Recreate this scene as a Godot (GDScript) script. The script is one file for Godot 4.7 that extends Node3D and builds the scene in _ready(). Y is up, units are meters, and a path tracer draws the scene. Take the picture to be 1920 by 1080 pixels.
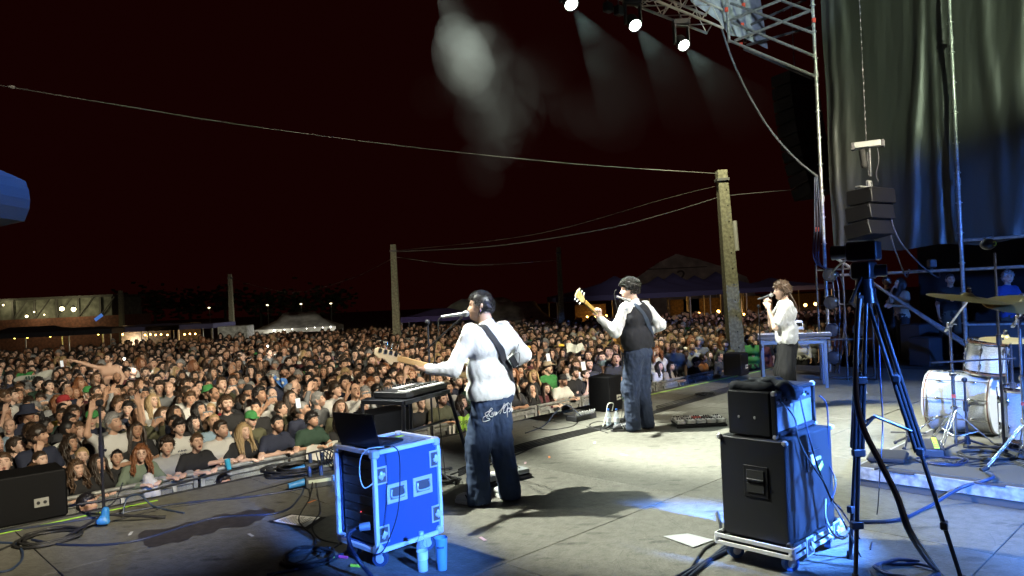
extends Node3D

const FPX := 1400.0
const CAM_H := 1.74
const ROLL := 2.58
const PITCH := 0.41
const GROUND := -1.5
const EDGE := 7.36
var U := Vector3(0.7193, 0, -0.6947)
var V := Vector3(-0.6947, 0, -0.7193)
var CB: Basis
var rng := RandomNumberGenerator.new()
var noise := FastNoiseLite.new()
var mats := {}
var texs := {}
var taken := {}

# ---------------------------------------------------------------- places
func ray(px: float, py: float) -> Vector3:
	return CB * Vector3((px - 960.0) / FPX, (540.0 - py) / FPX, -1.0)
func at_y(px: float, py: float, y := 0.0) -> Vector3:
	var r := ray(px, py)
	return Vector3(0, CAM_H, 0) + r * ((y - CAM_H) / r.y)
func at_d(px: float, py: float, d: float) -> Vector3:
	var r := ray(px, py)
	return Vector3(0, CAM_H, 0) + r * (d / -r.z)
func suv(u: float, v: float, y := 0.0) -> Vector3:
	return U * u + V * v + Vector3(0, y, 0)
func pix(p: Vector3) -> Vector2:
	var q := CB.inverse() * (p - Vector3(0, CAM_H, 0))
	if q.z > -0.05:
		return Vector2(-9999, -9999)
	return Vector2(960.0 + q.x / -q.z * FPX, 540.0 - q.y / -q.z * FPX)
# basis whose x is U-like, z is towards the rear of the stage (-V), y up
func stage_basis(turn := 0.0) -> Basis:
	return Basis(U, Vector3.UP, -V).rotated(Vector3.UP, turn)
func facing(dir: Vector3) -> Basis:
	return Basis(Vector3.UP, atan2(dir.x, dir.z))

# ---------------------------------------------------------------- mesh building
class MB:
	var v := PackedVector3Array()
	var n := PackedVector3Array()
	var c := PackedColorArray()
	var ix := PackedInt32Array()
	func add(p: Vector3, nn: Vector3, col := Color.WHITE) -> int:
		v.append(p); n.append(nn); c.append(col)
		return v.size() - 1
	func tri(a: int, b: int, d: int) -> void:
		var g := (v[b] - v[a]).cross(v[d] - v[a])
		if g.dot(n[a] + n[b] + n[d]) > 0.0:
			ix.append(a); ix.append(d); ix.append(b)
		else:
			ix.append(a); ix.append(b); ix.append(d)
	func quad(a: int, b: int, d: int, e: int) -> void:
		tri(a, b, d); tri(a, d, e)
	func join(o: MB, xf: Transform3D) -> void:
		var base := v.size()
		v.append_array(xf * o.v)
		var nb := xf.basis.orthonormalized()
		for q in o.n:
			n.append(nb * q)
		c.append_array(o.c)
		for i in o.ix:
			ix.append(i + base)
	func arrays() -> Array:
		var a := []
		a.resize(Mesh.ARRAY_MAX)
		a[Mesh.ARRAY_VERTEX] = v
		a[Mesh.ARRAY_NORMAL] = n
		a[Mesh.ARRAY_COLOR] = c
		a[Mesh.ARRAY_INDEX] = ix
		return a
	func mesh() -> ArrayMesh:
		var am := ArrayMesh.new()
		am.add_surface_from_arrays(Mesh.PRIMITIVE_TRIANGLES, arrays())
		return am
	func smooth_normals() -> void:
		var acc := PackedVector3Array()
		acc.resize(v.size())
		for t in range(0, ix.size(), 3):
			var a := ix[t]
			var b := ix[t + 1]
			var d := ix[t + 2]
			var g := (v[d] - v[a]).cross(v[b] - v[a])
			acc[a] += g; acc[b] += g; acc[d] += g
		for i in v.size():
			n[i] = acc[i].normalized() if acc[i].length_squared() > 1e-20 else Vector3.UP

func box(m: MB, xf: Transform3D, size: Vector3, bev := 0.0) -> void:
	var h := size * 0.5
	bev = minf(bev, minf(h.x, minf(h.y, h.z)) * 0.9)
	var id := {}
	for sx in [-1, 1]:
		for sy in [-1, 1]:
			for sz in [-1, 1]:
				var s := Vector3(sx, sy, sz)
				for a in 3:
					var p := s * (h - Vector3(bev, bev, bev))
					p[a] = s[a] * h[a]
					var nn := Vector3.ZERO
					nn[a] = s[a]
					id[[sx, sy, sz, a]] = m.add(xf * p, (xf.basis * nn).normalized())
	for a in 3:
		var b := (a + 1) % 3
		var d := (a + 2) % 3
		for s in [-1, 1]:
			var q := []
			for w in [[-1, -1], [1, -1], [1, 1], [-1, 1]]:
				var k := [0, 0, 0, a]
				k[a] = s; k[b] = w[0]; k[d] = w[1]
				q.append(id[k])
			m.quad(q[0], q[1], q[2], q[3])
		if bev > 0.0:
			for sb in [-1, 1]:
				for sd in [-1, 1]:
					var k1 := [0, 0, 0, b]
					k1[b] = sb; k1[d] = sd; k1[a] = -1
					var k2 := k1.duplicate(); k2[a] = 1
					var k3 := k2.duplicate(); k3[3] = d
					var k4 := k1.duplicate(); k4[3] = d
					m.quad(id[k1], id[k2], id[k3], id[k4])
	if bev > 0.0:
		for sx in [-1, 1]:
			for sy in [-1, 1]:
				for sz in [-1, 1]:
					m.tri(id[[sx, sy, sz, 0]], id[[sx, sy, sz, 1]], id[[sx, sy, sz, 2]])

func bx(m: MB, p: Vector3, size: Vector3, bev := 0.0, b := Basis.IDENTITY) -> void:
	box(m, Transform3D(b, p), size, bev)

func perp(d: Vector3) -> Vector3:
	var o := Vector3.UP if absf(d.y) < 0.9 else Vector3.RIGHT
	return d.cross(o).normalized()

func cyl(m: MB, a: Vector3, b: Vector3, ra: float, rb := -1.0, seg := 10, caps := true) -> void:
	if rb < 0.0:
		rb = ra
	var d := (b - a).normalized()
	var e1 := perp(d)
	var e2 := d.cross(e1)
	var s := m.v.size()
	for i in seg:
		var t := TAU * i / seg
		var nn := e1 * cos(t) + e2 * sin(t)
		m.add(a + nn * ra, nn)
		m.add(b + nn * rb, nn)
	for i in seg:
		var j := (i + 1) % seg
		m.quad(s + i * 2, s + j * 2, s + j * 2 + 1, s + i * 2 + 1)
	if caps:
		for e in 2:
			var cc := a if e == 0 else b
			var r := ra if e == 0 else rb
			if r < 0.0005:
				continue
			var nn := -d if e == 0 else d
			var k := m.add(cc, nn)
			for i in seg:
				var t := TAU * i / seg
				m.add(cc + (e1 * cos(t) + e2 * sin(t)) * r, nn)
			for i in seg:
				m.tri(k, k + 1 + i, k + 1 + (i + 1) % seg)

func tube(m: MB, pts: PackedVector3Array, r: float, seg := 6, r2 := -1.0, closed := false, col := Color.WHITE) -> void:
	if r2 < 0.0:
		r2 = r
	var cnt := pts.size()
	var e1 := Vector3.ZERO
	var s := m.v.size()
	for i in cnt:
		var d: Vector3
		if closed:
			d = (pts[(i + 1) % cnt] - pts[(i - 1 + cnt) % cnt]).normalized()
		else:
			d = (pts[mini(i + 1, cnt - 1)] - pts[maxi(i - 1, 0)]).normalized()
		if d == Vector3.ZERO:
			d = Vector3.UP
		e1 = perp(d) if i == 0 else (e1 - d * e1.dot(d)).normalized()
		var e2 := d.cross(e1)
		var rr := lerpf(r, r2, float(i) / maxf(1.0, cnt - 1))
		for j in seg:
			var t := TAU * j / seg
			var nn := e1 * cos(t) + e2 * sin(t)
			m.add(pts[i] + nn * rr, nn, col)
	var last := cnt if closed else cnt - 1
	for i in last:
		for j in seg:
			var i2 := (i + 1) % cnt
			var j2 := (j + 1) % seg
			m.quad(s + i * seg + j, s + i * seg + j2, s + i2 * seg + j2, s + i2 * seg + j)
	if not closed:
		for e in 2:
			var base := s if e == 0 else s + (cnt - 1) * seg
			var nn := (pts[0] - pts[1]).normalized() if e == 0 else (pts[cnt - 1] - pts[cnt - 2]).normalized()
			var k := m.add(pts[0] if e == 0 else pts[cnt - 1], nn, col)
			for j in seg:
				m.add(m.v[base + j], nn, col)
			for j in seg:
				m.tri(k, k + 1 + j, k + 1 + (j + 1) % seg)

func lathe(m: MB, xf: Transform3D, prof: Array, seg := 16) -> void:
	var s := m.v.size()
	var cnt := prof.size()
	for i in cnt:
		var p: Vector2 = prof[i]
		var a: Vector2 = prof[maxi(i - 1, 0)]
		var b: Vector2 = prof[mini(i + 1, cnt - 1)]
		var t := (b - a).normalized()
		var nr := Vector2(t.y, -t.x)
		for j in seg:
			var f := TAU * j / seg
			m.add(xf * Vector3(p.x * cos(f), p.y, p.x * sin(f)), (xf.basis * Vector3(nr.x * cos(f), nr.y, nr.x * sin(f))).normalized())
	for i in cnt - 1:
		for j in seg:
			var j2 := (j + 1) % seg
			m.quad(s + i * seg + j, s + i * seg + j2, s + (i + 1) * seg + j2, s + (i + 1) * seg + j)

func ell(m: MB, xf: Transform3D, r: Vector3, seg := 12, col := Color.WHITE) -> void:
	var s := m.v.size()
	var nl := maxi(4, seg / 2)
	for i in nl + 1:
		for j in seg:
			var t := PI * i / nl
			var f := TAU * j / seg
			var d := Vector3(sin(t) * cos(f), cos(t), sin(t) * sin(f))
			m.add(xf * (d * r), (xf.basis * (d / r)).normalized(), col)
	for i in nl:
		for j in seg:
			var j2 := (j + 1) % seg
			m.quad(s + i * seg + j, s + i * seg + j2, s + (i + 1) * seg + j2, s + (i + 1) * seg + j)

# extruded outline in the xy plane of xf, thickness along z
func plate(m: MB, xf: Transform3D, outline: PackedVector2Array, thick: float) -> void:
	var t := Geometry2D.triangulate_polygon(outline)
	for side in [-1, 1]:
		var nn := (xf.basis * Vector3(0, 0, side)).normalized()
		var s := m.v.size()
		for p in outline:
			m.add(xf * Vector3(p.x, p.y, side * thick * 0.5), nn)
		for i in range(0, t.size(), 3):
			m.tri(s + t[i], s + t[i + 1], s + t[i + 2])
	var cnt := outline.size()
	var ctr := Vector2.ZERO
	for p in outline:
		ctr += p / cnt
	var cw := Geometry2D.is_polygon_clockwise(outline)
	for i in cnt:
		var a := outline[i]
		var b := outline[(i + 1) % cnt]
		var e := (b - a).normalized()
		var o := Vector2(e.y, -e.x) * (-1.0 if cw else 1.0)
		var nn := (xf.basis * Vector3(o.x, o.y, 0)).normalized()
		var s := m.v.size()
		for q in [Vector3(a.x, a.y, -thick * 0.5), Vector3(b.x, b.y, -thick * 0.5), Vector3(b.x, b.y, thick * 0.5), Vector3(a.x, a.y, thick * 0.5)]:
			m.add(xf * q, nn)
		m.quad(s, s + 1, s + 2, s + 3)

func smooth_path(p: Array, sub := 6, closed := false) -> PackedVector3Array:
	var out := PackedVector3Array()
	var cnt := p.size()
	var spans := cnt if closed else cnt - 1
	for i in spans:
		var a: Vector3 = p[(i - 1 + cnt) % cnt] if closed else p[maxi(i - 1, 0)]
		var b: Vector3 = p[i]
		var d: Vector3 = p[(i + 1) % cnt]
		var e: Vector3 = p[(i + 2) % cnt] if closed else p[mini(i + 2, cnt - 1)]
		for k in sub:
			out.append(b.cubic_interpolate(d, a, e, float(k) / sub))
	if not closed:
		out.append(p[cnt - 1])
	return out

# ---------------------------------------------------------------- nodes and metas
func numbered(called: String) -> String:
	var k: int = taken.get(called, 0)
	taken[called] = k + 1
	return called if k == 0 else "%s_%03d" % [called, k]

func tag(o: Node, label: String, category: String, group := "") -> void:
	o.set_meta("label", label)
	o.set_meta("category", category)
	if group:
		o.set_meta("group", group)

func thing(called: String, label: String, category: String, at := Vector3.ZERO, b := Basis.IDENTITY, group := "") -> Node3D:
	var o := Node3D.new()
	o.name = numbered(called)
	add_child(o)
	o.transform = Transform3D(b, at)
	tag(o, label, category, group)
	return o

func part(called: String, m: MB, mt: Material, parent: Node) -> MeshInstance3D:
	var o := MeshInstance3D.new()
	o.name = called if parent != self else numbered(called)
	o.mesh = m.mesh()
	o.material_override = mt
	parent.add_child(o, true)
	return o

func struct(called: String, m: MB, mt: Material) -> MeshInstance3D:
	var o := part(called, m, mt, self)
	o.set_meta("kind", "structure")
	return o

func single(called: String, m: MB, mt: Material, label: String, category: String, group := "") -> MeshInstance3D:
	var o := part(called, m, mt, self)
	tag(o, label, category, group)
	return o

# ---------------------------------------------------------------- materials (colours are linear reflectances)
func noise_tex(key: String, lo: Color, hi: Color, freq: float, kind := "fbm", size := 512) -> NoiseTexture2D:
	if texs.has(key):
		return texs[key]
	var nz := FastNoiseLite.new()
	nz.seed = hash(key) % 1000
	nz.frequency = freq
	nz.fractal_octaves = 5
	nz.noise_type = FastNoiseLite.TYPE_SIMPLEX_SMOOTH
	if kind == "cell":
		nz.noise_type = FastNoiseLite.TYPE_CELLULAR
		nz.fractal_octaves = 2
	var t := NoiseTexture2D.new()
	t.width = size
	t.height = size
	t.seamless = true
	t.noise = nz
	var g := Gradient.new()
	g.set_color(0, lo.linear_to_srgb())
	g.set_color(1, hi.linear_to_srgb())
	t.color_ramp = g
	texs[key] = t
	return t

func mat(key: String, col: Color, rough := 0.7, metal := 0.0, tex := "", scale := 1.0) -> StandardMaterial3D:
	if mats.has(key):
		return mats[key]
	var s := StandardMaterial3D.new()
	s.resource_name = key
	s.albedo_color = col.linear_to_srgb()
	s.roughness = rough
	s.metallic = metal
	if tex:
		var t: Texture2D
		if tex == "grime":
			t = noise_tex("grime", Color(0.35, 0.35, 0.35), Color(1, 1, 1), 0.012)
		elif tex == "fine":
			t = noise_tex("fine", Color(0.5, 0.5, 0.5), Color(1, 1, 1), 0.09)
		elif tex == "cloth":
			t = noise_tex("cloth", Color(0.62, 0.62, 0.62), Color(1, 1, 1), 0.05)
		elif tex == "cell":
			t = noise_tex("cell", Color(0.35, 0.35, 0.35), Color(1, 1, 1), 0.03, "cell")
		s.albedo_texture = t
		s.uv1_triplanar = true
		s.uv1_scale = Vector3.ONE * scale
	mats[key] = s
	return s

func glow(key: String, col: Color, energy: float) -> StandardMaterial3D:
	if mats.has(key):
		return mats[key]
	var s := StandardMaterial3D.new()
	s.resource_name = key
	s.albedo_color = Color(0.8, 0.8, 0.8)
	s.emission_enabled = true
	s.emission = col.linear_to_srgb()
	s.emission_energy_multiplier = energy
	mats[key] = s
	return s

func spot(at: Vector3, to: Vector3, col: Color, energy: float, angle: float, size := 0.1, blend := 0.5, parent: Node = self) -> SpotLight3D:
	var l := SpotLight3D.new()
	l.name = "beam"
	parent.add_child(l, true)
	var d := (to - at).normalized()
	l.global_transform = Transform3D(Basis.looking_at(d, Vector3.UP if absf(d.y) < 0.98 else Vector3.RIGHT), at)
	l.light_color = col.linear_to_srgb()
	l.light_energy = energy
	l.spot_angle = angle
	l.spot_angle_attenuation = blend
	l.spot_range = 90.0
	l.spot_attenuation = 2.0
	l.light_size = size
	l.shadow_enabled = true
	return l

func omni(at: Vector3, col: Color, energy: float, size: float, parent: Node) -> OmniLight3D:
	var l := OmniLight3D.new()
	l.name = "glow"
	parent.add_child(l, true)
	l.global_position = at
	l.light_color = col.linear_to_srgb()
	l.light_energy = energy
	l.light_size = size
	l.omni_range = 60.0
	l.omni_attenuation = 2.0
	l.shadow_enabled = true
	return l

# ---------------------------------------------------------------- bodies
# bones: [a, b, ra, rb]; smooth union meshed with surface nets
func flesh(m: MB, bones: Array, cell: float, k: float) -> void:
	var lo := Vector3(1e9, 1e9, 1e9)
	var hi := -lo
	for b in bones:
		var r: float = maxf(b[2], b[3]) + 2.5 * cell
		for e in 2:
			var p: Vector3 = b[e]
			lo = lo.min(p - Vector3.ONE * r)
			hi = hi.max(p + Vector3.ONE * r)
	var nx := int((hi.x - lo.x) / cell) + 2
	var ny := int((hi.y - lo.y) / cell) + 2
	var nz := int((hi.z - lo.z) / cell) + 2
	var s := PackedFloat32Array()
	s.resize(nx * ny * nz)
	var lim := 4.0 * k
	var ik := -1.0 / k
	for b in bones:
		var a: Vector3 = b[0]
		var e: Vector3 = b[1]
		var ra: float = b[2]
		var rb: float = b[3]
		var r := maxf(ra, rb) + lim
		var p0 := (a.min(e) - Vector3.ONE * r - lo) / cell
		var p1 := (a.max(e) + Vector3.ONE * r - lo) / cell
		var x0 := maxi(0, int(p0.x)); var x1 := mini(nx - 1, int(p1.x) + 1)
		var y0 := maxi(0, int(p0.y)); var y1 := mini(ny - 1, int(p1.y) + 1)
		var z0 := maxi(0, int(p0.z)); var z1 := mini(nz - 1, int(p1.z) + 1)
		var ba := e - a
		var il := 1.0 / maxf(ba.length_squared(), 1e-9)
		for x in range(x0, x1 + 1):
			for y in range(y0, y1 + 1):
				var row := (x * ny + y) * nz
				var q := lo + Vector3(x, y, 0) * cell - a
				for z in range(z0, z1 + 1):
					q.z = lo.z + z * cell - a.z
					var t := clampf(q.dot(ba) * il, 0.0, 1.0)
					var d := (q - ba * t).length() - lerpf(ra, rb, t)
					if d < lim:
						s[row + z] += exp(maxf(d, -0.4) * ik)
	var idx := PackedInt32Array()
	idx.resize(s.size())
	idx.fill(-1)
	var sx := ny * nz
	var sy := nz
	var active := PackedInt32Array()
	var base := m.v.size()
	var corner := PackedInt32Array([0, 1, sy, sy + 1, sx, sx + 1, sx + sy, sx + sy + 1])
	var coff := [Vector3(0, 0, 0), Vector3(0, 0, 1), Vector3(0, 1, 0), Vector3(0, 1, 1), Vector3(1, 0, 0), Vector3(1, 0, 1), Vector3(1, 1, 0), Vector3(1, 1, 1)]
	var edges := [[0, 1], [2, 3], [4, 5], [6, 7], [0, 2], [1, 3], [4, 6], [5, 7], [0, 4], [1, 5], [2, 6], [3, 7]]
	for x in nx - 1:
		for y in ny - 1:
			var row := (x * ny + y) * nz
			for z in nz - 1:
				var i := row + z
				var cnt := 0
				for o in corner:
					if s[i + o] > 1.0:
						cnt += 1
				if cnt == 0 or cnt == 8:
					continue
				var f := PackedFloat32Array()
				f.resize(8)
				for o in 8:
					var w := s[i + corner[o]]
					f[o] = -k * log(w) if w > 1e-6 else lim
				var acc := Vector3.ZERO
				var num := 0
				for e in edges:
					var fa := f[e[0]]
					var fb := f[e[1]]
					if (fa < 0.0) != (fb < 0.0):
						acc += (coff[e[0]] as Vector3).lerp(coff[e[1]], fa / (fa - fb))
						num += 1
				idx[i] = m.v.size()
				m.add(lo + (Vector3(x, y, z) + acc / num) * cell, Vector3.UP)
				active.append(i)
	var strides := [sx, sy, 1]
	for i in active:
		for ax in 3:
			var st: int = strides[ax]
			var s1: int = strides[(ax + 1) % 3]
			var s2: int = strides[(ax + 2) % 3]
			if i - s1 - s2 < 0 or i + st >= s.size():
				continue
			var ina := s[i] > 1.0
			if ina == (s[i + st] > 1.0):
				continue
			var a := idx[i]
			var b := idx[i - s1]
			var d := idx[i - s1 - s2]
			var e := idx[i - s2]
			if b < 0 or d < 0 or e < 0:
				continue
			if ina:
				m.ix.append_array(PackedInt32Array([a, d, b, a, e, d]))
			else:
				m.ix.append_array(PackedInt32Array([a, b, d, a, d, e]))
	# normals for the new vertices: front faces run clockwise
	var acc2 := PackedVector3Array()
	acc2.resize(m.v.size())
	for t in range(0, m.ix.size(), 3):
		var a := m.ix[t]
		if a < base:
			continue
		var b := m.ix[t + 1]
		var d := m.ix[t + 2]
		var g := (m.v[d] - m.v[a]).cross(m.v[b] - m.v[a])
		acc2[a] += g; acc2[b] += g; acc2[d] += g
	for i in range(base, m.v.size()):
		m.n[i] = acc2[i].normalized()

func wrinkle(m: MB, amp: float, freq: Vector3, seedv := 0.0) -> void:
	for i in m.v.size():
		var p := m.v[i]
		var w := noise.get_noise_3d(p.x * freq.x + seedv, p.y * freq.y, p.z * freq.z)
		var w2 := noise.get_noise_3d(p.x * freq.x * 2.3 + seedv + 50.0, p.y * freq.y * 2.1, p.z * freq.z * 2.3)
		m.v[i] = p + m.n[i] * amp * (w * 1.4 + w2 * 0.7)
	m.smooth_normals()

# hand: wrist at the origin, fingers along +Y, palm looks to +Z, thumb at +X
var hand_cache := {}
func hand(kind: String) -> MB:
	if hand_cache.has(kind):
		return hand_cache[kind]
	var curl := 0.25
	var spread := 0.10
	if kind == "relaxed":
		curl = 0.55; spread = 0.04
	elif kind == "grip":
		curl = 1.25; spread = 0.02
	elif kind == "fist":
		curl = 1.5; spread = 0.0
	var bones := []
	for i in 4:
		var x := 0.028 - i * 0.0185
		bones.append([Vector3(x * 0.55, 0.005, 0), Vector3(x, 0.085 - absf(i - 1) * 0.004, 0), 0.0165, 0.0125])
	var lens := [0.072, 0.080, 0.074, 0.058]
	for i in 4:
		var x := 0.028 - i * 0.0185
		var p := Vector3(x, 0.088 - absf(i - 1) * 0.004, 0)
		var out := (1.5 - i) * spread
		var a := curl * 0.5
		if kind == "point" and i == 0:
			a = 0.05
		var seg := [0.45, 0.31, 0.24]
		for j in 3:
			var cu: float = curl * [0.6, 0.8, 0.55][j]
			if kind == "point":
				cu = 0.02 if i == 0 else [1.1, 1.4, 0.9][j]
			a += cu if j > 0 else cu * 0.3
			var d := Vector3(sin(out), cos(a) * cos(out), sin(a))
			var q: Vector3 = p + d.normalized() * float(lens[i]) * float(seg[j])
			bones.append([p, q, 0.0092 - j * 0.0009, 0.0085 - j * 0.0009])
			p = q
	var tip := 0.6 if kind in ["grip", "fist", "point"] else 0.15
	var t0 := Vector3(0.024, 0.022, 0.006)
	var t1 := t0 + Vector3(0.026, 0.032, 0.014)
	var t2 := t1 + Vector3(0.010 - 0.03 * tip, 0.030, 0.004 + 0.022 * tip)
	bones.append([t0, t1, 0.015, 0.0115])
	bones.append([t1, t2, 0.0112, 0.0085])
	bones.append([Vector3(0, -0.03, 0), Vector3(0, 0.02, 0), 0.025, 0.024])
	var m := MB.new()
	flesh(m, bones, 0.0055, 0.0032)
	hand_cache[kind] = m
	return m

func put_hand(m: MB, kind: String, wrist: Vector3, along: Vector3, palm: Vector3, left: bool) -> void:
	var y := along.normalized()
	var z := (palm - y * palm.dot(y)).normalized()
	var x := y.cross(z)
	var h := hand(kind)
	# thumb is at +X of the hand: right hand for palm forward; mirror for the other
	var b := Basis(x, y, z)
	if left:
		var o := MB.new()
		for i in h.v.size():
			var p := h.v[i]
			var q := h.n[i]
			o.add(Vector3(-p.x, p.y, p.z), Vector3(-q.x, q.y, q.z))
		for t in range(0, h.ix.size(), 3):
			o.ix.append(h.ix[t]); o.ix.append(h.ix[t + 2]); o.ix.append(h.ix[t + 1])
		m.join(o, Transform3D(b, wrist))
	else:
		m.join(h, Transform3D(b, wrist))

# head centre at the origin, face to +Z; o: {w, jaw, nose, open, beard, brow}
func skull(d: Vector3, o: Dictionary) -> Vector3:
	var p := Vector3(0.0765 * d.x * o.w, 0.119 * d.y, (0.097 if d.z > 0.0 else 0.106) * d.z)
	if p.y < 0.0:
		var t := smoothstep(0.0, 0.118, -p.y)
		p.x *= 1.0 - 0.33 * t * o.jaw
		if p.z < 0.0:
			p.z *= 1.0 - 0.62 * t
		p.z += 0.026 * t
	else:
		p.x *= 1.0 + 0.05 * smoothstep(0.0, 0.07, p.y) * (1.0 - smoothstep(0.07, 0.119, p.y))
	if p.z > 0.02:
		var fx := absf(p.x)
		var nosez := exp(-pow(p.x / 0.011, 2)) * smoothstep(0.03, -0.022, p.y) * (1.0 - smoothstep(-0.024, -0.040, p.y))
		var wing := exp(-pow((fx - 0.011) / 0.008, 2) - pow((p.y + 0.028) / 0.009, 2))
		p.z += 0.026 * o.nose * nosez + 0.009 * wing
		p.z -= 0.013 * exp(-pow((fx - 0.031) / 0.017, 2) - pow((p.y - 0.010) / 0.012, 2))
		p.z += 0.005 * exp(-pow((fx - 0.031) / 0.011, 2) - pow((p.y - 0.008) / 0.006, 2))
		p.z += 0.006 * o.brow * exp(-pow((p.y - 0.031) / 0.009, 2)) * exp(-pow((fx - 0.025) / 0.025, 2))
		p.z += 0.005 * exp(-pow((fx - 0.043) / 0.014, 2) - pow((p.y + 0.016) / 0.014, 2))
		p.z += 0.007 * exp(-pow(p.x / 0.024, 2) - pow((p.y + 0.062) / 0.013, 2))
		p.z -= (0.004 + 0.022 * o.open) * exp(-pow(p.x / 0.021, 2) - pow((p.y + 0.061 + 0.004 * o.open) / (0.0035 + 0.008 * o.open), 2))
		p.z += 0.009 * exp(-pow(p.x / 0.024, 2) - pow((p.y + 0.099) / 0.017, 2))
		if o.open > 0.3 and p.y < -0.062:
			p.y -= 0.012 * o.open * (1.0 - smoothstep(0.03, 0.06, fx))
	return p

func dir_of(i: int, j: int, nl: int, nm: int) -> Vector3:
	var t := PI * i / nl
	var f := TAU * j / nm
	f = f - 0.38 * sin(f)
	return Vector3(sin(t) * sin(f), cos(t), sin(t) * cos(f))

func head(o: Dictionary, nl := 52, nm := 54) -> MB:
	var m := MB.new()
	for i in nl + 1:
		for j in nm:
			var d := dir_of(i, j, nl, nm)
			var p := skull(d, o)
			var col := Color.WHITE
			if p.z > 0.02:
				var fx := absf(p.x)
				var ex := (fx - 0.031) / 0.0135
				var ey := (p.y - 0.0085) / 0.006
				var e := ex * ex + ey * ey
				if e < 1.0:
					col = Color.WHITE
					if pow((fx - 0.031) / 0.006, 2) + pow((p.y - 0.0095) / 0.006, 2) < 1.0:
						col = Color(0.10, 0.09, 0.09)  # iris
				elif e < 2.2 and p.y > 0.0085:
					col = Color(0.42, 0.36, 0.34)  # lashes
				var by := p.y - (0.0305 + 0.004 * sin(clampf((fx - 0.012) / 0.04, 0, 1) * PI))
				if absf(by) < 0.0048 and fx > 0.012 and fx < 0.053:
					col = col.lerp(Color(0.16, 0.13, 0.12), 0.85)  # eyebrow hair
				var lp := pow(p.x / 0.026, 2) + pow((p.y + 0.063 + 0.006 * o.open) / (0.0105 + 0.012 * o.open), 2)
				if lp < 1.0:
					col = Color(0.88, 0.58, 0.55)
					if o.open > 0.2 and pow(p.x / 0.019, 2) + pow((p.y + 0.064 + 0.006 * o.open) / (0.004 + 0.013 * o.open), 2) < 1.0:
						col = Color(0.12, 0.06, 0.05)
						if p.y > -0.062 and o.open < 0.9:
							col = Color(1.0, 0.95, 0.9)  # teeth
					elif absf(p.y + 0.0625) < 0.0025:
						col = Color(0.5, 0.3, 0.28)
				elif lp > 1.0 and o.beard > 0.0:
					var bm := smoothstep(-0.030, -0.050, p.y + 0.25 * maxf(0.0, 0.05 - fx) * 0.2)
					bm *= 1.0 - exp(-pow(p.x / 0.018, 2) - pow((p.y + 0.034) / 0.010, 2))
					if fx > 0.03:
						bm = maxf(bm, smoothstep(0.055, 0.064, fx) * smoothstep(0.03, 0.0, p.y))
					bm = clampf(bm + noise.get_noise_3d(p.x * 900, p.y * 900, 3) * 0.3, 0, 1) * o.beard
					col = col.lerp(Color(0.17, 0.13, 0.11), bm)  # beard hair
			m.add(p, Vector3.UP, col)
	for i in nl:
		for j in nm:
			var j2 := (j + 1) % nm
			var a := i * nm + j
			var b := i * nm + j2
			var e := (i + 1) * nm + j2
			var f := (i + 1) * nm + j
			m.ix.append_array(PackedInt32Array([a, b, e, a, e, f]))
	# outward check
	m.smooth_normals()
	if m.n[(nl / 2) * nm].z < 0.0:
		for t in range(0, m.ix.size(), 3):
			var q := m.ix[t + 1]
			m.ix[t + 1] = m.ix[t + 2]
			m.ix[t + 2] = q
		m.smooth_normals()
	for s in [-1.0, 1.0]:
		var b := Basis(Vector3.UP, s * 0.35) * Basis(Vector3.RIGHT, -0.15)
		ell(m, Transform3D(b, Vector3(s * 0.076 * o.w, -0.004, -0.012)), Vector3(0.007, 0.031, 0.018), 12)
		ell(m, Transform3D(b, Vector3(s * 0.082 * o.w, 0.008, -0.016)), Vector3(0.006, 0.021, 0.014), 10)
		ell(m, Transform3D(b, Vector3(s * 0.081 * o.w, -0.026, -0.006)), Vector3(0.006, 0.009, 0.008), 8)
	return m

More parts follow.
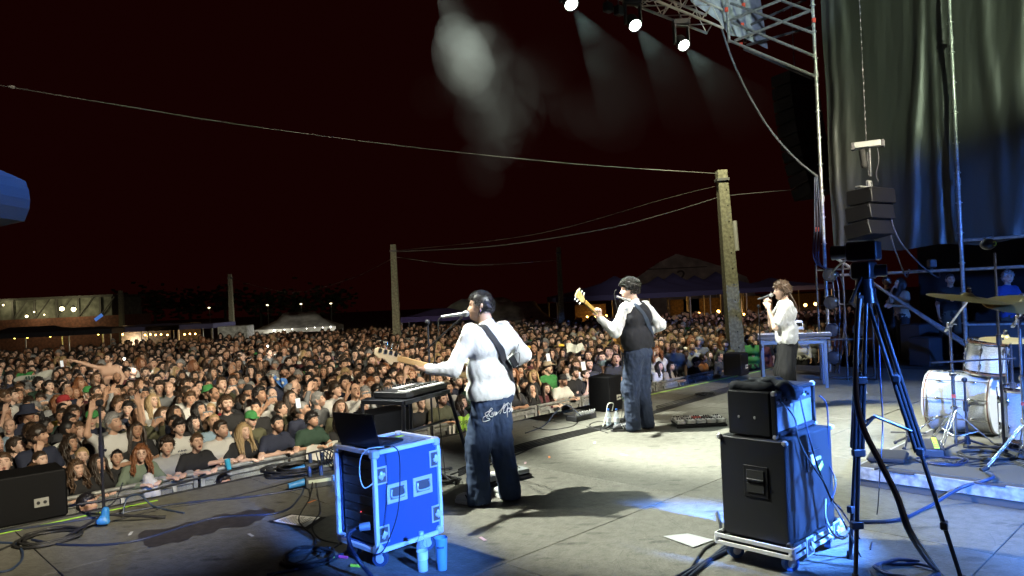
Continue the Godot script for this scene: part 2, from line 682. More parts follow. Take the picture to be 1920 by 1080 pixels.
# hair: a shell over the scalp that dips under the skin at the hairline, plus strands or locks
func hair(o: Dictionary, h: Dictionary, sd: int) -> MB:
	var m := MB.new()
	var r := RandomNumberGenerator.new()
	r.seed = sd
	var nl := 40
	var nm := 48
	var thick: float = h.get("thick", 0.014)
	var side: float = h.get("side", thick * 0.7)
	var amp: float = h.get("amp", 0.3)
	var freq: float = h.get("freq", 60.0)
	var low: float = h.get("low", -0.07)
	var front: float = h.get("front", 0.066)
	for i in nl + 1:
		for j in nm:
			var d := dir_of(i, j, nl, nm)
			var p := skull(d, o)
			var az := absf(atan2(d.x, d.z))
			var thr := front
			if az > 0.75:
				thr = lerpf(front, 0.012, smoothstep(0.75, 1.25, az))
			if az > 1.35:
				thr = lerpf(0.012, low, smoothstep(1.45, 1.9, az))
			var mk := smoothstep(thr - 0.014, thr + 0.010, p.y + noise.get_noise_3d(p.x * 300, sd, p.z * 300) * 0.008)
			var tk := lerpf(side, thick, smoothstep(0.02, 0.085, p.y))
			tk *= 1.0 + amp * noise.get_noise_3d(p.x * freq * 20.0, p.y * freq * 8.0 + sd * 7.0, p.z * freq * 20.0) * 2.0
			m.add(p + d.normalized() * lerpf(-0.006, tk, mk), Vector3.UP)
	for i in nl:
		for j in nm:
			var j2 := (j + 1) % nm
			m.ix.append_array(PackedInt32Array([i * nm + j, i * nm + j2, (i + 1) * nm + j2, i * nm + j, (i + 1) * nm + j2, (i + 1) * nm + j]))
	m.smooth_normals()
	if m.n[nm * 3].y < 0.0:
		for t in range(0, m.ix.size(), 3):
			var q := m.ix[t + 1]
			m.ix[t + 1] = m.ix[t + 2]
			m.ix[t + 2] = q
		m.smooth_normals()
	var strands: int = h.get("strands", 90)
	var slen: float = h.get("slen", 0.03)
	var curl: float = h.get("curl", 0.0)
	var cnt := 0
	var tries := 0
	while cnt < strands and tries < strands * 5:
		tries += 1
		var d := Vector3(r.randfn(), r.randfn(), r.randfn()).normalized()
		var p := skull(d, o)
		var az := absf(atan2(d.x, d.z))
		var thr := front + 0.004 if az < 0.9 else (0.02 if az < 1.45 else low + 0.008)
		if p.y < thr:
			continue
		cnt += 1
		var tk := lerpf(side, thick, smoothstep(0.02, 0.085, p.y))
		var flow := (Vector3(0, -1, -0.35) if p.y < 0.07 else Vector3(h.get("part", 0.3), 0.1, h.get("fwd", 0.5)))
		flow = (flow - d * flow.dot(d)).normalized()
		var pts := PackedVector3Array()
		var ph := r.randf() * TAU
		var L := slen * r.randf_range(0.6, 1.3)
		var tang := d.cross(flow)
		var nseg := 7 if curl > 0.0 else 4
		for q in nseg:
			var t := float(q) / (nseg - 1)
			var lift := tk * (0.55 + 0.75 * t) + (0.004 if q > 0 else -0.004)
			var w := p + d * lift + flow * L * t
			if curl > 0.0:
				var a := ph + t * TAU * 1.3
				w += (tang * cos(a) + d * sin(a)) * curl
			pts.append(w)
		tube(m, pts, h.get("sr", 0.0035), 4, h.get("sr", 0.0035) * 0.35)
	var ln: float = h.get("long", 0.0)
	if ln > 0.0:
		for layer in 2:
			var nlk := 30
			for q in nlk:
				var az := lerpf(1.05, TAU - 1.05, (q + r.randf_range(-0.3, 0.3)) / (nlk - 1))
				var pts: Array = []
				var rad := 1.04 - layer * 0.12
				var back := -cos(az)
				var top := Vector3(sin(az) * 0.055, 0.085, cos(az) * 0.06 - 0.01)
				var L := ln * r.randf_range(0.8, 1.1)
				pts.append(top)
				pts.append(Vector3(sin(az) * 0.098 * rad, 0.02, cos(az) * 0.115 * rad - 0.01))
				var seg := 4
				for k in seg:
					var t := float(k + 1) / seg
					var wv: float = h.get("wave", 0.012)
					pts.append(Vector3(sin(az) * (0.10 + 0.02 * t) * rad + wv * r.randf_range(-1, 1), 0.0 - L * t, cos(az) * (0.11 * rad - 0.01 * t) - 0.012 + (0.05 * t if absf(sin(az)) > 0.75 else 0.0) + wv * r.randf_range(-1, 1)))
				tube(m, smooth_path(pts, 3), 0.021, 5, 0.006)
	return m

# ---------------------------------------------------------------- people of the crowd
var HEADS := []
var HAIRS := {}
var POSES := []
var head_mb := []
var head_xf := []
var pose_cache := {}
var body_cache := {}
var hair_cache := {}
var leg_mesh: ArrayMesh
var shoe_mesh: ArrayMesh
var SKIN := [Color(0.56, 0.36, 0.27), Color(0.49, 0.30, 0.21), Color(0.62, 0.42, 0.33), Color(0.40, 0.23, 0.15), Color(0.20, 0.11, 0.07)]
var HAIRCOL := {"black": Color(0.012, 0.010, 0.010), "dark brown": Color(0.028, 0.018, 0.012), "brown": Color(0.07, 0.04, 0.022), "red": Color(0.17, 0.065, 0.025), "blonde": Color(0.34, 0.24, 0.12), "grey": Color(0.22, 0.22, 0.22)}
var SHIRT := {"black": Color(0.014, 0.014, 0.016), "white": Color(0.68, 0.68, 0.66), "navy blue": Color(0.02, 0.026, 0.055), "grey": Color(0.16, 0.17, 0.18), "light grey": Color(0.36, 0.37, 0.38), "dark green": Color(0.025, 0.06, 0.04), "red": Color(0.36, 0.025, 0.03), "maroon": Color(0.09, 0.02, 0.025), "olive": Color(0.10, 0.10, 0.055), "light blue": Color(0.25, 0.36, 0.46), "pink": Color(0.52, 0.30, 0.36), "yellow": Color(0.62, 0.48, 0.07), "green": Color(0.05, 0.26, 0.07), "beige": Color(0.42, 0.35, 0.26), "brown": Color(0.10, 0.055, 0.03), "sage green": Color(0.17, 0.22, 0.16), "blue": Color(0.03, 0.08, 0.32), "charcoal": Color(0.04, 0.042, 0.05), "orange": Color(0.62, 0.20, 0.03)}

func setup_people() -> void:
	var base := {"w": 1.0, "jaw": 1.0, "nose": 1.0, "open": 0.0, "beard": 0.0, "brow": 1.0, "yaw": 0.0, "pitch": -0.16, "roll": 0.0}
	var defs := [
		{"beard": 0.85, "yaw": 0.1, "brow": 1.2}, {"w": 0.95, "jaw": 1.15, "nose": 0.8, "brow": 0.5, "yaw": -0.25}, {"beard": 0.45, "w": 1.05, "jaw": 0.8, "yaw": 0.3, "pitch": -0.26},
		{"open": 0.9, "yaw": -0.05, "pitch": -0.3}, {"w": 0.96, "jaw": 1.1, "nose": 0.85, "brow": 0.6, "open": 0.45, "yaw": 0.22}, {"w": 1.02, "yaw": -0.4, "pitch": -0.1, "nose": 1.2},
		{"w": 0.94, "jaw": 1.2, "nose": 0.75, "brow": 0.5, "yaw": 0.45, "roll": 0.08}, {"beard": 0.95, "open": 0.7, "w": 1.06, "jaw": 0.7, "yaw": 0.0, "pitch": -0.22}, {"w": 1.03, "jaw": 0.9, "nose": 1.1, "yaw": 0.05, "pitch": -0.05, "beard": 0.25},
		{"w": 0.97, "jaw": 1.1, "nose": 0.9, "brow": 0.6, "yaw": -0.1, "pitch": -0.2, "roll": -0.1}, {"yaw": 0.65, "pitch": -0.12, "beard": 0.6}, {"yaw": -0.7, "pitch": -0.08, "nose": 1.15}]
	for d in defs:
		var o := base.duplicate()
		o.merge(d, true)
		HEADS.append(o)
		var mb := head(o, 46, 48)
		head_mb.append(mb)
		head_xf.append(Basis.from_euler(Vector3(o.pitch, o.yaw, o.roll)))
	HAIRS = {
		"short": {"thick": 0.018, "side": 0.008, "strands": 110, "slen": 0.035}, "cropped": {"thick": 0.007, "side": 0.003, "strands": 0}, "swept": {"thick": 0.028, "side": 0.010, "strands": 130, "slen": 0.05, "fwd": 0.9, "front": 0.058},
		"curly": {"thick": 0.030, "side": 0.022, "amp": 0.5, "strands": 150, "slen": 0.02, "curl": 0.008, "sr": 0.004}, "long": {"thick": 0.012, "side": 0.012, "strands": 60, "long": 0.30, "slen": 0.06, "part": 0.0, "fwd": -0.3},
		"long curly": {"thick": 0.022, "side": 0.020, "amp": 0.5, "strands": 90, "long": 0.27, "wave": 0.032, "curl": 0.008, "slen": 0.03}, "tied back": {"thick": 0.009, "side": 0.008, "strands": 40, "slen": 0.05, "fwd": -0.8}, "fringed": {"thick": 0.022, "side": 0.018, "strands": 120, "slen": 0.05, "fwd": 1.2, "front": 0.040},
		"bald": {"thick": 0.001, "side": 0.003, "strands": 0, "front": 0.30, "low": -0.04}}
	# arms: [left elbow, left wrist, right elbow, right wrist, left hand, right hand, bend, name]
	POSES = [
		[Vector3(0.245, 1.14, -0.03), Vector3(0.25, 0.90, 0.06), Vector3(-0.245, 1.14, -0.03), Vector3(-0.25, 0.90, 0.06), "relaxed", "relaxed", 0.0, "arms down"],
		[Vector3(0.245, 1.14, -0.03), Vector3(0.25, 0.90, 0.06), Vector3(-0.33, 1.55, 0.08), Vector3(-0.27, 1.82, 0.11), "relaxed", "open", 0.0, "right arm raised"],
		[Vector3(0.22, 1.30, 0.22), Vector3(0.085, 1.52, 0.36), Vector3(-0.22, 1.30, 0.22), Vector3(-0.085, 1.52, 0.36), "grip", "grip", 0.0, "holding up a phone"],
		[Vector3(0.30, 1.22, 0.12), Vector3(0.13, 1.325, 0.36), Vector3(-0.30, 1.22, 0.12), Vector3(-0.10, 1.325, 0.38), "relaxed", "relaxed", 0.20, "leaning on the barrier"],
		[Vector3(0.35, 1.56, 0.05), Vector3(0.30, 1.84, 0.08), Vector3(-0.35, 1.56, 0.05), Vector3(-0.30, 1.84, 0.08), "open", "open", 0.0, "both arms raised"],
		[Vector3(0.28, 1.18, 0.06), Vector3(0.07, 1.26, 0.29), Vector3(-0.28, 1.18, 0.06), Vector3(-0.07, 1.26, 0.29), "open", "open", 0.0, "clapping"],
		[Vector3(0.27, 1.15, 0.06), Vector3(0.0, 1.16, 0.22), Vector3(-0.22, 1.16, 0.17), Vector3(-0.085, 1.46, 0.16), "relaxed", "relaxed", 0.0, "hand on the cheek"],
		[Vector3(0.30, 1.58, 0.10), Vector3(0.37, 1.84, 0.18), Vector3(-0.245, 1.14, -0.03), Vector3(-0.25, 0.90, 0.06), "point", "relaxed", 0.0, "left arm raised"]]
	# trousers and shoes, shared
	var m := MB.new()
	var b := [[Vector3(-0.07, 0.95, 0), Vector3(0.07, 0.95, 0), 0.115, 0.115]]
	for s in [-1.0, 1.0]:
		b.append([Vector3(s * 0.09, 0.90, 0), Vector3(s * 0.10, 0.50, 0.01), 0.095, 0.072])
		b.append([Vector3(s * 0.10, 0.50, 0.01), Vector3(s * 0.105, 0.09, -0.02), 0.072, 0.062])
	flesh(m, b, 0.026, 0.02)
	wrinkle(m, 0.006, Vector3(120, 300, 120))
	leg_mesh = m.mesh()
	m = MB.new()
	for s in [-1.0, 1.0]:
		ell(m, Transform3D(Basis(Vector3.UP, s * 0.15), Vector3(s * 0.11, 0.045, 0.05)), Vector3(0.048, 0.045, 0.135), 12)
	shoe_mesh = m.mesh()

func bent(p: Vector3, a: float) -> Vector3:
	return Vector3(0, 0.95, 0) + Basis(Vector3.RIGHT, a) * (p - Vector3(0, 0.95, 0)) + Vector3(0, 0, -0.55 * sin(a) * 0.5)

func pose_parts(k: int) -> Dictionary:
	if pose_cache.has(k):
		return pose_cache[k]
	var P: Array = POSES[k]
	var be: float = P[6]
	var sk := MB.new()
	var bones := [[bent(Vector3(0, 1.38, -0.01), be), bent(Vector3(0, 1.58, 0.01), be), 0.062, 0.050], [bent(Vector3(-0.08, 1.3, 0), be), bent(Vector3(0.08, 1.3, 0), be), 0.09, 0.09], [bent(Vector3(-0.15, 1.415, -0.01), be), bent(Vector3(0.15, 1.415, -0.01), be), 0.045, 0.045], [bent(Vector3(0, 1.3, 0), be), Vector3(0, 0.95, 0), 0.09, 0.09]]
	var sh := [[bent(Vector3(-0.10, 1.31, 0), be), bent(Vector3(0.10, 1.31, 0), be), 0.115, 0.115], [bent(Vector3(-0.145, 1.405, -0.012), be), bent(Vector3(0.145, 1.405, -0.012), be), 0.068, 0.068], [bent(Vector3(-0.075, 1.10, 0.005), be), bent(Vector3(0.075, 1.10, 0.005), be), 0.118, 0.118], [Vector3(-0.08, 0.93, 0), Vector3(0.08, 0.93, 0), 0.118, 0.118], [bent(Vector3(0, 1.40, -0.012), be), bent(Vector3(0, 1.455, -0.005), be), 0.072, 0.066]]
	var lg := sh.duplicate()
	for s in 2:
		var sg := 1.0 if s == 0 else -1.0
		var sho := bent(Vector3(sg * 0.175, 1.405, -0.01), be)
		var el := bent(P[s * 2], be)
		var wr := bent(P[s * 2 + 1], be)
		bones.append([sho, el, 0.046, 0.038])
		bones.append([el, wr, 0.038, 0.026])
		sh.append([sho, sho.lerp(el, 0.62), 0.066, 0.060])
		lg.append([sho, el, 0.064, 0.050])
		lg.append([el, el.lerp(wr, 0.93), 0.050, 0.036])
	flesh(sk, bones, 0.019, 0.013)
	for s in 2:
		var wr := bent(P[s * 2 + 1], be)
		var al := wr - bent(P[s * 2], be)
		var palm := Vector3(0, 0, 1)
		if k == 3:
			palm = Vector3(0, -1, 0)
		elif k == 0 or k == 5:
			palm = Vector3(-1 if s == 0 else 1, 0, 0.2)
		elif k == 2:
			palm = Vector3(-0.8 if s == 0 else 0.8, 0, -0.4)
		elif k == 6 and s == 1:
			palm = Vector3(0.5, 0.2, -0.8)
		put_hand(sk, P[4 + s], wr, al, palm, (s == 0))
	var short := MB.new()
	flesh(short, sh, 0.023, 0.018)
	wrinkle(short, 0.007, Vector3(160, 90, 160), k * 31.0)
	var lng := MB.new()
	flesh(lng, lg, 0.023, 0.018)
	wrinkle(lng, 0.009, Vector3(150, 130, 150), k * 17.0)
	var r := {"skin": sk.arrays(), "short": short.mesh(), "long": lng.mesh(), "head": Transform3D(Basis(Vector3.RIGHT, be * 0.3), bent(Vector3(0, 1.632, 0.022), be))}
	pose_cache[k] = r
	return r

func body_mesh(k: int, h: int) -> ArrayMesh:
	var key := k * 100 + h
	if body_cache.has(key):
		return body_cache[key]
	var am := ArrayMesh.new()
	var pp := pose_parts(k)
	am.add_surface_from_arrays(Mesh.PRIMITIVE_TRIANGLES, pp.skin)
	var hm := MB.new()
	hm.join(head_mb[h], pp.head * Transform3D(head_xf[h], Vector3.ZERO))
	am.add_surface_from_arrays(Mesh.PRIMITIVE_TRIANGLES, hm.arrays())
	body_cache[key] = am
	return am

func hair_mesh(h: int, st: String) -> ArrayMesh:
	var key := "%d%s" % [h, st]
	if hair_cache.has(key):
		return hair_cache[key]
	var m := hair(HEADS[h], HAIRS[st], h * 13 + st.length())
	hair_cache[key] = m.mesh()
	return hair_cache[key]

func skin_mat(k: int) -> StandardMaterial3D:
	var s := mat("skin%d" % k, SKIN[k], 0.55)
	s.vertex_color_use_as_albedo = true
	return s

func inst(called: String, me: Mesh, mt: Material, parent: Node, xf := Transform3D.IDENTITY) -> MeshInstance3D:
	var o := MeshInstance3D.new()
	o.name = called
	o.mesh = me
	o.material_override = mt
	o.transform = xf
	parent.add_child(o, true)
	return o

var prop_cache := {}
func prop(kind: String) -> ArrayMesh:
	if prop_cache.has(kind):
		return prop_cache[kind]
	var m := MB.new()
	if kind == "glasses":
		for s in [-1.0, 1.0]:
			var pts := PackedVector3Array()
			for i in 14:
				var a := TAU * i / 14
				pts.append(Vector3(s * 0.032 + 0.020 * cos(a), 0.008 + 0.016 * sin(a), 0.098 - 0.004 * absf(cos(a))))
			tube(m, pts, 0.0018, 4, -1, true)
			cyl(m, Vector3(s * 0.052, 0.012, 0.094), Vector3(s * 0.079, 0.010, -0.01), 0.0016, -1, 4)
		cyl(m, Vector3(-0.012, 0.012, 0.100), Vector3(0.012, 0.012, 0.100), 0.0016, -1, 4)
	elif kind == "cap":
		lathe(m, Transform3D(Basis.from_scale(Vector3(0.93, 1, 1.15)), Vector3(0, 0.035, -0.006)), [Vector2(0.099, 0.0), Vector2(0.099, 0.035), Vector2(0.088, 0.075), Vector2(0.06, 0.103), Vector2(0.02, 0.114), Vector2(0.0, 0.115)], 20)
		var o := PackedVector2Array()
		for i in 13:
			var a := PI * i / 12
			o.append(Vector2(0.082 * cos(a), 0.085 * sin(a)))
		plate(m, Transform3D(Basis(Vector3.RIGHT, PI / 2 + 0.22), Vector3(0, 0.040, 0.085)), o, 0.005)
	elif kind == "bucket":
		lathe(m, Transform3D(Basis.from_scale(Vector3(0.95, 1, 1.15)), Vector3(0, 0.03, -0.006)), [Vector2(0.155, -0.035), Vector2(0.152, -0.028), Vector2(0.100, 0.010), Vector2(0.094, 0.085), Vector2(0.085, 0.098), Vector2(0.0, 0.102)], 24)
	elif kind == "straw":
		lathe(m, Transform3D(Basis.from_scale(Vector3(0.97, 1, 1.12)), Vector3(0, 0.035, -0.006)), [Vector2(0.20, -0.012), Vector2(0.195, 0.0), Vector2(0.102, 0.006), Vector2(0.096, 0.08), Vector2(0.07, 0.105), Vector2(0.0, 0.10)], 26)
	elif kind == "beanie":
		lathe(m, Transform3D(Basis.from_scale(Vector3(0.93, 1, 1.15)), Vector3(0, 0.03, -0.008)), [Vector2(0.100, 0.0), Vector2(0.106, 0.008), Vector2(0.106, 0.035), Vector2(0.100, 0.040), Vector2(0.092, 0.08), Vector2(0.06, 0.115), Vector2(0.0, 0.13)], 22)
	elif kind == "phone":
		bx(m, Vector3.ZERO, Vector3(0.15, 0.072, 0.009), 0.004)
	elif kind.begins_with("print"):
		var q := int(kind.right(1))
		for i in 5 + q * 2:
			var x := -0.06 + i * 0.12 / (4 + q * 2)
			bx(m, Vector3(x, 1.30 + 0.006 * (i % 2), 0.121 - x * x * 1.5), Vector3(0.011, 0.026 - 0.008 * (i % 3), 0.006))
		if q > 0:
			for i in 3:
				bx(m, Vector3(-0.03 + i * 0.03, 1.25, 0.124), Vector3(0.02, 0.03, 0.006))
	prop_cache[kind] = m.mesh()
	return prop_cache[kind]

# s: {pose, head, hair, hc, skin, shirt, long, hat, hatcol, glasses}; returns the label's look words
func person_look(s: Dictionary) -> String:
	var t := ""
	if s.get("hat", "") != "":
		t = "person in a %s %s" % [s.hatcol, {"cap": "cap", "bucket": "bucket hat", "straw": "straw hat", "beanie": "beanie"}[s.hat]]
	elif s.hair == "bald":
		t = "bald person"
	else:
		t = "person with %s %s hair" % [s.hair, s.hc]
	t += ", %s %s" % [s.shirt, "long-sleeved top" if s.long else "T-shirt"]
	if s.get("glasses", false):
		t += ", glasses"
	t += ", " + String(POSES[s.pose][7])
	return t

func add_person(s: Dictionary, at: Vector3, b: Basis, scale: float, label: String, group: String) -> Node3D:
	var t := thing("person", label, "person", at, b.scaled(Vector3.ONE * scale), group)
	var pp := pose_parts(s.pose)
	inst("body", body_mesh(s.pose, s.head), skin_mat(s.skin), t)
	var hx: Transform3D = pp.head * Transform3D(head_xf[s.head], Vector3.ZERO)
	if s.get("hat", "") == "" or s.hair.begins_with("long"):
		inst("hair", hair_mesh(s.head, s.hair), mat("hair " + s.hc, HAIRCOL[s.hc], 0.45), t, hx)
	if s.get("hat", "") != "":
		inst("hat", prop(s.hat), mat("hat " + s.hatcol, SHIRT[s.hatcol], 0.85, 0, "cloth", 6.0), t, hx)
	if s.get("glasses", false):
		inst("glasses", prop("glasses"), mat("glasses", Color(0.01, 0.01, 0.01), 0.2), t, hx)
	inst("top", pp.long if s.long else pp.short, mat("top " + s.shirt, SHIRT[s.shirt], 0.85, 0, "cloth", 5.0), t)
	if s.shirt in ["black", "navy blue", "charcoal", "white"] and not s.long and (s.head + s.pose) % 2 == 0 and s.pose in [0, 1, 7]:
		inst("chest_print", prop("print%d" % (s.head % 3)), mat("print " + ("dark" if s.shirt == "white" else "pale"), Color(0.05, 0.06, 0.09) if s.shirt == "white" else Color(0.5, 0.5, 0.48), 0.8), t)
	inst("trousers", leg_mesh, mat("trousers%d" % (s.head % 3), [Color(0.02, 0.02, 0.025), Color(0.03, 0.045, 0.08), Color(0.09, 0.08, 0.065)][s.head % 3], 0.9, 0, "cloth", 5.0), t)
	inst("shoes", shoe_mesh, mat("shoes", Color(0.06, 0.06, 0.06), 0.6), t)
	if s.pose == 2:
		var o := MeshInstance3D.new()
		o.name = numbered("phone")
		o.mesh = prop("phone")
		o.material_override = mat("phone", Color(0.16, 0.18, 0.20), 0.25)
		add_child(o)
		o.transform = t.transform * Transform3D(Basis(Vector3.RIGHT, -0.15), Vector3(0, 1.60, 0.385))
		tag(o, "phone held up by " + person_look(s).replace(", holding up a phone", "").replace(", glasses", ""), "phone", "phones held up in the crowd")
	return t

func pick(list: Array):
	return list[rng.randi() % list.size()]

func random_look(front: bool) -> Dictionary:
	var fem := rng.randf() < 0.40
	var s := {"long": rng.randf() < 0.35, "skin": pick([0, 0, 1, 1, 1, 2, 2, 3]), "hat": "", "glasses": rng.randf() < 0.12}
	s.head = pick([1, 4, 6, 9]) if fem else pick([0, 2, 3, 5, 7, 8, 10, 11])
	s.hair = pick(["long", "long", "long curly", "tied back", "fringed"]) if fem else pick(["short", "short", "short", "swept", "cropped", "curly", "fringed", "bald"])
	s.hc = pick(["black", "dark brown", "dark brown", "dark brown", "brown", "blonde", "red"]) if fem else pick(["black", "black", "dark brown", "dark brown", "brown", "grey"])
	s.shirt = pick(["black", "black", "black", "black", "black", "black", "black", "black", "charcoal", "charcoal", "charcoal", "charcoal", "navy blue", "navy blue", "navy blue", "white", "white", "white", "white", "grey", "grey", "light grey", "light grey", "dark green", "maroon", "olive", "olive", "light blue", "beige", "brown", "brown", "red"])
	if rng.randf() < 0.05:
		s.shirt = pick(["pink", "green", "blue", "yellow", "sage green"])
	var q := rng.randf()
	s.pose = 0
	if q < 0.05: s.pose = 1
	elif q < 0.11: s.pose = 2
	elif q < 0.12: s.pose = 4
	elif q < 0.20: s.pose = 5
	elif q < 0.26: s.pose = 6
	elif q < 0.28: s.pose = 7
	if not fem and rng.randf() < 0.10:
		s.hat = pick(["cap", "cap", "bucket", "beanie"])
		s.hatcol = pick(["black", "navy blue", "white", "green", "beige", "red", "pink"])
	if front and s.pose in [0]:
		s.pose = pick([3, 3, 5, 6, 3])
	return s

func at_v(px: float, py: float, v: float) -> Vector3:
	var r := ray(px, py)
	return Vector3(0, CAM_H, 0) + r * (v / r.dot(V))

var BARV := 9.72
var poles := []

func build_crowd() -> void:
	rng.seed = 77
	# people one can tell apart at the barrier: [px, py of the head, row, look..., extra words]
	var F := [
		[6, 870, 0.05, {"pose": 0, "head": 3, "hair": "short", "hc": "brown", "skin": 2, "shirt": "maroon", "long": true}, "singing"],
		[64, 887, 0.0, {"pose": 3, "head": 1, "hair": "long", "hc": "brown", "skin": 2, "shirt": "brown", "long": true}, ""],
		[142, 880, 0.0, {"pose": 3, "head": 4, "hair": "long curly", "hc": "brown", "skin": 0, "shirt": "black", "long": false}, "smiling"],
		[154, 856, 0.55, {"pose": 0, "head": 9, "hair": "tied back", "hc": "blonde", "skin": 2, "shirt": "charcoal", "long": true}, ""],
		[184, 868, 0.12, {"pose": 3, "head": 6, "hair": "long", "hc": "dark brown", "skin": 0, "shirt": "black", "long": false, "glasses": true}, ""],
		[219, 862, 0.3, {"pose": 0, "head": 9, "hair": "tied back", "hc": "black", "skin": 1, "shirt": "black", "long": false}, ""],
		[264, 851, 0.0, {"pose": 3, "head": 1, "hair": "long curly", "hc": "red", "skin": 2, "shirt": "sage green", "long": true, "glasses": true}, ""],
		[313, 838, 0.05, {"pose": 3, "head": 9, "hair": "curly", "hc": "dark brown", "skin": 0, "shirt": "light grey", "long": true}, ""],
		[369, 830, 0.0, {"pose": 3, "head": 3, "hair": "short", "hc": "brown", "skin": 0, "shirt": "black", "long": false}, "shouting"],
		[413, 806, 0.12, {"pose": 3, "head": 2, "hair": "short", "hc": "dark brown", "skin": 0, "shirt": "white", "long": false}, ""],
		[456, 809, 0.1, {"pose": 3, "head": 4, "hair": "long", "hc": "blonde", "skin": 2, "shirt": "black", "long": false}, ""],
		[471, 787, 0.75, {"pose": 0, "head": 8, "hair": "short", "hc": "brown", "skin": 2, "shirt": "olive", "long": false, "hat": "cap", "hatcol": "green", "glasses": true}, ""],
		[519, 796, 0.05, {"pose": 3, "head": 7, "hair": "short", "hc": "black", "skin": 0, "shirt": "navy blue", "long": false}, "singing"],
		[584, 787, 0.05, {"pose": 3, "head": 2, "hair": "fringed", "hc": "black", "skin": 1, "shirt": "dark green", "long": false}, ""],
		[638, 791, 0.15, {"pose": 0, "head": 6, "hair": "long curly", "hc": "dark brown", "skin": 0, "shirt": "black", "long": false}, ""],
		[744, 770, 0.2, {"pose": 0, "head": 5, "hair": "short", "hc": "dark brown", "skin": 0, "shirt": "white", "long": false}, ""],
		[790, 757, 0.25, {"pose": 0, "head": 1, "hair": "tied back", "hc": "brown", "skin": 2, "shirt": "black", "long": false, "glasses": true}, ""],
		[829, 749, 0.05, {"pose": 3, "head": 0, "hair": "short", "hc": "black", "skin": 1, "shirt": "olive", "long": false, "glasses": true}, "bearded"],
		[866, 756, 0.05, {"pose": 5, "head": 4, "hair": "long curly", "hc": "dark brown", "skin": 0, "shirt": "charcoal", "long": false}, ""],
		[982, 722, 0.2, {"pose": 0, "head": 8, "hair": "short", "hc": "black", "skin": 1, "shirt": "black", "long": true}, ""],
		[996, 729, 0.0, {"pose": 6, "head": 9, "hair": "long", "hc": "black", "skin": 0, "shirt": "black", "long": true}, ""],
		[1024, 738, 0.0, {"pose": 3, "head": 1, "hair": "long", "hc": "dark brown", "skin": 2, "shirt": "maroon", "long": true}, ""],
		[1056, 714, 0.05, {"pose": 3, "head": 7, "hair": "short", "hc": "black", "skin": 0, "shirt": "white", "long": false, "hat": "cap", "hatcol": "black"}, "shouting"],
		[1077, 699, 0.3, {"pose": 0, "head": 7, "hair": "fringed", "hc": "black", "skin": 2, "shirt": "black", "long": false, "glasses": true}, ""],
		[1097, 703, 0.35, {"pose": 6, "head": 4, "hair": "tied back", "hc": "dark brown", "skin": 2, "shirt": "black", "long": false}, ""],
		[1028, 690, 0.9, {"pose": 0, "head": 3, "hair": "short", "hc": "brown", "skin": 2, "shirt": "green", "long": true, "hat": "straw", "hatcol": "beige"}, ""],
		[1133, 688, 0.6, {"pose": 0, "head": 0, "hair": "short", "hc": "grey", "skin": 0, "shirt": "grey", "long": true, "hat": "beanie", "hatcol": "light blue", "glasses": true}, ""],
		[1237, 703, 0.2, {"pose": 0, "head": 9, "hair": "long", "hc": "black", "skin": 0, "shirt": "white", "long": false}, ""],
		[1260, 709, 0.0, {"pose": 3, "head": 1, "hair": "long", "hc": "black", "skin": 1, "shirt": "beige", "long": true}, ""],
		[1305, 691, 0.05, {"pose": 3, "head": 8, "hair": "fringed", "hc": "black", "skin": 1, "shirt": "black", "long": true}, ""],
		[1319, 684, 0.25, {"pose": 0, "head": 2, "hair": "short", "hc": "dark brown", "skin": 0, "shirt": "orange", "long": true}, ""],
		[1352, 697, 0.1, {"pose": 0, "head": 1, "hair": "tied back", "hc": "black", "skin": 3, "shirt": "charcoal", "long": true}, ""],
		[1331, 688, 0.5, {"pose": 0, "head": 9, "hair": "long", "hc": "dark brown", "skin": 2, "shirt": "black", "long": true}, ""]]
	var used := []
	var made := 0
	var back := facing(-V)
	var labels := {}
	for f in F:
		var s: Dictionary = f[3]
		s.merge({"hat": "", "glasses": false})
		var hp := at_v(f[0], f[1], BARV + 0.20 + f[2])
		var hx: Vector3 = pose_parts(s.pose).head.origin
		var sc := clampf((hp.y - GROUND) / hx.y, 0.86, 1.08)
		var ft := hp - back * Vector3(0, 0, hx.z * sc)
		ft.y = GROUND
		used.append(Vector2(ft.x, ft.z))
		var lab: String = person_look(s) + ((", " + f[4]) if f[4] else "") + (", at the barrier" if s.pose != 3 else "")
		add_person(s, ft, back.rotated(Vector3.UP, rng.randf_range(-0.1, 0.1)), sc, lab, "people standing along the barrier")
		made += 1
	# everybody else, in loose rows
	var slots := []
	for r in 76:
		var v := BARV + 0.42 + r * (0.42 + r * 0.0028)
		var off := rng.randf() * 0.5
		var wide := 0.43 + r * 0.002
		for i in 150:
			var u := -26.0 + off + i * wide * 1.05 + rng.randf_range(-0.12, 0.12)
			var vv := v + rng.randf_range(-0.14, 0.14)
			var p := suv(u, vv, GROUND)
			if p.z > -5.0 or p.length() > 41.0 + rng.randf_range(-2, 1.5):
				continue
			var q := pix(p + Vector3(0, 1.6, 0))
			if q.x < -40 or q.x > 1600 or q.y > 1000:
				continue
			var bad := false
			for w in used:
				if r < 4 and Vector2(p.x, p.z).distance_to(w) < 0.40:
					bad = true
			for w in poles:
				if Vector2(p.x, p.z).distance_to(w) < 0.40:
					bad = true
			if bad or rng.randf() < 0.03:
				continue
			slots.append([p.length(), p, r])
	slots.sort_custom(func(a, b): return a[0] < b[0])
	var far := {}
	var looks := []
	for i in 26:
		var s := random_look(false)
		if i < 19:
			s.pose = 0
		looks.append(s)
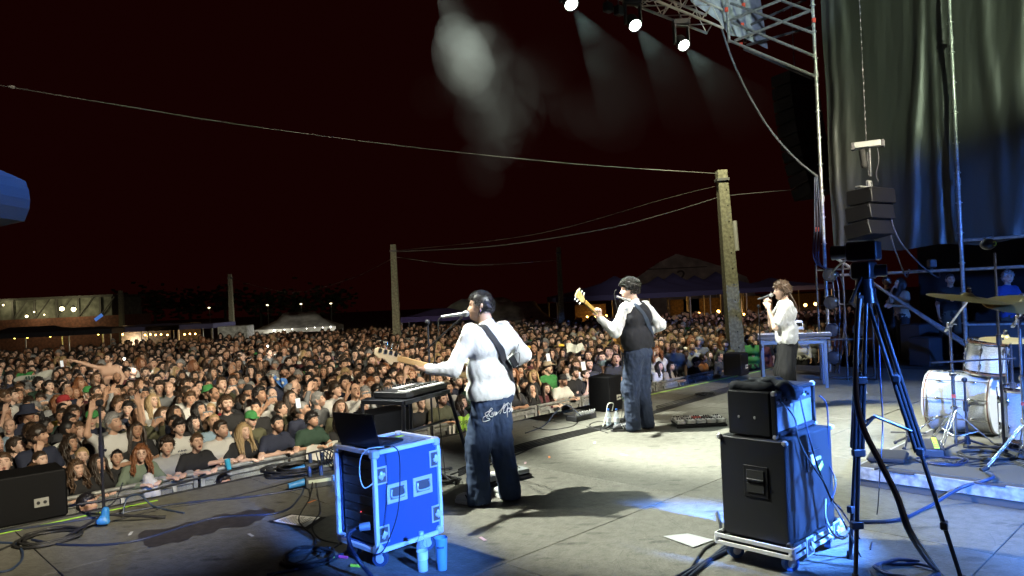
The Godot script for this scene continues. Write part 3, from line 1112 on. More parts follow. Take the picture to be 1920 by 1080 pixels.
	for sl in slots:
		var p: Vector3 = sl[1]
		var to := -p
		to.y = 0
		var stage := suv(6.0, 4.0)
		var d := (stage - p)
		d.y = 0
		var b := facing(d).rotated(Vector3.UP, rng.randf_range(-0.35, 0.35))
		if made < 290:
			var s := random_look(sl[2] == 0)
			var sc := rng.randf_range(0.90, 1.07) * (0.95 if s.hair.begins_with("long") or s.hair == "tied back" else 1.0)
			var lab := person_look(s)
			if s.pose != 3 and lab.split(" ").size() <= 13:
				lab += ", in the crowd"
			add_person(s, p, b, sc, lab, "people standing in the crowd")
			made += 1
		else:
			var k := rng.randi() % looks.size()
			if not far.has(k):
				far[k] = []
			far[k].append(Transform3D(b.scaled(Vector3.ONE * rng.randf_range(0.90, 1.08)), p))
	var root := Node3D.new()
	root.name = "distant_crowd"
	root.set_meta("kind", "stuff")
	add_child(root)
	tag(root, "dense mass of people filling the dark field behind the front rows", "crowd")
	var total := 0
	for k in far:
		var s: Dictionary = looks[k]
		var am := ArrayMesh.new()
		var pp := pose_parts(s.pose)
		var bm := body_mesh(s.pose, s.head)
		for i in 2:
			am.add_surface_from_arrays(Mesh.PRIMITIVE_TRIANGLES, bm.surface_get_arrays(i))
			am.surface_set_material(i, skin_mat(s.skin))
		var hx: Transform3D = pp.head * Transform3D(head_xf[s.head], Vector3.ZERO)
		var hm := MB.new()
		var ha := hair_mesh(s.head, s.hair).surface_get_arrays(0)
		hm.v = ha[Mesh.ARRAY_VERTEX]; hm.n = ha[Mesh.ARRAY_NORMAL]; hm.c = ha[Mesh.ARRAY_COLOR]; hm.ix = ha[Mesh.ARRAY_INDEX]
		var h2 := MB.new()
		h2.join(hm, hx)
		am.add_surface_from_arrays(Mesh.PRIMITIVE_TRIANGLES, h2.arrays())
		am.surface_set_material(2, mat("hair " + s.hc, HAIRCOL[s.hc], 0.45))
		am.add_surface_from_arrays(Mesh.PRIMITIVE_TRIANGLES, (pp.long if s.long else pp.short).surface_get_arrays(0))
		am.surface_set_material(3, mat("top " + s.shirt, SHIRT[s.shirt], 0.85, 0, "cloth", 5.0))
		am.add_surface_from_arrays(Mesh.PRIMITIVE_TRIANGLES, leg_mesh.surface_get_arrays(0))
		am.surface_set_material(4, mat("trousers0", Color(0.02, 0.02, 0.025), 0.9, 0, "cloth", 5.0))
		var mm := MultiMesh.new()
		mm.transform_format = MultiMesh.TRANSFORM_3D
		mm.mesh = am
		mm.instance_count = far[k].size()
		for i in far[k].size():
			mm.set_instance_transform(i, far[k][i])
		var mi := MultiMeshInstance3D.new()
		mi.name = "people"
		mi.multimesh = mm
		mi.set_meta("kind", "stuff")
		root.add_child(mi, true)
		total += far[k].size()
	print("people: ", made, " + ", total)

# ---------------------------------------------------------------- the scene
func _ready() -> void:
	CB = Basis(Vector3.RIGHT, deg_to_rad(PITCH)) * Basis(Vector3.BACK, deg_to_rad(-ROLL))
	noise.seed = 5
	noise.frequency = 0.05
	rng.seed = 11
	# camera
	var cam := Camera3D.new()
	cam.name = "camera"
	add_child(cam)
	cam.transform = Transform3D(CB, Vector3(0, CAM_H, 0))
	cam.fov = rad_to_deg(2.0 * atan(540.0 / FPX))
	cam.near = 0.05
	cam.far = 400.0
	cam.current = true
	# night sky
	var env := Environment.new()
	env.background_mode = Environment.BG_SKY
	var sky := Sky.new()
	var sm := ProceduralSkyMaterial.new()
	var night := Color(0.0064, 0.0006, 0.0005).linear_to_srgb()
	sm.sky_top_color = night
	sm.sky_horizon_color = night
	sm.ground_bottom_color = night
	sm.ground_horizon_color = night
	sky.sky_material = sm
	env.sky = sky
	env.tonemap_mode = Environment.TONE_MAPPER_LINEAR
	env.tonemap_exposure = 1.0
	env.volumetric_fog_enabled = true
	env.volumetric_fog_density = 0.0
	env.sdfgi_enabled = true
	env.ssao_enabled = true
	env.ssil_enabled = true
	var we := WorldEnvironment.new()
	we.name = "environment"
	we.environment = env
	add_child(we)
	var moon := DirectionalLight3D.new()
	moon.name = "moon"
	moon.light_energy = 0.004
	moon.light_color = Color(1.0, 0.8, 0.72)
	moon.light_angular_distance = 8.0
	moon.rotation_degrees = Vector3(-50, 30, 0)
	moon.sky_mode = DirectionalLight3D.SKY_MODE_LIGHT_ONLY
	moon.shadow_enabled = true
	add_child(moon)
	stage_lights()
	build_stage()
	print("stage ", Time.get_ticks_msec())
	build_far()
	print("far ", Time.get_ticks_msec())
	build_structure()
	print("structure ", Time.get_ticks_msec())
	build_musicians()
	print("musicians ", Time.get_ticks_msec())
	build_gear()
	print("gear ", Time.get_ticks_msec())
	build_drums()
	build_cables()
	print("cables ", Time.get_ticks_msec())
	setup_people()
	print("heads ", Time.get_ticks_msec())
	build_crowd()
	build_extras()
	print("crowd ", Time.get_ticks_msec())

# ---------------------------------------------------------------- lamps of the stage
var TRUSS_Y := 6.75
func moving_head(at: Vector3, to: Vector3, lit: Color, energy: float, angle: float, label: String, group: String, size := 0.09, glare := 14.0) -> void:
	var t := thing("moving_head_light", label, "stage light", at, Basis.IDENTITY, group)
	var m := MB.new()
	bx(m, Vector3(0, 0.36, 0), Vector3(0.30, 0.10, 0.22), 0.015)
	cyl(m, Vector3(0, 0.40, 0), Vector3(0, 0.52, 0), 0.025)
	part("base", m, mat("lamp black", Color(0.02, 0.02, 0.022), 0.5), t)
	var d := (to - at).normalized()
	var yaw := atan2(d.x, d.z)
	m = MB.new()
	var yb := Basis(Vector3.UP, yaw)
	for s in [-1.0, 1.0]:
		bx(m, yb * Vector3(s * 0.135, 0.14, 0), Vector3(0.035, 0.36, 0.10), 0.012, yb)
	bx(m, Vector3(0, 0.30, 0), Vector3(0.30, 0.03, 0.10), 0.01, yb)
	part("yoke", m, mat("lamp black", Color(0.02, 0.02, 0.022), 0.5), t)
	m = MB.new()
	var hb := Basis.looking_at(d, Vector3.UP if absf(d.y) < 0.98 else Vector3.RIGHT) * Basis(Vector3.RIGHT, -PI / 2)
	lathe(m, Transform3D(hb, Vector3.ZERO), [Vector2(0.0, -0.15), Vector2(0.08, -0.15), Vector2(0.105, -0.10), Vector2(0.105, 0.06), Vector2(0.118, 0.10), Vector2(0.118, 0.125), Vector2(0.104, 0.125), Vector2(0.100, 0.105)], 20)
	part("lamp_head", m, mat("lamp black", Color(0.02, 0.02, 0.022), 0.5), t)
	m = MB.new()
	lathe(m, Transform3D(hb, Vector3.ZERO), [Vector2(0.102, 0.108), Vector2(0.07, 0.116), Vector2(0.0, 0.119)], 20)
	part("lamp_lens", m, glow("lens%d%s" % [int(glare), lit.to_html()], lit, glare), t)
	spot(at + d * 0.14, to, lit, energy, angle, size, 0.6, t)

func stage_lights() -> void:
	var white := Color(0.96, 1.0, 0.86)
	var cool := Color(0.85, 1.0, 0.90)
	var fv := EDGE + 0.25
	# front truss: lamps over the edge of the stage; the last three are in view
	var aims := [[1.1, suv(4.3, 4.6, 1.0), 14.0, 18.0], [2.3, suv(4.9, 4.2, 0.9), 165.0, 17.0], [4.1, suv(7.2, 5.3, 0.9), 18.0, 18.0], [5.4, suv(7.7, 4.8, 0.6), 330.0, 20.0], [7.1, suv(10.0, 4.6, 0.8), 85.0, 18.0]]
	for a in aims:
		moving_head(suv(a[0], fv, 6.2), a[1], white, a[2], a[3], "lit white moving head lamp on the truss over the stage edge", "white lamps on the front truss", 0.07)
	var seen := [at_d(1067, 1, 11.4), at_d(1187, 42, 12.5), at_d(1278, 80, 13.5)]
	var to := [suv(6.8, 3.0, 0.6), suv(7.6, 2.6, 0.6), suv(8.6, 2.0, 0.4)]
	for i in 3:
		moving_head(seen[i], to[i], cool, 20.0, 22.0, ["lit moving head lamp hanging at the far side of the truss end", "lit moving head lamp below the tangle of truss cables", "lit moving head lamp nearest the roof corner"][i], "white lamps on the front truss", 0.09, 20.0)
	# two unseen lamps added at the far end: pole with crowd corner, and tents
	moving_head(suv(15.6, 9.0, 8.5), suv(19.0, 12.0, 1.0), Color(1.0, 0.95, 0.60), 85.0, 28.0, "added unseen outward lamp high at the end of the roof", "added outward lamps under the roof")
	moving_head(suv(15.0, 9.0, 8.5), suv(42.0, 24.0, 1.5), Color(1.0, 0.86, 0.92), 120.0, 20.0, "added unseen lamp brightening the tents, high at the end of the roof", "added outward lamps under the roof")
	# rear truss, above and behind the camera: white to the crowd, blue to the stage
	var crowdw := Color(1.0, 0.89, 0.66)
	for a in [[-3.0, -4.0, 13.5], [2.0, 2.0, 14.0], [7.0, 9.0, 14.5], [9.0, 14.5, 15.5]]:
		moving_head(suv(a[0], -2.2, 6.4), suv(a[1], a[2], -0.4), crowdw, 215.0, 20.0, "white crowd lamp on the rear truss", "crowd lamps on the rear truss", 0.12)
	for a in [[-3.0, -4.0, 23.0], [4.0, 8.0, 25.0], [9.0, 19.0, 26.0]]:
		moving_head(suv(a[0], -2.2, 6.9), suv(a[1], a[2], -0.4), crowdw, 120.0, 17.0, "white crowd lamp on the rear truss", "crowd lamps on the rear truss", 0.12)
	var blue := Color(0.075, 0.25, 1.0)
	for a in [[1.6, -3.4, 3.4, suv(2.95, 4.0, 0.40), 420.0, 4.6], [4.9, -1.3, 3.7, suv(4.75, 1.95, 0.68), 760.0, 7.4], [8.0, -2.6, 4.0, suv(5.7, 0.7, 0.0), 75.0, 13.0], [5.0, -2.2, 1.3, suv(4.42, 1.63, 1.60), 42.0, 6.0], [0.5, -2.6, 3.1, suv(6.6, 1.0, 0.1), 420.0, 12.0], [9.0, -3.6, 3.4, suv(11.6, 4.6, 0.5), 190.0, 9.0], [-2.0, -3.0, 4.6, at_d(-10, 371, 2.0), 110.0, 5.0], [8.5, -4.0, 3.0, suv(14.0, 3.2, 1.3), 130.0, 18.0]]:  # inferred blue wash as aimed spots; the one on the rounded shell is added
		moving_head(suv(a[0], a[1], a[2]), a[3], blue, a[4], a[5], "unseen blue wash lamp behind the band", "blue wash lamps on the rear truss", 0.12)
	moving_head(suv(4.2, -2.8, 5.2), suv(4.3, 4.6, 1.32), Color(0.84, 0.93, 1.0), 175.0, 5.2, "pale blue back lamp aimed at the bassist", "blue wash lamps on the rear truss", 0.12)
	moving_head(suv(7.0, -2.8, 5.2), suv(7.4, 5.4, 1.3), Color(0.22, 0.50, 1.0), 50.0, 6.0, "blue back lamp aimed at the guitarist", "blue wash lamps on the rear truss", 0.12)
	moving_head(suv(9.0, 1.2, 5.4), at_d(1385, 25, 15.6), Color(0.62, 0.78, 1.0), 55.0, 11.0, "added unseen pale blue lamp standing in for bounce on the roof corner", "blue wash lamps on the rear truss", 0.12)  # added to stand in for bounce light on the roof corner
	moving_head(suv(9.6, -2.6, 5.2), suv(9.9, 4.75, 1.2), Color(0.90, 0.96, 1.0), 75.0, 5.5, "white back lamp aimed at the singer", "blue wash lamps on the rear truss", 0.12)
	moving_head(suv(9.0, -3.0, 6.5), suv(14.2, 4.4, 6.4), Color(0.80, 1.0, 0.68), 105.0, 19.0, "greenish lamp washing the side curtain", "blue wash lamps on the rear truss", 0.10)
	moving_head(suv(6.2, -1.2, 4.6), at_d(1840, 720, 7.0), Color(0.72, 0.84, 1.0), 110.0, 9.5, "white lamp aimed at the drum kit", "blue wash lamps on the rear truss", 0.12)

# worn deck: grain, scratches, shoe marks and spots
func scuffs() -> Texture2D:
	if texs.has("scuffs"):
		return texs["scuffs"]
	var n := 1024
	var im := Image.create(n, n, false, Image.FORMAT_RGB8)
	var g := RandomNumberGenerator.new()
	g.seed = 31
	var v := PackedFloat32Array()
	v.resize(n * n)
	for i in n * n:
		v[i] = 0.80 + 0.16 * g.randf()
	for k in 900:
		var x := g.randf() * n
		var y := g.randf() * n
		var a := g.randf() * TAU
		var L := int(20 + 150 * pow(g.randf(), 3))
		var d := g.randf_range(-0.22, 0.16)
		for q in L:
			a += g.randfn() * 0.02
			x += cos(a)
			y += sin(a)
			var i := posmod(int(y), n) * n + posmod(int(x), n)
			v[i] += d
	for k in 420:
		var cx := g.randi() % n
		var cy := g.randi() % n
		var r := 2 + int(16 * pow(g.randf(), 3))
		var st := 1.0 + 2.0 * g.randf()
		var d := g.randf_range(-0.28, 0.06)
		for yy in range(-r, r + 1):
			for xx in range(-int(r * st), int(r * st) + 1):
				var e := (xx / st) * (xx / st) + yy * yy
				if e < r * r * (0.5 + 0.5 * g.randf()):
					v[posmod(cy + yy, n) * n + posmod(cx + xx, n)] += d * 0.6
	for y in n:
		for x in n:
			var c := clampf(v[y * n + x], 0.25, 1.0)
			im.set_pixel(x, y, Color(c, c, c))
	var t := ImageTexture.create_from_image(im)
	texs["scuffs"] = t
	return t

# ---------------------------------------------------------------- stage floor, front, barrier
func build_stage() -> void:
	var g := MB.new()
	bx(g, Vector3(0, GROUND - 0.1, -60), Vector3(300, 0.2, 300))
	struct("ground", g, mat("earth", Color(0.07, 0.06, 0.05), 0.95, 0, "grime", 0.2))
	# deck panels 2.02 x 1.12 m
	var deck := Node3D.new()
	deck.name = "stage_floor"
	deck.set_meta("kind", "structure")
	add_child(deck)
	var pw := 2.02
	var pd := 2.26
	var fm := []
	for i in 3:
		var s := mat("deck%d" % i, [Color(0.21, 0.205, 0.175), Color(0.23, 0.222, 0.19), Color(0.19, 0.186, 0.158)][i], 0.6, 0)
		s.albedo_texture = noise_tex("deck", Color(0.62, 0.62, 0.60), Color(1, 1, 1), 0.016, "fbm", 1024)
		s.uv1_triplanar = true
		s.uv1_world_triplanar = true
		s.uv1_scale = Vector3.ONE * 0.55
		s.detail_enabled = true
		s.detail_blend_mode = BaseMaterial3D.BLEND_MODE_MUL
		s.detail_albedo = scuffs()
		s.detail_uv_layer = BaseMaterial3D.DETAIL_UV_2
		s.uv2_triplanar = true
		s.uv2_world_triplanar = true
		s.uv2_scale = Vector3.ONE * 0.41
		s.heightmap_enabled = true
		s.heightmap_scale = 0.35
		s.heightmap_texture = noise_tex("deckfine", Color.BLACK, Color.WHITE, 0.11)
		fm.append(s)
	var pm := {}
	for i in range(-6, 10):
		for j in range(-4, 5):
			var u0 := 3.27 + (i - 1) * pw
			var v0 := 1.31 + j * pd
			var v1 := minf(v0 + pd, EDGE - 0.06)
			if v0 > EDGE - 0.1 or u0 > 14.6:
				continue
			var u1 := minf(u0 + pw, 14.9)
			var size := Vector3(u1 - u0 - 0.006, 0.04, v1 - v0 - 0.007)
			var key := "%.2f %.2f" % [size.x, size.z]
			if not pm.has(key):
				var m := MB.new()
				bx(m, Vector3.ZERO, size, 0.004)
				pm[key] = m.mesh()
			inst("panel", pm[key], fm[absi(i * 7 + j * 3) % 3], deck, Transform3D(stage_basis(), suv((u0 + u1) / 2, (v0 + v1) / 2, -0.02 + ((i * 5 + j * 3) % 4) * 0.0012)))
	var sub := MB.new()
	box(sub, Transform3D(stage_basis(), suv(1.0, -0.9, -0.13)), Vector3(28, 0.10, 16.3))
	struct("stage_frame", sub, mat("black steel", Color(0.012, 0.012, 0.012), 0.7))
	var ed := MB.new()
	box(ed, Transform3D(stage_basis(), suv(1.0, EDGE - 0.03, -0.03)), Vector3(28, 0.075, 0.05), 0.008)
	struct("stage_edge", ed, mat("edge black", Color(0.02, 0.02, 0.02), 0.6, 0, "fine", 3.0))
	var sk := MB.new()
	box(sk, Transform3D(stage_basis(), suv(1.0, EDGE - 0.08, GROUND / 2 - 0.1)), Vector3(28, -GROUND - 0.05, 0.03))
	struct("stage_skirt", sk, mat("skirt", Color(0.008, 0.008, 0.008), 0.95, 0, "cloth", 3.0))
	# lime tape on the edge
	for a in [[0.45, 2.35, "left"], [9.0, 14.0, "right"]]:
		var m := MB.new()
		box(m, Transform3D(stage_basis(), suv((a[0] + a[1]) / 2, EDGE - 0.16, 0.004)), Vector3(a[1] - a[0], 0.003, 0.028))
		single("marking_tape", m, mat("lime", Color(0.38, 0.72, 0.06) if a[2] == "left" else Color(0.45, 0.5, 0.05), 0.6), "lime tape line along the stage edge " + ("beside the floor monitor" if a[2] == "left" else "behind the guitarist"), "tape")
	# stain on the deck
	var st := MB.new()
	var pts := [[255, 1002], [330, 985], [420, 965], [500, 950], [515, 962], [470, 985], [400, 995], [330, 1018], [275, 1025]]
	var ctr := st.add(at_y(375, 988, 0.0065), Vector3.UP)
	var ring := []
	for i in pts.size():
		for k in 4:
			var p0: Array = pts[i]
			var p1: Array = pts[(i + 1) % pts.size()]
			var t := k / 4.0
			ring.append(st.add(at_y(lerpf(p0[0], p1[0], t) + rng.randf_range(-7, 7), lerpf(p0[1], p1[1], t) + rng.randf_range(-4, 4), 0.0065), Vector3.UP))
	for i in ring.size():
		st.tri(ctr, ring[i], ring[(i + 1) % ring.size()])
	struct("floor_stain", st, mat("stain", Color(0.07, 0.062, 0.055), 0.5, 0, "grime", 2.0))
	# barrier sections
	for i in 17:
		var u0 := -5.0 + i * 1.24
		var t := thing("crowd_barrier", "grey aluminium crowd barrier section with perforated panel in front of the stage", "barrier", suv(u0, BARV, GROUND), stage_basis(), "crowd barrier sections")
		var al := mat("barrier metal", Color(0.42, 0.43, 0.41), 0.45, 0.35, "grime", 1.2)
		var m := MB.new()
		var top := 1.13
		cyl(m, Vector3(0.01, top, 0), Vector3(1.22, top, 0), 0.027, -1, 12)
		part("top_rail", m, al, t)
		m = MB.new()
		bx(m, Vector3(0.615, 0.60, -0.012), Vector3(1.16, 0.98, 0.012))
		part("panel", m, mat("barrier panel", Color(0.33, 0.34, 0.31), 0.6, 0.2, "cell", 5.0), t)
		m = MB.new()
		for x in [0.04, 1.19]:
			bx(m, Vector3(x, 0.56, 0.012), Vector3(0.055, 1.10, 0.05), 0.006)
		bx(m, Vector3(0.615, 1.05, 0.012), Vector3(1.10, 0.06, 0.035), 0.006)
		part("frame", m, al, t)
		for x in [0.33, 0.93]:
			m = MB.new()
			box(m, Transform3D(Basis(Vector3.RIGHT, -0.30), Vector3(x, 0.53, 0.17)), Vector3(0.05, 1.10, 0.035), 0.006)
			part("brace", m, al, t)
		m = MB.new()
		bx(m, Vector3(0.615, 0.012, -0.15), Vector3(1.2, 0.02, 1.0), 0.004)
		part("foot_plate", m, al, t)

# ---------------------------------------------------------------- the band
func push_out(p: Vector3, m: MB, gap: float) -> Vector3:
	var best := 1e9
	var bi := 0
	for i in m.v.size():
		var d := m.v[i].distance_squared_to(p)
		if d < best:
			best = d
			bi = i
	return m.v[bi] + m.n[bi] * gap

func near_normal(p: Vector3, m: MB) -> Vector3:
	var best := 1e9
	var bi := 0
	for i in m.v.size():
		var d := m.v[i].distance_squared_to(p)
		if d < best:
			best = d
			bi = i
	return m.n[bi]

func ribbon(m: MB, pts: PackedVector3Array, nrm: PackedVector3Array, width: float, thick: float) -> void:
	var s := m.v.size()
	var cnt := pts.size()
	for i in cnt:
		var d := (pts[mini(i + 1, cnt - 1)] - pts[maxi(i - 1, 0)]).normalized()
		var n0 := nrm[i]
		var sd := d.cross(n0).normalized()
		n0 = sd.cross(d).normalized()
		m.add(pts[i] - sd * width * 0.5, n0); m.add(pts[i] + sd * width * 0.5, n0)
		m.add(pts[i] - sd * width * 0.5 - n0 * thick, -n0); m.add(pts[i] + sd * width * 0.5 - n0 * thick, -n0)
	for i in cnt - 1:
		var a := s + i * 4
		m.quad(a, a + 1, a + 5, a + 4)
		m.quad(a + 2, a + 3, a + 7, a + 6)

func wear_strap(pts: Array, over: MB, width: float, gap := 0.010) -> MB:
	var path := smooth_path(pts, 5)
	var nr := PackedVector3Array()
	for i in path.size():
		var q := path[i]
		nr.append(near_normal(q, over))
		path[i] = push_out(q, over, gap)
	for k in 2:
		var sm := path.duplicate()
		var sn := nr.duplicate()
		for i in range(1, path.size() - 1):
			sm[i] = (path[i - 1] + path[i] * 2.0 + path[i + 1]) * 0.25
			sn[i] = (nr[i - 1] + nr[i] + nr[i + 1]).normalized()
		path = sm
		nr = sn
	var m := MB.new()
	ribbon(m, path, nr, width, 0.004)
	return m

func sneaker(t: Node, at: Vector3, turn: float, upper: Material, sole: Material, stripe: Material) -> void:
	var b := Basis(Vector3.UP, turn)
	var m := MB.new()
	flesh(m, [[Vector3(0, 0.055, -0.06), Vector3(0, 0.05, 0.10), 0.042, 0.036], [Vector3(0, 0.10, -0.055), Vector3(0, 0.06, 0.0), 0.038, 0.04], [Vector3(-0.012, 0.045, 0.09), Vector3(0.012, 0.04, 0.145), 0.036, 0.028]], 0.009, 0.008)
	var o := MB.new()
	o.join(m, Transform3D(b, at))
	var sh := part("shoe", o, upper, t)
	m = MB.new()
	var ol := PackedVector2Array()
	for i in 20:
		var a := TAU * i / 20
		ol.append(Vector2(0.046 * cos(a) * (0.85 if sin(a) < -0.2 else 1.0), 0.045 + 0.145 * sin(a)))
	plate(m, Transform3D(b * Basis(Vector3.RIGHT, -PI / 2) * Basis.from_scale(Vector3(1, -1, 1)), at + Vector3(0, 0.013, 0)), ol, 0.026)
	part("sole", m, sole, sh)
	m = MB.new()
	for i in 3:
		for s in [-1.0, 1.0]:
			var q := b * Vector3(s * 0.040, 0.06, 0.0 + i * 0.026)
			box(m, Transform3D(b * Basis(Vector3.RIGHT, 0.5), at + q), Vector3(0.006, 0.05, 0.011))
	part("stripe", m, stripe, sh)

func cloth(key: String, col: Color, sc := 8.0) -> StandardMaterial3D:
	var s := mat(key, col, 0.88, 0, "cloth", sc)
	s.rim_enabled = true
	s.rim = 0.1
	return s

# j: joints in the person's own frame (facing +Z, left is +X)
func legs_bones(j: Dictionary, top: float, mid: float, low: float) -> Array:
	var b := [[Vector3(-0.07, 0.95, 0.0) + j.hip, Vector3(0.07, 0.95, 0.0) + j.hip, 0.098, 0.098], [Vector3(-0.075, 0.88, -0.012) + j.hip, Vector3(0.075, 0.88, -0.012) + j.hip, 0.106, 0.106]]
	for s in 2:
		var f: Vector3 = j.lf if s == 0 else j.rf
		var sg := 1.0 if s == 0 else -1.0
		var h: Vector3 = Vector3(sg * 0.085, 0.88, -0.01) + j.hip
		var k := h.lerp(f + Vector3(0, 0.10, 0), 0.5) + Vector3(0, 0, 0.035)
		b.append([h, k, top, mid])
		b.append([k, f + Vector3(0, 0.045, -0.02), mid, low])
	return b

func face_head(t: Node, m: MB, o: Dictionary, hp: Vector3, hb: Basis) -> void:
	m.join(head(o, 60, 64), Transform3D(hb, hp))

func build_musicians() -> void:
	var o := {"w": 1.0, "jaw": 0.95, "nose": 0.75, "open": 0.35, "beard": 0.75, "brow": 1.1}
	var white_sole := mat("sole white", Color(0.7, 0.7, 0.68), 0.6)
	# ---- bassist
	var at := at_y(929, 941)
	var face := V
	var t := thing("person", "singing bassist seen from behind in white long-sleeved top and baggy embroidered jeans", "person", Vector3(at.x, 0.002, at.z), facing(face), "musicians on the stage")
	var j := {"hip": Vector3(0, 0, 0), "lf": Vector3(0.15, 0, 0.06), "rf": Vector3(-0.13, 0, -0.03)}
	var Ls := Vector3(0.185, 1.43, 0.0); var Rs := Vector3(-0.185, 1.43, 0.0)
	var Le := Vector3(0.33, 1.14, 0.07); var Lw := Vector3(0.50, 1.155, 0.22)
	var Re := Vector3(-0.355, 1.20, -0.06); var Rw := Vector3(-0.16, 1.03, 0.20)
	var hp := Vector3(0.015, 1.635, 0.055)
	var hb := Basis.from_euler(Vector3(-0.02, 0.72, 0.05))
	var m := MB.new()
	flesh(m, [[Vector3(0, 1.36, -0.01), Vector3(0.01, 1.58, 0.03), 0.066, 0.056], [Vector3(-0.09, 1.3, 0), Vector3(0.09, 1.3, 0), 0.07, 0.07], [Vector3(-0.14, 1.42, 0), Vector3(0.14, 1.42, 0), 0.04, 0.04], [Vector3(0, 1.3, 0), Vector3(0, 0.98, 0), 0.07, 0.07], [Ls, Le, 0.045, 0.038], [Le, Lw, 0.037, 0.026], [Rs, Re, 0.045, 0.038], [Re, Rw, 0.037, 0.026], [Vector3(0.08, 0.95, 0), j.lf + Vector3(0, 0.1, -0.03), 0.05, 0.03], [Vector3(-0.08, 0.95, 0), j.rf + Vector3(0, 0.1, -0.03), 0.05, 0.03]], 0.014, 0.012)
	put_hand(m, "grip", Lw, Vector3(0.55, 0.12, 0.55), Vector3(0.1, 0.95, -0.2), true)
	put_hand(m, "relaxed", Rw, Vector3(0.8, -0.25, 0.15), Vector3(0, 0, -1), false)
	face_head(t, m, o, hp, hb)
	var bm := part("body", m, skin_mat(1), t)
	var hm := hair(o, {"thick": 0.016, "side": 0.006, "amp": 0.2, "strands": 1300, "slen": 0.026, "low": -0.085, "sr": 0.0018, "front": 0.060, "fwd": 0.7}, 3)
	inst("hair", hm.mesh(), mat("hair bassist", Color(0.016, 0.013, 0.012), 0.42), t, Transform3D(hb, hp))
	m = MB.new()
	flesh(m, [[Vector3(-0.105, 1.31, -0.005), Vector3(0.105, 1.31, -0.005), 0.122, 0.122], [Vector3(-0.14, 1.41, -0.005), Vector3(0.14, 1.41, -0.005), 0.072, 0.072], [Vector3(-0.095, 1.10, 0.0), Vector3(0.095, 1.10, 0.0), 0.125, 0.125], [Vector3(-0.11, 0.93, -0.008), Vector3(0.11, 0.93, -0.008), 0.130, 0.130], [Vector3(0, 1.42, -0.005), Vector3(0, 1.475, 0.005), 0.078, 0.070], [Ls, Le, 0.074, 0.060], [Le, Le.lerp(Lw, 0.90), 0.062, 0.042], [Rs, Re, 0.074, 0.060], [Re, Re.lerp(Rw, 0.9), 0.062, 0.042]], 0.0125, 0.015)
	# flat hem
	for i in m.v.size():
		if m.v[i].y < 0.872:
			m.v[i].y = 0.872
	m.smooth_normals()
	wrinkle(m, 0.009, Vector3(120, 45, 120), 4.0)
	wrinkle(m, 0.003, Vector3(300, 160, 300), 9.0)
	var swe := m
	part("long_sleeved_top", m, cloth("top bassist", Color(0.70, 0.70, 0.69)), t)
	m = MB.new()
	var hem := PackedVector3Array()
	flesh(m, [[Vector3(0, 1.475, 0.005), Vector3(0, 1.485, 0.008), 0.071, 0.069]], 0.01, 0.006)
	part("collar", m, cloth("top bassist rib", Color(0.66, 0.66, 0.66)), t)
	m = MB.new()
	flesh(m, legs_bones(j, 0.100, 0.098, 0.096), 0.0135, 0.016)
	for i in m.v.size():
		m.v[i].y = maxf(m.v[i].y, 0.012)
	m.smooth_normals()
	wrinkle(m, 0.013, Vector3(190, 50, 190), 2.0)
	wrinkle(m, 0.006, Vector3(140, 320, 140), 12.0)
	var jeans := m
	var den := cloth("denim", Color(0.026, 0.050, 0.110), 7.0)
	part("jeans", m, den, t)
	# white embroidered script across the seat
	var strokes := [
		[[0.115, 0.80], [0.145, 0.83], [0.10, 0.85], [0.13, 0.80], [0.09, 0.775], [0.15, 0.765], [0.155, 0.80], [0.12, 0.815]],
		[[0.105, 0.84], [0.085, 0.86], [0.105, 0.87], [0.115, 0.83], [0.095, 0.80], [0.07, 0.795]],
		[[0.085, 0.81], [0.08, 0.835], [0.065, 0.80], [0.06, 0.835], [0.045, 0.80], [0.04, 0.83], [0.03, 0.80], [0.015, 0.825], [0.012, 0.80], [-0.01, 0.83], [-0.025, 0.88], [-0.03, 0.895], [-0.022, 0.85], [-0.02, 0.805]],
		[[-0.045, 0.83], [-0.03, 0.86], [-0.055, 0.885], [-0.085, 0.86], [-0.07, 0.815], [-0.045, 0.815], [-0.04, 0.85], [-0.08, 0.89], [-0.11, 0.87]],
		[[-0.085, 0.83], [-0.09, 0.77], [-0.085, 0.83], [-0.105, 0.845], [-0.115, 0.825], [-0.10, 0.81], [-0.12, 0.83], [-0.13, 0.885], [-0.13, 0.81], [-0.14, 0.835], [-0.15, 0.81], [-0.16, 0.83]]]
	m = MB.new()
	for s in strokes:
		var q := []
		for a in s:
			q.append(Vector3(a[0], a[1] - 0.065, -0.20))
		var path := smooth_path(q, 5)
		for i in path.size():
			var zz := 0.0
			for w in jeans.v:
				if absf(w.x - path[i].x) < 0.016 and absf(w.y - path[i].y) < 0.016:
					zz = minf(zz, w.z)
			path[i].z = zz - 0.003
		for k in 3:
			for i in range(1, path.size() - 1):
				path[i].z = (path[i - 1].z + path[i].z * 2.0 + path[i + 1].z) * 0.25
		tube(m, path, 0.0032, 5)
	part("embroidery", m, mat("thread", Color(0.62, 0.62, 0.6), 0.7), t)
	sneaker(t, j.lf + Vector3(0, 0, 0.03), 0.35, mat("shoe white", Color(0.55, 0.55, 0.54), 0.6), white_sole, mat("shoe black", Color(0.02, 0.02, 0.02), 0.6))
	sneaker(t, j.rf + Vector3(0, 0, 0.03), -0.2, mat("shoe white", Color(0.55, 0.55, 0.54), 0.6), white_sole, mat("shoe black", Color(0.02, 0.02, 0.02), 0.6))
	# in-ear pack and its wire
	m = MB.new()
	bx(m, Vector3(-0.115, 1.17, -0.175), Vector3(0.06, 0.10, 0.028), 0.006, Basis(Vector3.FORWARD, 0.5))
	cyl(m, Vector3(-0.13, 1.22, -0.18), Vector3(-0.19, 1.31, -0.17), 0.003)
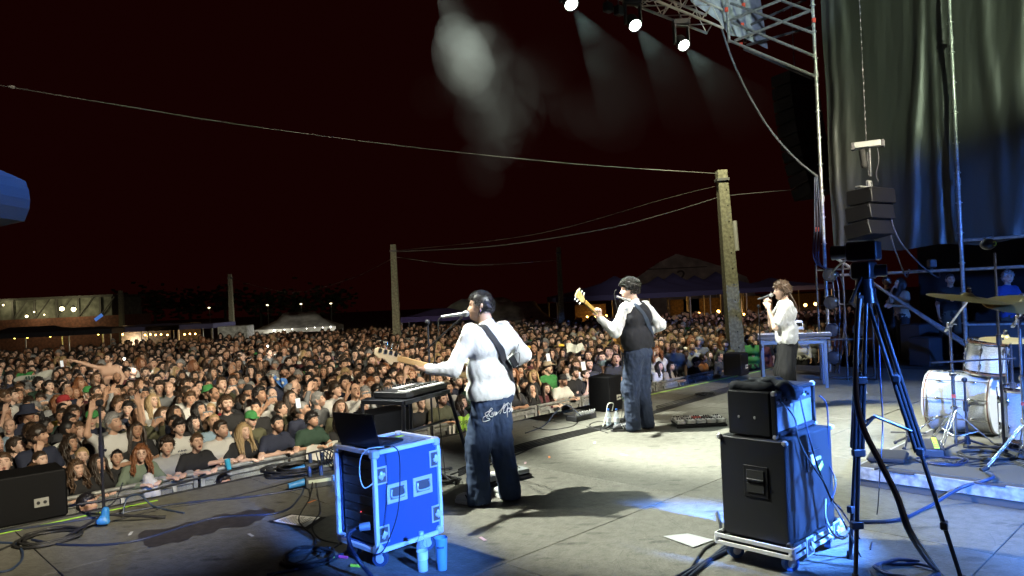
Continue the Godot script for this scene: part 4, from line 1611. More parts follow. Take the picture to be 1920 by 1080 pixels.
	tube(m, smooth_path([Vector3(-0.10, 1.22, -0.185), Vector3(-0.16, 1.24, -0.2), Vector3(-0.19, 1.18, -0.17), Vector3(-0.18, 1.09, -0.15)], 5), 0.003, 5)
	part("belt_pack", m, mat("black plastic", Color(0.015, 0.015, 0.017), 0.4), t)
	m = MB.new()
	ell(m, Transform3D(Basis.IDENTITY, hp + hb * Vector3(0.086, -0.034, -0.006)), Vector3(0.006, 0.012, 0.006), 8)
	part("earpiece", m, mat("earpiece", Color(0.3, 0.18, 0.5), 0.2, 0.5), t)
	var strap := wear_strap([Vector3(0.10, 1.36, 0.16), Vector3(0.105, 1.50, 0.04), Vector3(0.08, 1.46, -0.10), Vector3(0.02, 1.33, -0.16), Vector3(-0.06, 1.20, -0.17), Vector3(-0.15, 1.06, -0.14), Vector3(-0.22, 0.97, -0.02), Vector3(-0.16, 0.97, 0.13)], swe, 0.062)
	bass_guitar(t.transform, strap)
	# ---- guitarist
	at = at_y(1202, 806)
	t = thing("person", "curly-haired guitarist seen from behind in dark knitted vest over white shirt", "person", Vector3(at.x, 0.002, at.z), facing(face).scaled(Vector3.ONE * 1.045), "musicians on the stage")
	var gxf := t.transform
	j = {"hip": Vector3(0, 0, 0), "lf": Vector3(0.13, 0, 0.03), "rf": Vector3(-0.10, 0, 0.0)}
	Le = Vector3(0.27, 1.16, 0.10); Lw = Vector3(0.385, 1.335, 0.24)
	Re = Vector3(-0.37, 1.21, -0.08); Rw = Vector3(-0.17, 1.04, 0.16)
	hp = Vector3(0.03, 1.63, 0.045)
	hb = Basis.from_euler(Vector3(0.0, 0.85, 0.0))
	o = {"w": 0.98, "jaw": 1.0, "nose": 1.0, "open": 0.25, "beard": 0.1, "brow": 1.0}
	m = MB.new()
	flesh(m, [[Vector3(0, 1.36, -0.01), Vector3(0.02, 1.58, 0.025), 0.064, 0.055], [Vector3(-0.09, 1.3, 0), Vector3(0.09, 1.3, 0), 0.07, 0.07], [Vector3(-0.14, 1.42, 0), Vector3(0.14, 1.42, 0), 0.04, 0.04], [Vector3(0, 1.3, 0), Vector3(0, 0.98, 0), 0.07, 0.07], [Ls, Le, 0.045, 0.038], [Le, Lw, 0.037, 0.026], [Rs, Re, 0.045, 0.038], [Re, Rw, 0.037, 0.026], [Vector3(0.08, 0.95, 0), j.lf + Vector3(0, 0.1, -0.03), 0.05, 0.03], [Vector3(-0.08, 0.95, 0), j.rf + Vector3(0, 0.1, -0.03), 0.05, 0.03]], 0.014, 0.012)
	put_hand(m, "grip", Lw, Vector3(0.05, 0.9, 0.02), Vector3(0.85, 0.1, -0.5), true)
	put_hand(m, "relaxed", Rw, Vector3(0.8, -0.25, 0.2), Vector3(0, 0, -1), false)
	face_head(t, m, o, hp, hb)
	part("body", m, skin_mat(0), t)
	hm = hair(o, {"thick": 0.032, "side": 0.005, "amp": 0.3, "strands": 900, "slen": 0.018, "curl": 0.012, "sr": 0.0048, "low": -0.03, "front": 0.052}, 8)
	inst("hair", hm.mesh(), mat("hair guitarist", Color(0.012, 0.010, 0.009), 0.4), t, Transform3D(hb, hp))
	m = MB.new()
	flesh(m, [[Vector3(-0.10, 1.31, -0.005), Vector3(0.10, 1.31, -0.005), 0.115, 0.115], [Vector3(-0.14, 1.415, -0.005), Vector3(0.14, 1.415, -0.005), 0.066, 0.066], [Vector3(0, 1.42, -0.005), Vector3(0.01, 1.50, 0.008), 0.072, 0.062], [Ls, Le, 0.074, 0.062], [Le, Le.lerp(Lw, 0.92), 0.064, 0.042], [Rs, Re, 0.074, 0.064], [Re, Re.lerp(Rw, 0.9), 0.066, 0.042]], 0.0125, 0.013)
	wrinkle(m, 0.010, Vector3(110, 70, 110), 14.0)
	wrinkle(m, 0.005, Vector3(260, 170, 260), 19.0)
	part("shirt", m, cloth("shirt white", Color(0.68, 0.69, 0.70)), t)
	m = MB.new()
	flesh(m, [[Vector3(-0.105, 1.31, -0.005), Vector3(0.105, 1.31, -0.005), 0.130, 0.130], [Vector3(-0.135, 1.415, -0.005), Vector3(0.135, 1.415, -0.005), 0.076, 0.076], [Vector3(-0.095, 1.12, 0.0), Vector3(0.095, 1.12, 0.0), 0.136, 0.136], [Vector3(-0.09, 1.03, 0.0), Vector3(0.09, 1.03, 0.0), 0.132, 0.132]], 0.0135, 0.017)
	wrinkle(m, 0.007, Vector3(80, 90, 80), 24.0)
	var vest := m
	part("knitted_vest", m, cloth("vest", Color(0.006, 0.007, 0.013), 10.0), t)
	m = MB.new()
	flesh(m, legs_bones(j, 0.108, 0.095, 0.085), 0.0135, 0.016)
	for i in m.v.size():
		m.v[i].y = maxf(m.v[i].y, 0.02)
	m.smooth_normals()
	wrinkle(m, 0.012, Vector3(200, 60, 200), 32.0)
	wrinkle(m, 0.006, Vector3(140, 330, 140), 42.0)
	part("jeans", m, cloth("denim dark", Color(0.015, 0.028, 0.064), 7.0), t)
	m = MB.new()
	bx(m, Vector3(-0.17, 0.99, -0.10), Vector3(0.035, 0.07, 0.05), 0.006, Basis(Vector3.UP, 0.9))
	part("belt_pack", m, mat("black plastic", Color(0.015, 0.015, 0.017), 0.4), t)
	m = MB.new()
	bx(m, Vector3(-0.13, 0.885, -0.15), Vector3(0.03, 0.04, 0.012), 0.003, Basis(Vector3.UP, 0.5))
	part("label_patch", m, mat("patch", Color(0.6, 0.6, 0.58), 0.7), t)
	var shm := mat("shoe dark", Color(0.014, 0.015, 0.02), 0.55)
	sneaker(t, j.lf + Vector3(0.02, 0, 0.06), 0.75, shm, mat("sole dark", Color(0.05, 0.05, 0.055), 0.6), mat("shoe stripe", Color(0.6, 0.6, 0.62), 0.6))
	sneaker(t, j.rf + Vector3(0, 0, 0.03), -0.3, shm, mat("sole dark", Color(0.05, 0.05, 0.055), 0.6), mat("shoe stripe", Color(0.6, 0.6, 0.62), 0.6))
	strap = wear_strap([Vector3(0.09, 1.34, 0.15), Vector3(0.095, 1.49, 0.04), Vector3(0.06, 1.44, -0.11), Vector3(0.0, 1.32, -0.15), Vector3(-0.08, 1.20, -0.15), Vector3(-0.17, 1.09, -0.10), Vector3(-0.22, 1.02, 0.0), Vector3(-0.15, 1.0, 0.12)], vest, 0.058)
	electric_guitar(gxf, strap)
	# ---- singer
	at = at_d(1481, 528 + 1.74 * 136, 10.3)
	t = thing("person", "singer in white T-shirt and black trousers holding a microphone with both hands", "person", Vector3(at.x, 0.002, at.z), facing(Vector3(-0.98, 0, -0.20)).scaled(Vector3.ONE * 0.985), "musicians on the stage")
	j = {"hip": Vector3(0, 0, 0), "lf": Vector3(0.11, 0, 0.02), "rf": Vector3(-0.11, 0, 0.05)}
	Le = Vector3(0.19, 1.13, 0.17); Lw = Vector3(0.065, 1.40, 0.235)
	Re = Vector3(-0.20, 1.15, 0.17); Rw = Vector3(-0.055, 1.44, 0.22)
	hp = Vector3(0.0, 1.63, 0.03)
	hb = Basis.from_euler(Vector3(0.05, 0.08, 0.0))
	o = {"w": 0.97, "jaw": 1.0, "nose": 1.0, "open": 0.5, "beard": 0.15, "brow": 1.0}
	m = MB.new()
	flesh(m, [[Vector3(0, 1.36, -0.01), Vector3(0, 1.58, 0.012), 0.064, 0.055], [Vector3(-0.09, 1.3, 0), Vector3(0.09, 1.3, 0), 0.07, 0.07], [Vector3(-0.14, 1.42, 0), Vector3(0.14, 1.42, 0), 0.04, 0.04], [Vector3(0, 1.3, 0), Vector3(0, 0.98, 0), 0.07, 0.07], [Ls, Le, 0.045, 0.040], [Le, Lw, 0.038, 0.026], [Rs, Re, 0.045, 0.040], [Re, Rw, 0.038, 0.026], [Vector3(0.08, 0.95, 0), j.lf + Vector3(0, 0.1, -0.03), 0.05, 0.03], [Vector3(-0.08, 0.95, 0), j.rf + Vector3(0, 0.1, -0.03), 0.05, 0.03]], 0.015, 0.012)
	put_hand(m, "fist", Lw, Vector3(-0.3, 0.8, 0.25), Vector3(-0.9, 0.0, 0.1), true)
	put_hand(m, "fist", Rw, Vector3(0.3, 0.8, 0.25), Vector3(0.9, 0.0, 0.1), false)
	face_head(t, m, o, hp, hb)
	part("body", m, skin_mat(2), t)
	hm = hair(o, {"thick": 0.030, "side": 0.020, "amp": 0.35, "strands": 500, "slen": 0.04, "low": -0.075, "sr": 0.003, "front": 0.050, "fwd": 0.4}, 21)
	tube(hm, smooth_path([Vector3(0.03, -0.05, -0.09), Vector3(0.035, -0.12, -0.125), Vector3(0.04, -0.22, -0.16), Vector3(0.035, -0.33, -0.175)], 4), 0.018, 6, 0.006)
	inst("hair", hm.mesh(), mat("hair singer", Color(0.075, 0.045, 0.028), 0.45), t, Transform3D(hb, hp))
	m = MB.new()
	flesh(m, [[Vector3(-0.11, 1.31, -0.005), Vector3(0.11, 1.31, -0.005), 0.13, 0.13], [Vector3(-0.145, 1.415, -0.005), Vector3(0.145, 1.415, -0.005), 0.072, 0.072], [Vector3(-0.10, 1.10, 0.0), Vector3(0.10, 1.10, 0.0), 0.14, 0.14], [Vector3(-0.10, 0.98, 0.0), Vector3(0.10, 0.98, 0.0), 0.14, 0.14], [Vector3(0, 1.42, -0.005), Vector3(0, 1.46, 0.005), 0.075, 0.068], [Ls, Ls.lerp(Le, 0.72), 0.078, 0.080], [Rs, Rs.lerp(Re, 0.72), 0.078, 0.080]], 0.0135, 0.017)
	for i in m.v.size():
		m.v[i].y = maxf(m.v[i].y, 0.90)
	m.smooth_normals()
	wrinkle(m, 0.011, Vector3(220, 90, 220), 51.0)
	part("t_shirt", m, cloth("tee white", Color(0.68, 0.68, 0.67)), t)
	m = MB.new()
	flesh(m, legs_bones(j, 0.118, 0.115, 0.11), 0.015, 0.016)
	for i in m.v.size():
		m.v[i].y = maxf(m.v[i].y, 0.02)
	m.smooth_normals()
	wrinkle(m, 0.012, Vector3(220, 40, 220), 61.0)
	part("trousers", m, cloth("trousers black", Color(0.005, 0.005, 0.007)), t)
	sneaker(t, j.lf + Vector3(0, 0, 0.03), 0.1, shm, white_sole, shm)
	sneaker(t, j.rf + Vector3(0, 0, 0.03), -0.1, shm, white_sole, shm)
	var sx := t.transform
	microphone(sx * Vector3(0.005, 1.585, 0.145), sx * Vector3(0.0, 1.525, 0.36), "microphone held in both hands of the singer", mat("mic grip", Color(0.05, 0.05, 0.055), 0.4, 0.3))

func microphone(tip: Vector3, tail: Vector3, label: String, grip: Material) -> Node3D:
	var d := (tip - tail).normalized()
	var t := thing("microphone", label, "microphone", tail, Basis.IDENTITY, "vocal microphones")
	var m := MB.new()
	var L := tail.distance_to(tip)
	cyl(m, Vector3.ZERO, d * (L - 0.05), 0.011, 0.017, 12)
	part("handle", m, grip, t)
	m = MB.new()
	ell(m, Transform3D(Basis.IDENTITY, d * (L - 0.025)), Vector3.ONE * 0.026, 14)
	cyl(m, d * (L - 0.056), d * (L - 0.036), 0.018, 0.026, 12)
	part("grille", m, mat("mic grille", Color(0.55, 0.55, 0.55), 0.45, 0.8, "cell", 60.0), t)
	return t

func bass_guitar(xf: Transform3D, strap: MB) -> void:
	var t := thing("bass_guitar", "four-string bass guitar with pale headstock held by the bassist", "bass guitar", xf.origin, xf.basis)
	var hs := Vector3(0.83, 1.285, 0.245)
	var bc := Vector3(-0.12, 1.00, 0.235)
	var x := (hs - bc).normalized()
	var z := Vector3(-0.10, 0.0, 1.0)
	z = (z - x * z.dot(x)).normalized()
	var y := z.cross(x)
	var b := Basis(x, y, z)
	var m := MB.new()
	var ol := PackedVector2Array()
	for p in [[0.23, 0.10], [0.20, 0.145], [0.12, 0.125], [0.02, 0.095], [-0.08, 0.12], [-0.17, 0.15], [-0.23, 0.09], [-0.25, 0.0], [-0.22, -0.10], [-0.14, -0.15], [-0.05, -0.125], [0.03, -0.10], [0.10, -0.13], [0.16, -0.13], [0.14, -0.06], [0.11, -0.03], [0.11, 0.03], [0.16, 0.06]]:
		ol.append(Vector2(p[0], p[1]))
	plate(m, Transform3D(b, bc), ol, 0.042)
	part("body", m, mat("bass body", Color(0.55, 0.50, 0.36), 0.25), t)
	m = MB.new()
	box(m, Transform3D(b, bc.lerp(hs, 0.53)), Vector3(0.80, 0.05, 0.018), 0.008)
	part("neck", m, mat("maple", Color(0.58, 0.38, 0.17), 0.35, 0, "fine", 4.0), t)
	m = MB.new()
	box(m, Transform3D(b, bc.lerp(hs, 0.53) + z * 0.012), Vector3(0.80, 0.052, 0.006), 0.002)
	part("fretboard", m, mat("rosewood", Color(0.06, 0.03, 0.018), 0.45), t)
	m = MB.new()
	ol = PackedVector2Array()
	for p in [[-0.09, 0.024], [-0.06, 0.048], [0.12, 0.050], [0.145, 0.030], [0.14, -0.01], [0.10, -0.03], [0.05, -0.025], [0.0, -0.05], [-0.03, -0.062], [-0.045, -0.035], [-0.09, -0.024]]:
		ol.append(Vector2(p[0], p[1]))
	plate(m, Transform3D(b, hs), ol, 0.016)
	part("headstock", m, mat("maple pale", Color(0.66, 0.56, 0.42), 0.35, 0, "fine", 4.0), t)
	for i in 4:
		m = MB.new()
		var c := hs + x * (-0.045 + i * 0.05) + y * 0.028
		box(m, Transform3D(b, c - z * 0.013), Vector3(0.034, 0.034, 0.012), 0.003)
		cyl(m, c + z * 0.004, c + z * 0.024, 0.008, -1, 10)
		cyl(m, c - z * 0.012, c - z * 0.012 + y * 0.045, 0.004, -1, 8)
		var kb := b * Basis(Vector3.UP, 1.2 - i * 0.7)
		ell(m, Transform3D(kb, c - z * 0.012 + y * 0.062), Vector3(0.018, 0.020, 0.004), 12)
		part("tuning_peg", m, mat("chrome", Color(0.75, 0.75, 0.75), 0.15, 1.0), t)
	for i in 4:
		m = MB.new()
		cyl(m, bc - x * 0.12 + y * (i - 1.5) * 0.017 + z * 0.034, hs - x * 0.07 + y * (i - 1.5) * 0.010 + z * 0.018, 0.0012, -1, 4)
		part("string", m, mat("string", Color(0.5, 0.5, 0.5), 0.3, 1.0), t)
	part("strap", strap, mat("strap black", Color(0.02, 0.02, 0.024), 0.6, 0, "cloth", 10.0), t)

func electric_guitar(xf: Transform3D, strap: MB) -> void:
	var t := thing("electric_guitar", "amber electric guitar raised to shoulder height by the guitarist", "electric guitar", xf.origin, xf.basis)
	var hs := Vector3(0.66, 1.585, 0.27)
	var bc := Vector3(-0.06, 1.04, 0.21)
	var x := (hs - bc).normalized()
	var z := Vector3(-0.05, 0.0, 1.0)
	z = (z - x * z.dot(x)).normalized()
	var y := z.cross(x)
	var b := Basis(x, y, z)
	var m := MB.new()
	var ol := PackedVector2Array()
	for i in 28:
		var a := TAU * i / 28
		var r := 0.165 + 0.025 * cos(2.0 * a) - (0.05 * exp(-pow((absf(fmod(a + PI, TAU) - PI) - 1.25) / 0.25, 2)))
		ol.append(Vector2(r * cos(a) * 1.15, r * sin(a)))
	plate(m, Transform3D(b, bc), ol, 0.045)
	part("body", m, mat("guitar body", Color(0.42, 0.20, 0.05), 0.2), t)
	m = MB.new()
	box(m, Transform3D(b, bc.lerp(hs, 0.56)), Vector3(0.62, 0.048, 0.024), 0.009)
	part("neck", m, mat("amber neck", Color(0.55, 0.34, 0.08), 0.3, 0, "fine", 4.0), t)
	m = MB.new()
	box(m, Transform3D(b, bc.lerp(hs, 0.56) + z * 0.015), Vector3(0.62, 0.05, 0.006), 0.002)
	part("fretboard", m, mat("rosewood", Color(0.06, 0.03, 0.018), 0.45), t)
	m = MB.new()
	ol = PackedVector2Array([Vector2(-0.08, 0.022), Vector2(-0.04, 0.038), Vector2(0.09, 0.045), Vector2(0.10, 0.02), Vector2(0.09, 0.0), Vector2(0.10, -0.02), Vector2(0.09, -0.045), Vector2(-0.04, -0.038), Vector2(-0.08, -0.022)])
	plate(m, Transform3D(b * Basis(Vector3.UP, 0.2), hs), ol, 0.015)
	part("headstock", m, mat("amber head", Color(0.60, 0.45, 0.20), 0.35), t)
	for i in 3:
		for s in [-1.0, 1.0]:
			m = MB.new()
			var c: Vector3 = hs + x * (-0.03 + i * 0.045) + y * s * 0.038
			cyl(m, c, c + y * s * 0.028, 0.004, -1, 6)
			ell(m, Transform3D(b, c + y * s * 0.034), Vector3(0.009, 0.010, 0.006), 8)
			part("tuning_peg", m, mat("peg ivory", Color(0.75, 0.75, 0.7), 0.3), t)
	for i in 6:
		m = MB.new()
		cyl(m, bc - x * 0.08 + y * (i - 2.5) * 0.010 + z * 0.032, hs - x * 0.06 + y * (i - 2.5) * 0.007 + z * 0.016, 0.0009, -1, 4)
		part("string", m, mat("string", Color(0.5, 0.5, 0.5), 0.3, 1.0), t)
	part("strap", strap, mat("strap navy", Color(0.03, 0.045, 0.075), 0.5, 0, "cloth", 10.0), t)

# ---------------------------------------------------------------- beyond the crowd
func wire(pts: Array, r: float, label: String, called := "overhead_wire", col := Color(0.05, 0.05, 0.05)) -> void:
	var m := MB.new()
	tube(m, smooth_path(pts, 8), r, 5)
	single(called, m, mat("wire%s" % col.to_html(), col, 0.7), label, "wire", "overhead wires")

func pole(px: float, py: float, d: float, lean: float, w: float, label: String) -> Node3D:
	var top := at_d(px, py, d)
	var h := top.y - GROUND
	var t := thing("utility_pole", label, "utility pole", Vector3(top.x + lean * h, GROUND, top.z), Basis(Vector3.BACK, lean), "concrete utility poles")
	poles.append(Vector2(top.x + lean * h, top.z))
	var m := MB.new()
	var s := m.v.size()
	var a := [[-1, -1], [1, -1], [1, 1], [-1, 1]]
	for f in 4:
		var c0: Array = a[f]
		var c1: Array = a[(f + 1) % 4]
		var nn := Vector3(c0[0] + c1[0], 0, c0[1] + c1[1]).normalized()
		var k := []
		for q in [[c0, 0.0, w], [c1, 0.0, w], [c1, h, w * 0.6], [c0, h, w * 0.6]]:
			k.append(m.add(Vector3(q[0][0] * q[2] * 0.5, q[1], q[0][1] * q[2] * 0.5), nn))
		m.quad(k[0], k[1], k[2], k[3])
	bx(m, Vector3(0, h, 0), Vector3(w * 0.6, 0.02, w * 0.6))
	part("shaft", m, mat("pole concrete", Color(0.30, 0.29, 0.20), 0.9, 0, "grime", 1.5), t)
	m = MB.new()
	bx(m, Vector3(0, h - 0.25, 0), Vector3(w * 0.8, 0.08, w * 0.8), 0.01)
	part("bracket", m, mat("bracket", Color(0.10, 0.10, 0.10), 0.6), t)
	return t

func tent(c: Vector3, w: float, dep: float, eave: float, peak: float, roof: Material, called: String, label: String, turn := 0.0, ridge := 0.0, group := "") -> Node3D:
	var t := thing(called, label, "tent", c, Basis(Vector3.UP, turn), group)
	var m := MB.new()
	# sagging roof between eave corners and the peak or ridge
	var n := 10
	var idx := []
	for i in n + 1:
		var row := []
		for k in n + 1:
			var fx := float(i) / n * 2.0 - 1.0
			var fz := float(k) / n * 2.0 - 1.0
			var rx := maxf(0.0, absf(fx) - ridge) / (1.0 - ridge)
			var q := maxf(rx, absf(fz))
			var y := lerpf(peak, eave, pow(q, 0.62))
			row.append(m.add(Vector3(fx * w / 2, y, fz * dep / 2), Vector3.UP))
		idx.append(row)
	for i in n:
		for k in n:
			m.quad(idx[i][k], idx[i + 1][k], idx[i + 1][k + 1], idx[i][k + 1])
	m.smooth_normals()
	part("roof", m, roof, t)
	m = MB.new()
	for s in [-1.0, 1.0]:
		bx(m, Vector3(0, eave - 0.14, s * dep / 2), Vector3(w, 0.28, 0.02))
		bx(m, Vector3(s * w / 2, eave - 0.14, 0), Vector3(0.02, 0.28, dep - 0.04))
	part("valance", m, roof, t)
	for sx in [-1.0, 1.0]:
		for sz in [-1.0, 1.0]:
			m = MB.new()
			cyl(m, Vector3(sx * (w / 2 - 0.06), 0, sz * (dep / 2 - 0.06)), Vector3(sx * (w / 2 - 0.06), eave, sz * (dep / 2 - 0.06)), 0.04)
			part("post", m, mat("tent post", Color(0.4, 0.4, 0.4), 0.5, 0.5), t)
	return t

func bulb(at: Vector3, col: Color, e: float, r: float, label: String, called := "light_bulb", glare := 30.0) -> void:
	var t := thing(called, label, "lamp", at, Basis.IDENTITY, "lamps beyond the crowd")
	var m := MB.new()
	ell(m, Transform3D.IDENTITY, Vector3.ONE * r, 10)
	part("bulb", m, glow("bulb%s%d" % [col.to_html(), int(glare)], col, glare), t)
	m = MB.new()
	cyl(m, Vector3(0, r * 0.8, 0), Vector3(0, r * 2.0, 0), r * 0.5)
	part("socket", m, mat("black plastic", Color(0.015, 0.015, 0.017), 0.4), t)
	if e > 0.0:
		omni(at, col, e, r, t)

func build_far() -> void:
	var p1 := pole(1352, 320, 20.0, 0.035, 0.42, "concrete utility pole with bolt holes beside the stage front")
	var top1 := at_d(1352, 326, 20.0)
	var m := MB.new()
	var b1 := Basis(Vector3.BACK, 0.035)
	for i in 13:
		ell(m, Transform3D(Basis.IDENTITY, Vector3(0.02 + 0.004 * i, 0.7 + i * 0.42, 0.21 - i * 0.0063)), Vector3(0.02, 0.02, 0.012), 6)
	part("bolt_hole", m, mat("hole", Color(0.02, 0.02, 0.02), 0.9), p1)
	m = MB.new()
	cyl(m, Vector3(0.22, 4.1, 0.12), Vector3(0.22, 4.9, 0.10), 0.06)
	part("conduit", m, mat("conduit", Color(0.3, 0.3, 0.28), 0.6), p1)
	var p2 := pole(737, 459, 30.0, 0.0, 0.34, "concrete utility pole with a grey box among the crowd")
	m = MB.new()
	bx(m, Vector3(0.35, 1.4, 0.35), Vector3(1.3, 0.5, 0.5), 0.02)
	part("switch_box", m, mat("grey box", Color(0.32, 0.34, 0.33), 0.6), p2)
	pole(1047, 464, 35.0, 0.0, 0.32, "distant utility pole rising in front of the pale tents")
	pole(431, 514, 48.0, 0.0, 0.34, "far utility pole behind the white cabin")
	pole(226, 545, 58.0, 0.0, 0.40, "dim utility pole next to the lit building")
	wire([at_d(-60, 150, 10.4), at_d(240, 200, 12.4), at_d(480, 238, 14.0), at_d(800, 279, 16.2), at_d(1100, 309, 18.2), top1], 0.010, "thick wire with a lamp holder, running from the nearest pole overhead", "overhead_wire", Color(0.13, 0.13, 0.12))
	m = MB.new()
	ell(m, Transform3D(Basis(Vector3.BACK, -0.15), at_d(22, 163, 10.8)), Vector3(0.055, 0.026, 0.026), 12)
	single("wire_insulator", m, mat("porcelain", Color(0.6, 0.6, 0.58), 0.3), "white porcelain insulator on the overhead wire", "insulator")
	wire([top1 - Vector3(0, 0.6, 0), at_d(1250, 400, 22.0), at_d(1130, 430, 24.0), at_d(930, 461, 27.0), at_d(742, 472, 30.0)], 0.016, "sagging twisted cable between the nearest pole and the boxed pole", "overhead_wire", Color(0.12, 0.12, 0.12))
	wire([top1 - Vector3(0, 0.3, 0), at_d(1250, 372, 22.0), at_d(1000, 440, 26.0), at_d(744, 470, 30.0)], 0.009, "thin wire above the twisted cable between two poles", "overhead_wire", Color(0.10, 0.09, 0.08))
	wire([at_d(741, 482, 30.0), at_d(880, 497, 32.0), at_d(1048, 488, 35.0)], 0.012, "low wire between the boxed pole and the pole by the tents", "overhead_wire", Color(0.10, 0.10, 0.10))
	wire([at_d(741, 482, 30.0), at_d(650, 525, 36.0), at_d(540, 548, 42.0), at_d(431, 522, 48.0)], 0.012, "dim wire dropping to the pole behind the cabin", "overhead_wire", Color(0.10, 0.09, 0.08))
	wire([top1 - Vector3(0, 0.6, 0), at_d(1450, 359, 20.5), at_d(1530, 353, 21.0)], 0.012, "wire running from the nearest pole behind the scaffold", "overhead_wire", Color(0.08, 0.08, 0.08))
	# tents
	var navy := mat("tent navy", Color(0.06, 0.06, 0.14), 0.8)
	var pale := mat("tent pale", Color(0.34, 0.34, 0.30), 0.85, 0, "grime", 0.3)
	var drk := mat("tent dark", Color(0.02, 0.02, 0.03), 0.9)
	for a in [[1152, 517, 44.0, 7.6], [1233, 518, 46.0, 5.0], [1262, 511, 47.0, 5.4], [1302, 516, 48.0, 5.0], [1342, 509, 49.0, 5.4], [1445, 520, 50.0, 6.0]]:
		var p := at_d(a[0], a[1], a[2])
		tent(Vector3(p.x, GROUND, p.z), a[3], 5.0, 2.9, p.y - GROUND, navy, "pagoda_tent", "dark navy pagoda tent with a pointed peak in front of the big hall", 0.05, 0.0, "navy pagoda tents")
	# big arched hall behind with the numeral 2
	var hall := thing("festival_hall", "huge pale arched hall with a dark number two behind the pagoda tents", "hall", Vector3(0, GROUND, 0))
	m = MB.new()
	var hd := 72.0
	var ol := [[1150, 560], [1165, 541], [1200, 516], [1235, 492], [1268, 476], [1310, 486], [1355, 500], [1400, 519], [1420, 560]]
	var front := []
	for q in ol:
		front.append(at_d(q[0], q[1], hd) - Vector3(0, GROUND, 0))
	var c := m.v.size()
	var mid: Vector3 = at_d(1285, 545, hd) - Vector3(0, GROUND, 0)
	m.add(mid, Vector3(0, 0, 1))
	for q in front:
		m.add(q, Vector3(0, 0, 1))
	m.add(Vector3(front[8].x, 0, front[8].z), Vector3(0, 0, 1))
	m.add(Vector3(front[0].x, 0, front[0].z), Vector3(0, 0, 1))
	for i in 11:
		m.tri(c, c + 1 + i, c + 1 + (i + 1) % 11)
	part("gable", m, mat("hall skin", Color(0.30, 0.26, 0.20), 0.85, 0, "grime", 0.1), hall)
	m = MB.new()
	for i in 8:
		var q0: Vector3 = front[i]
		var q1: Vector3 = front[i + 1]
		var nn := Vector3(-(q1 - q0).y, (q1 - q0).x, 0).normalized()
		var s := m.v.size()
		for q in [q0, q1, q1 + Vector3(6, 0, -30), q0 + Vector3(6, 0, -30)]:
			m.add(q, nn)
		m.quad(s, s + 1, s + 2, s + 3)
	part("roof", m, mat("hall roof", Color(0.10, 0.09, 0.08), 0.8), hall)
	var num := TextMesh.new()
	num.text = "2"
	num.font_size = 64
	num.pixel_size = 0.026
	num.depth = 0.05
	var nm := inst("numeral", num, mat("numeral", Color(0.03, 0.02, 0.015), 0.8), hall)
	nm.position = at_d(1277, 517, hd - 0.1) - Vector3(0, GROUND, 0)
	var ln := MB.new()
	cyl(ln, at_d(1215, 505, hd - 0.1) - Vector3(0, GROUND, 0), at_d(1325, 500, hd - 0.1) - Vector3(0, GROUND, 0), 0.04)
	part("seam", ln, mat("numeral", Color(0.03, 0.02, 0.015), 0.8), hall)
	# pale tents in the middle
	for a in [[905, 559, 46.0, 6.5, 0.55], [965, 566, 44.0, 4.0, 0.6], [562, 585, 50.0, 5.2, 0.4]]:
		var p := at_d(a[0], a[1], a[2])
		tent(Vector3(p.x, GROUND, p.z), a[3], 4.0, (p.y - GROUND) * 0.62, p.y - GROUND, pale, "marquee_tent", "pale marquee tent " + {905: "with a long ridge left of the guitarist", 965: "with a square front near the guitarist's hands", 562: "standing alone behind the left part of the crowd"}[int(a[0])], 0.1, a[4], "pale marquee tents")
	var pm := at_d(828, 578, 42.0)
	tent(Vector3(pm.x, GROUND, pm.z), 4.2, 3.0, 2.2, pm.y - GROUND, mat("tent purple", Color(0.05, 0.03, 0.13), 0.8), "market_tent", "small purple tent beside the boxed pole", 0.0, 0.3)
	for a in [[60, 612, 44.0, 6.5], [160, 613, 44.5, 5.0], [290, 607, 46.0, 4.6], [360, 609, 46.0, 4.0]]:
		var p := at_d(a[0], a[1], a[2])
		tent(Vector3(p.x, GROUND, p.z), a[3], 3.6, 2.25, p.y - GROUND, drk if a[0] < 200 else navy, "bar_tent", ("black bar tent under the lit building" if a[0] < 200 else "navy bar tent hung with warm bulbs"), 0.0, 0.4, "bar tents")
	# counters and back walls of the bars, warm where the bulbs light them
	for a in [[252, 634, 47.5, 1.6], [300, 634, 47.5, 1.4], [355, 633, 47.5, 1.5], [1108, 600, 48.0, 2.0], [1285, 598, 51.0, 2.0], [1318, 596, 51.0, 2.6], [1400, 588, 52.0, 2.0], [1500, 588, 53.0, 3.0]]:
		var p := at_d(a[0], a[1], a[2])
		m = MB.new()
		bx(m, Vector3(p.x, GROUND + 1.15, p.z), Vector3(a[3], 2.3, 0.06))
		bx(m, Vector3(p.x, GROUND + 0.55, p.z + 1.2), Vector3(a[3], 1.1, 0.5), 0.02)
		single("bar_counter", m, mat("bar wood", Color(0.22, 0.14, 0.07), 0.7, 0, "grime", 0.8), "wooden bar with a back wall lit by warm bulbs, beyond the crowd", "bar", "bars beyond the crowd")
	var warm := Color(1.0, 0.55, 0.14)
	for a in [[230, 627, 4.0], [272, 628, 0.0], [282, 627, 0.0], [292, 628, 6.0], [302, 627, 0.0], [314, 628, 0.0], [346, 627, 0.0], [356, 626, 5.0], [366, 626, 0.0]]:
		bulb(at_d(a[0], a[1], 44.2), warm, a[2] * 0.14, 0.045, "warm bulb on the string along the bar tents", "light_bulb", 26.0)
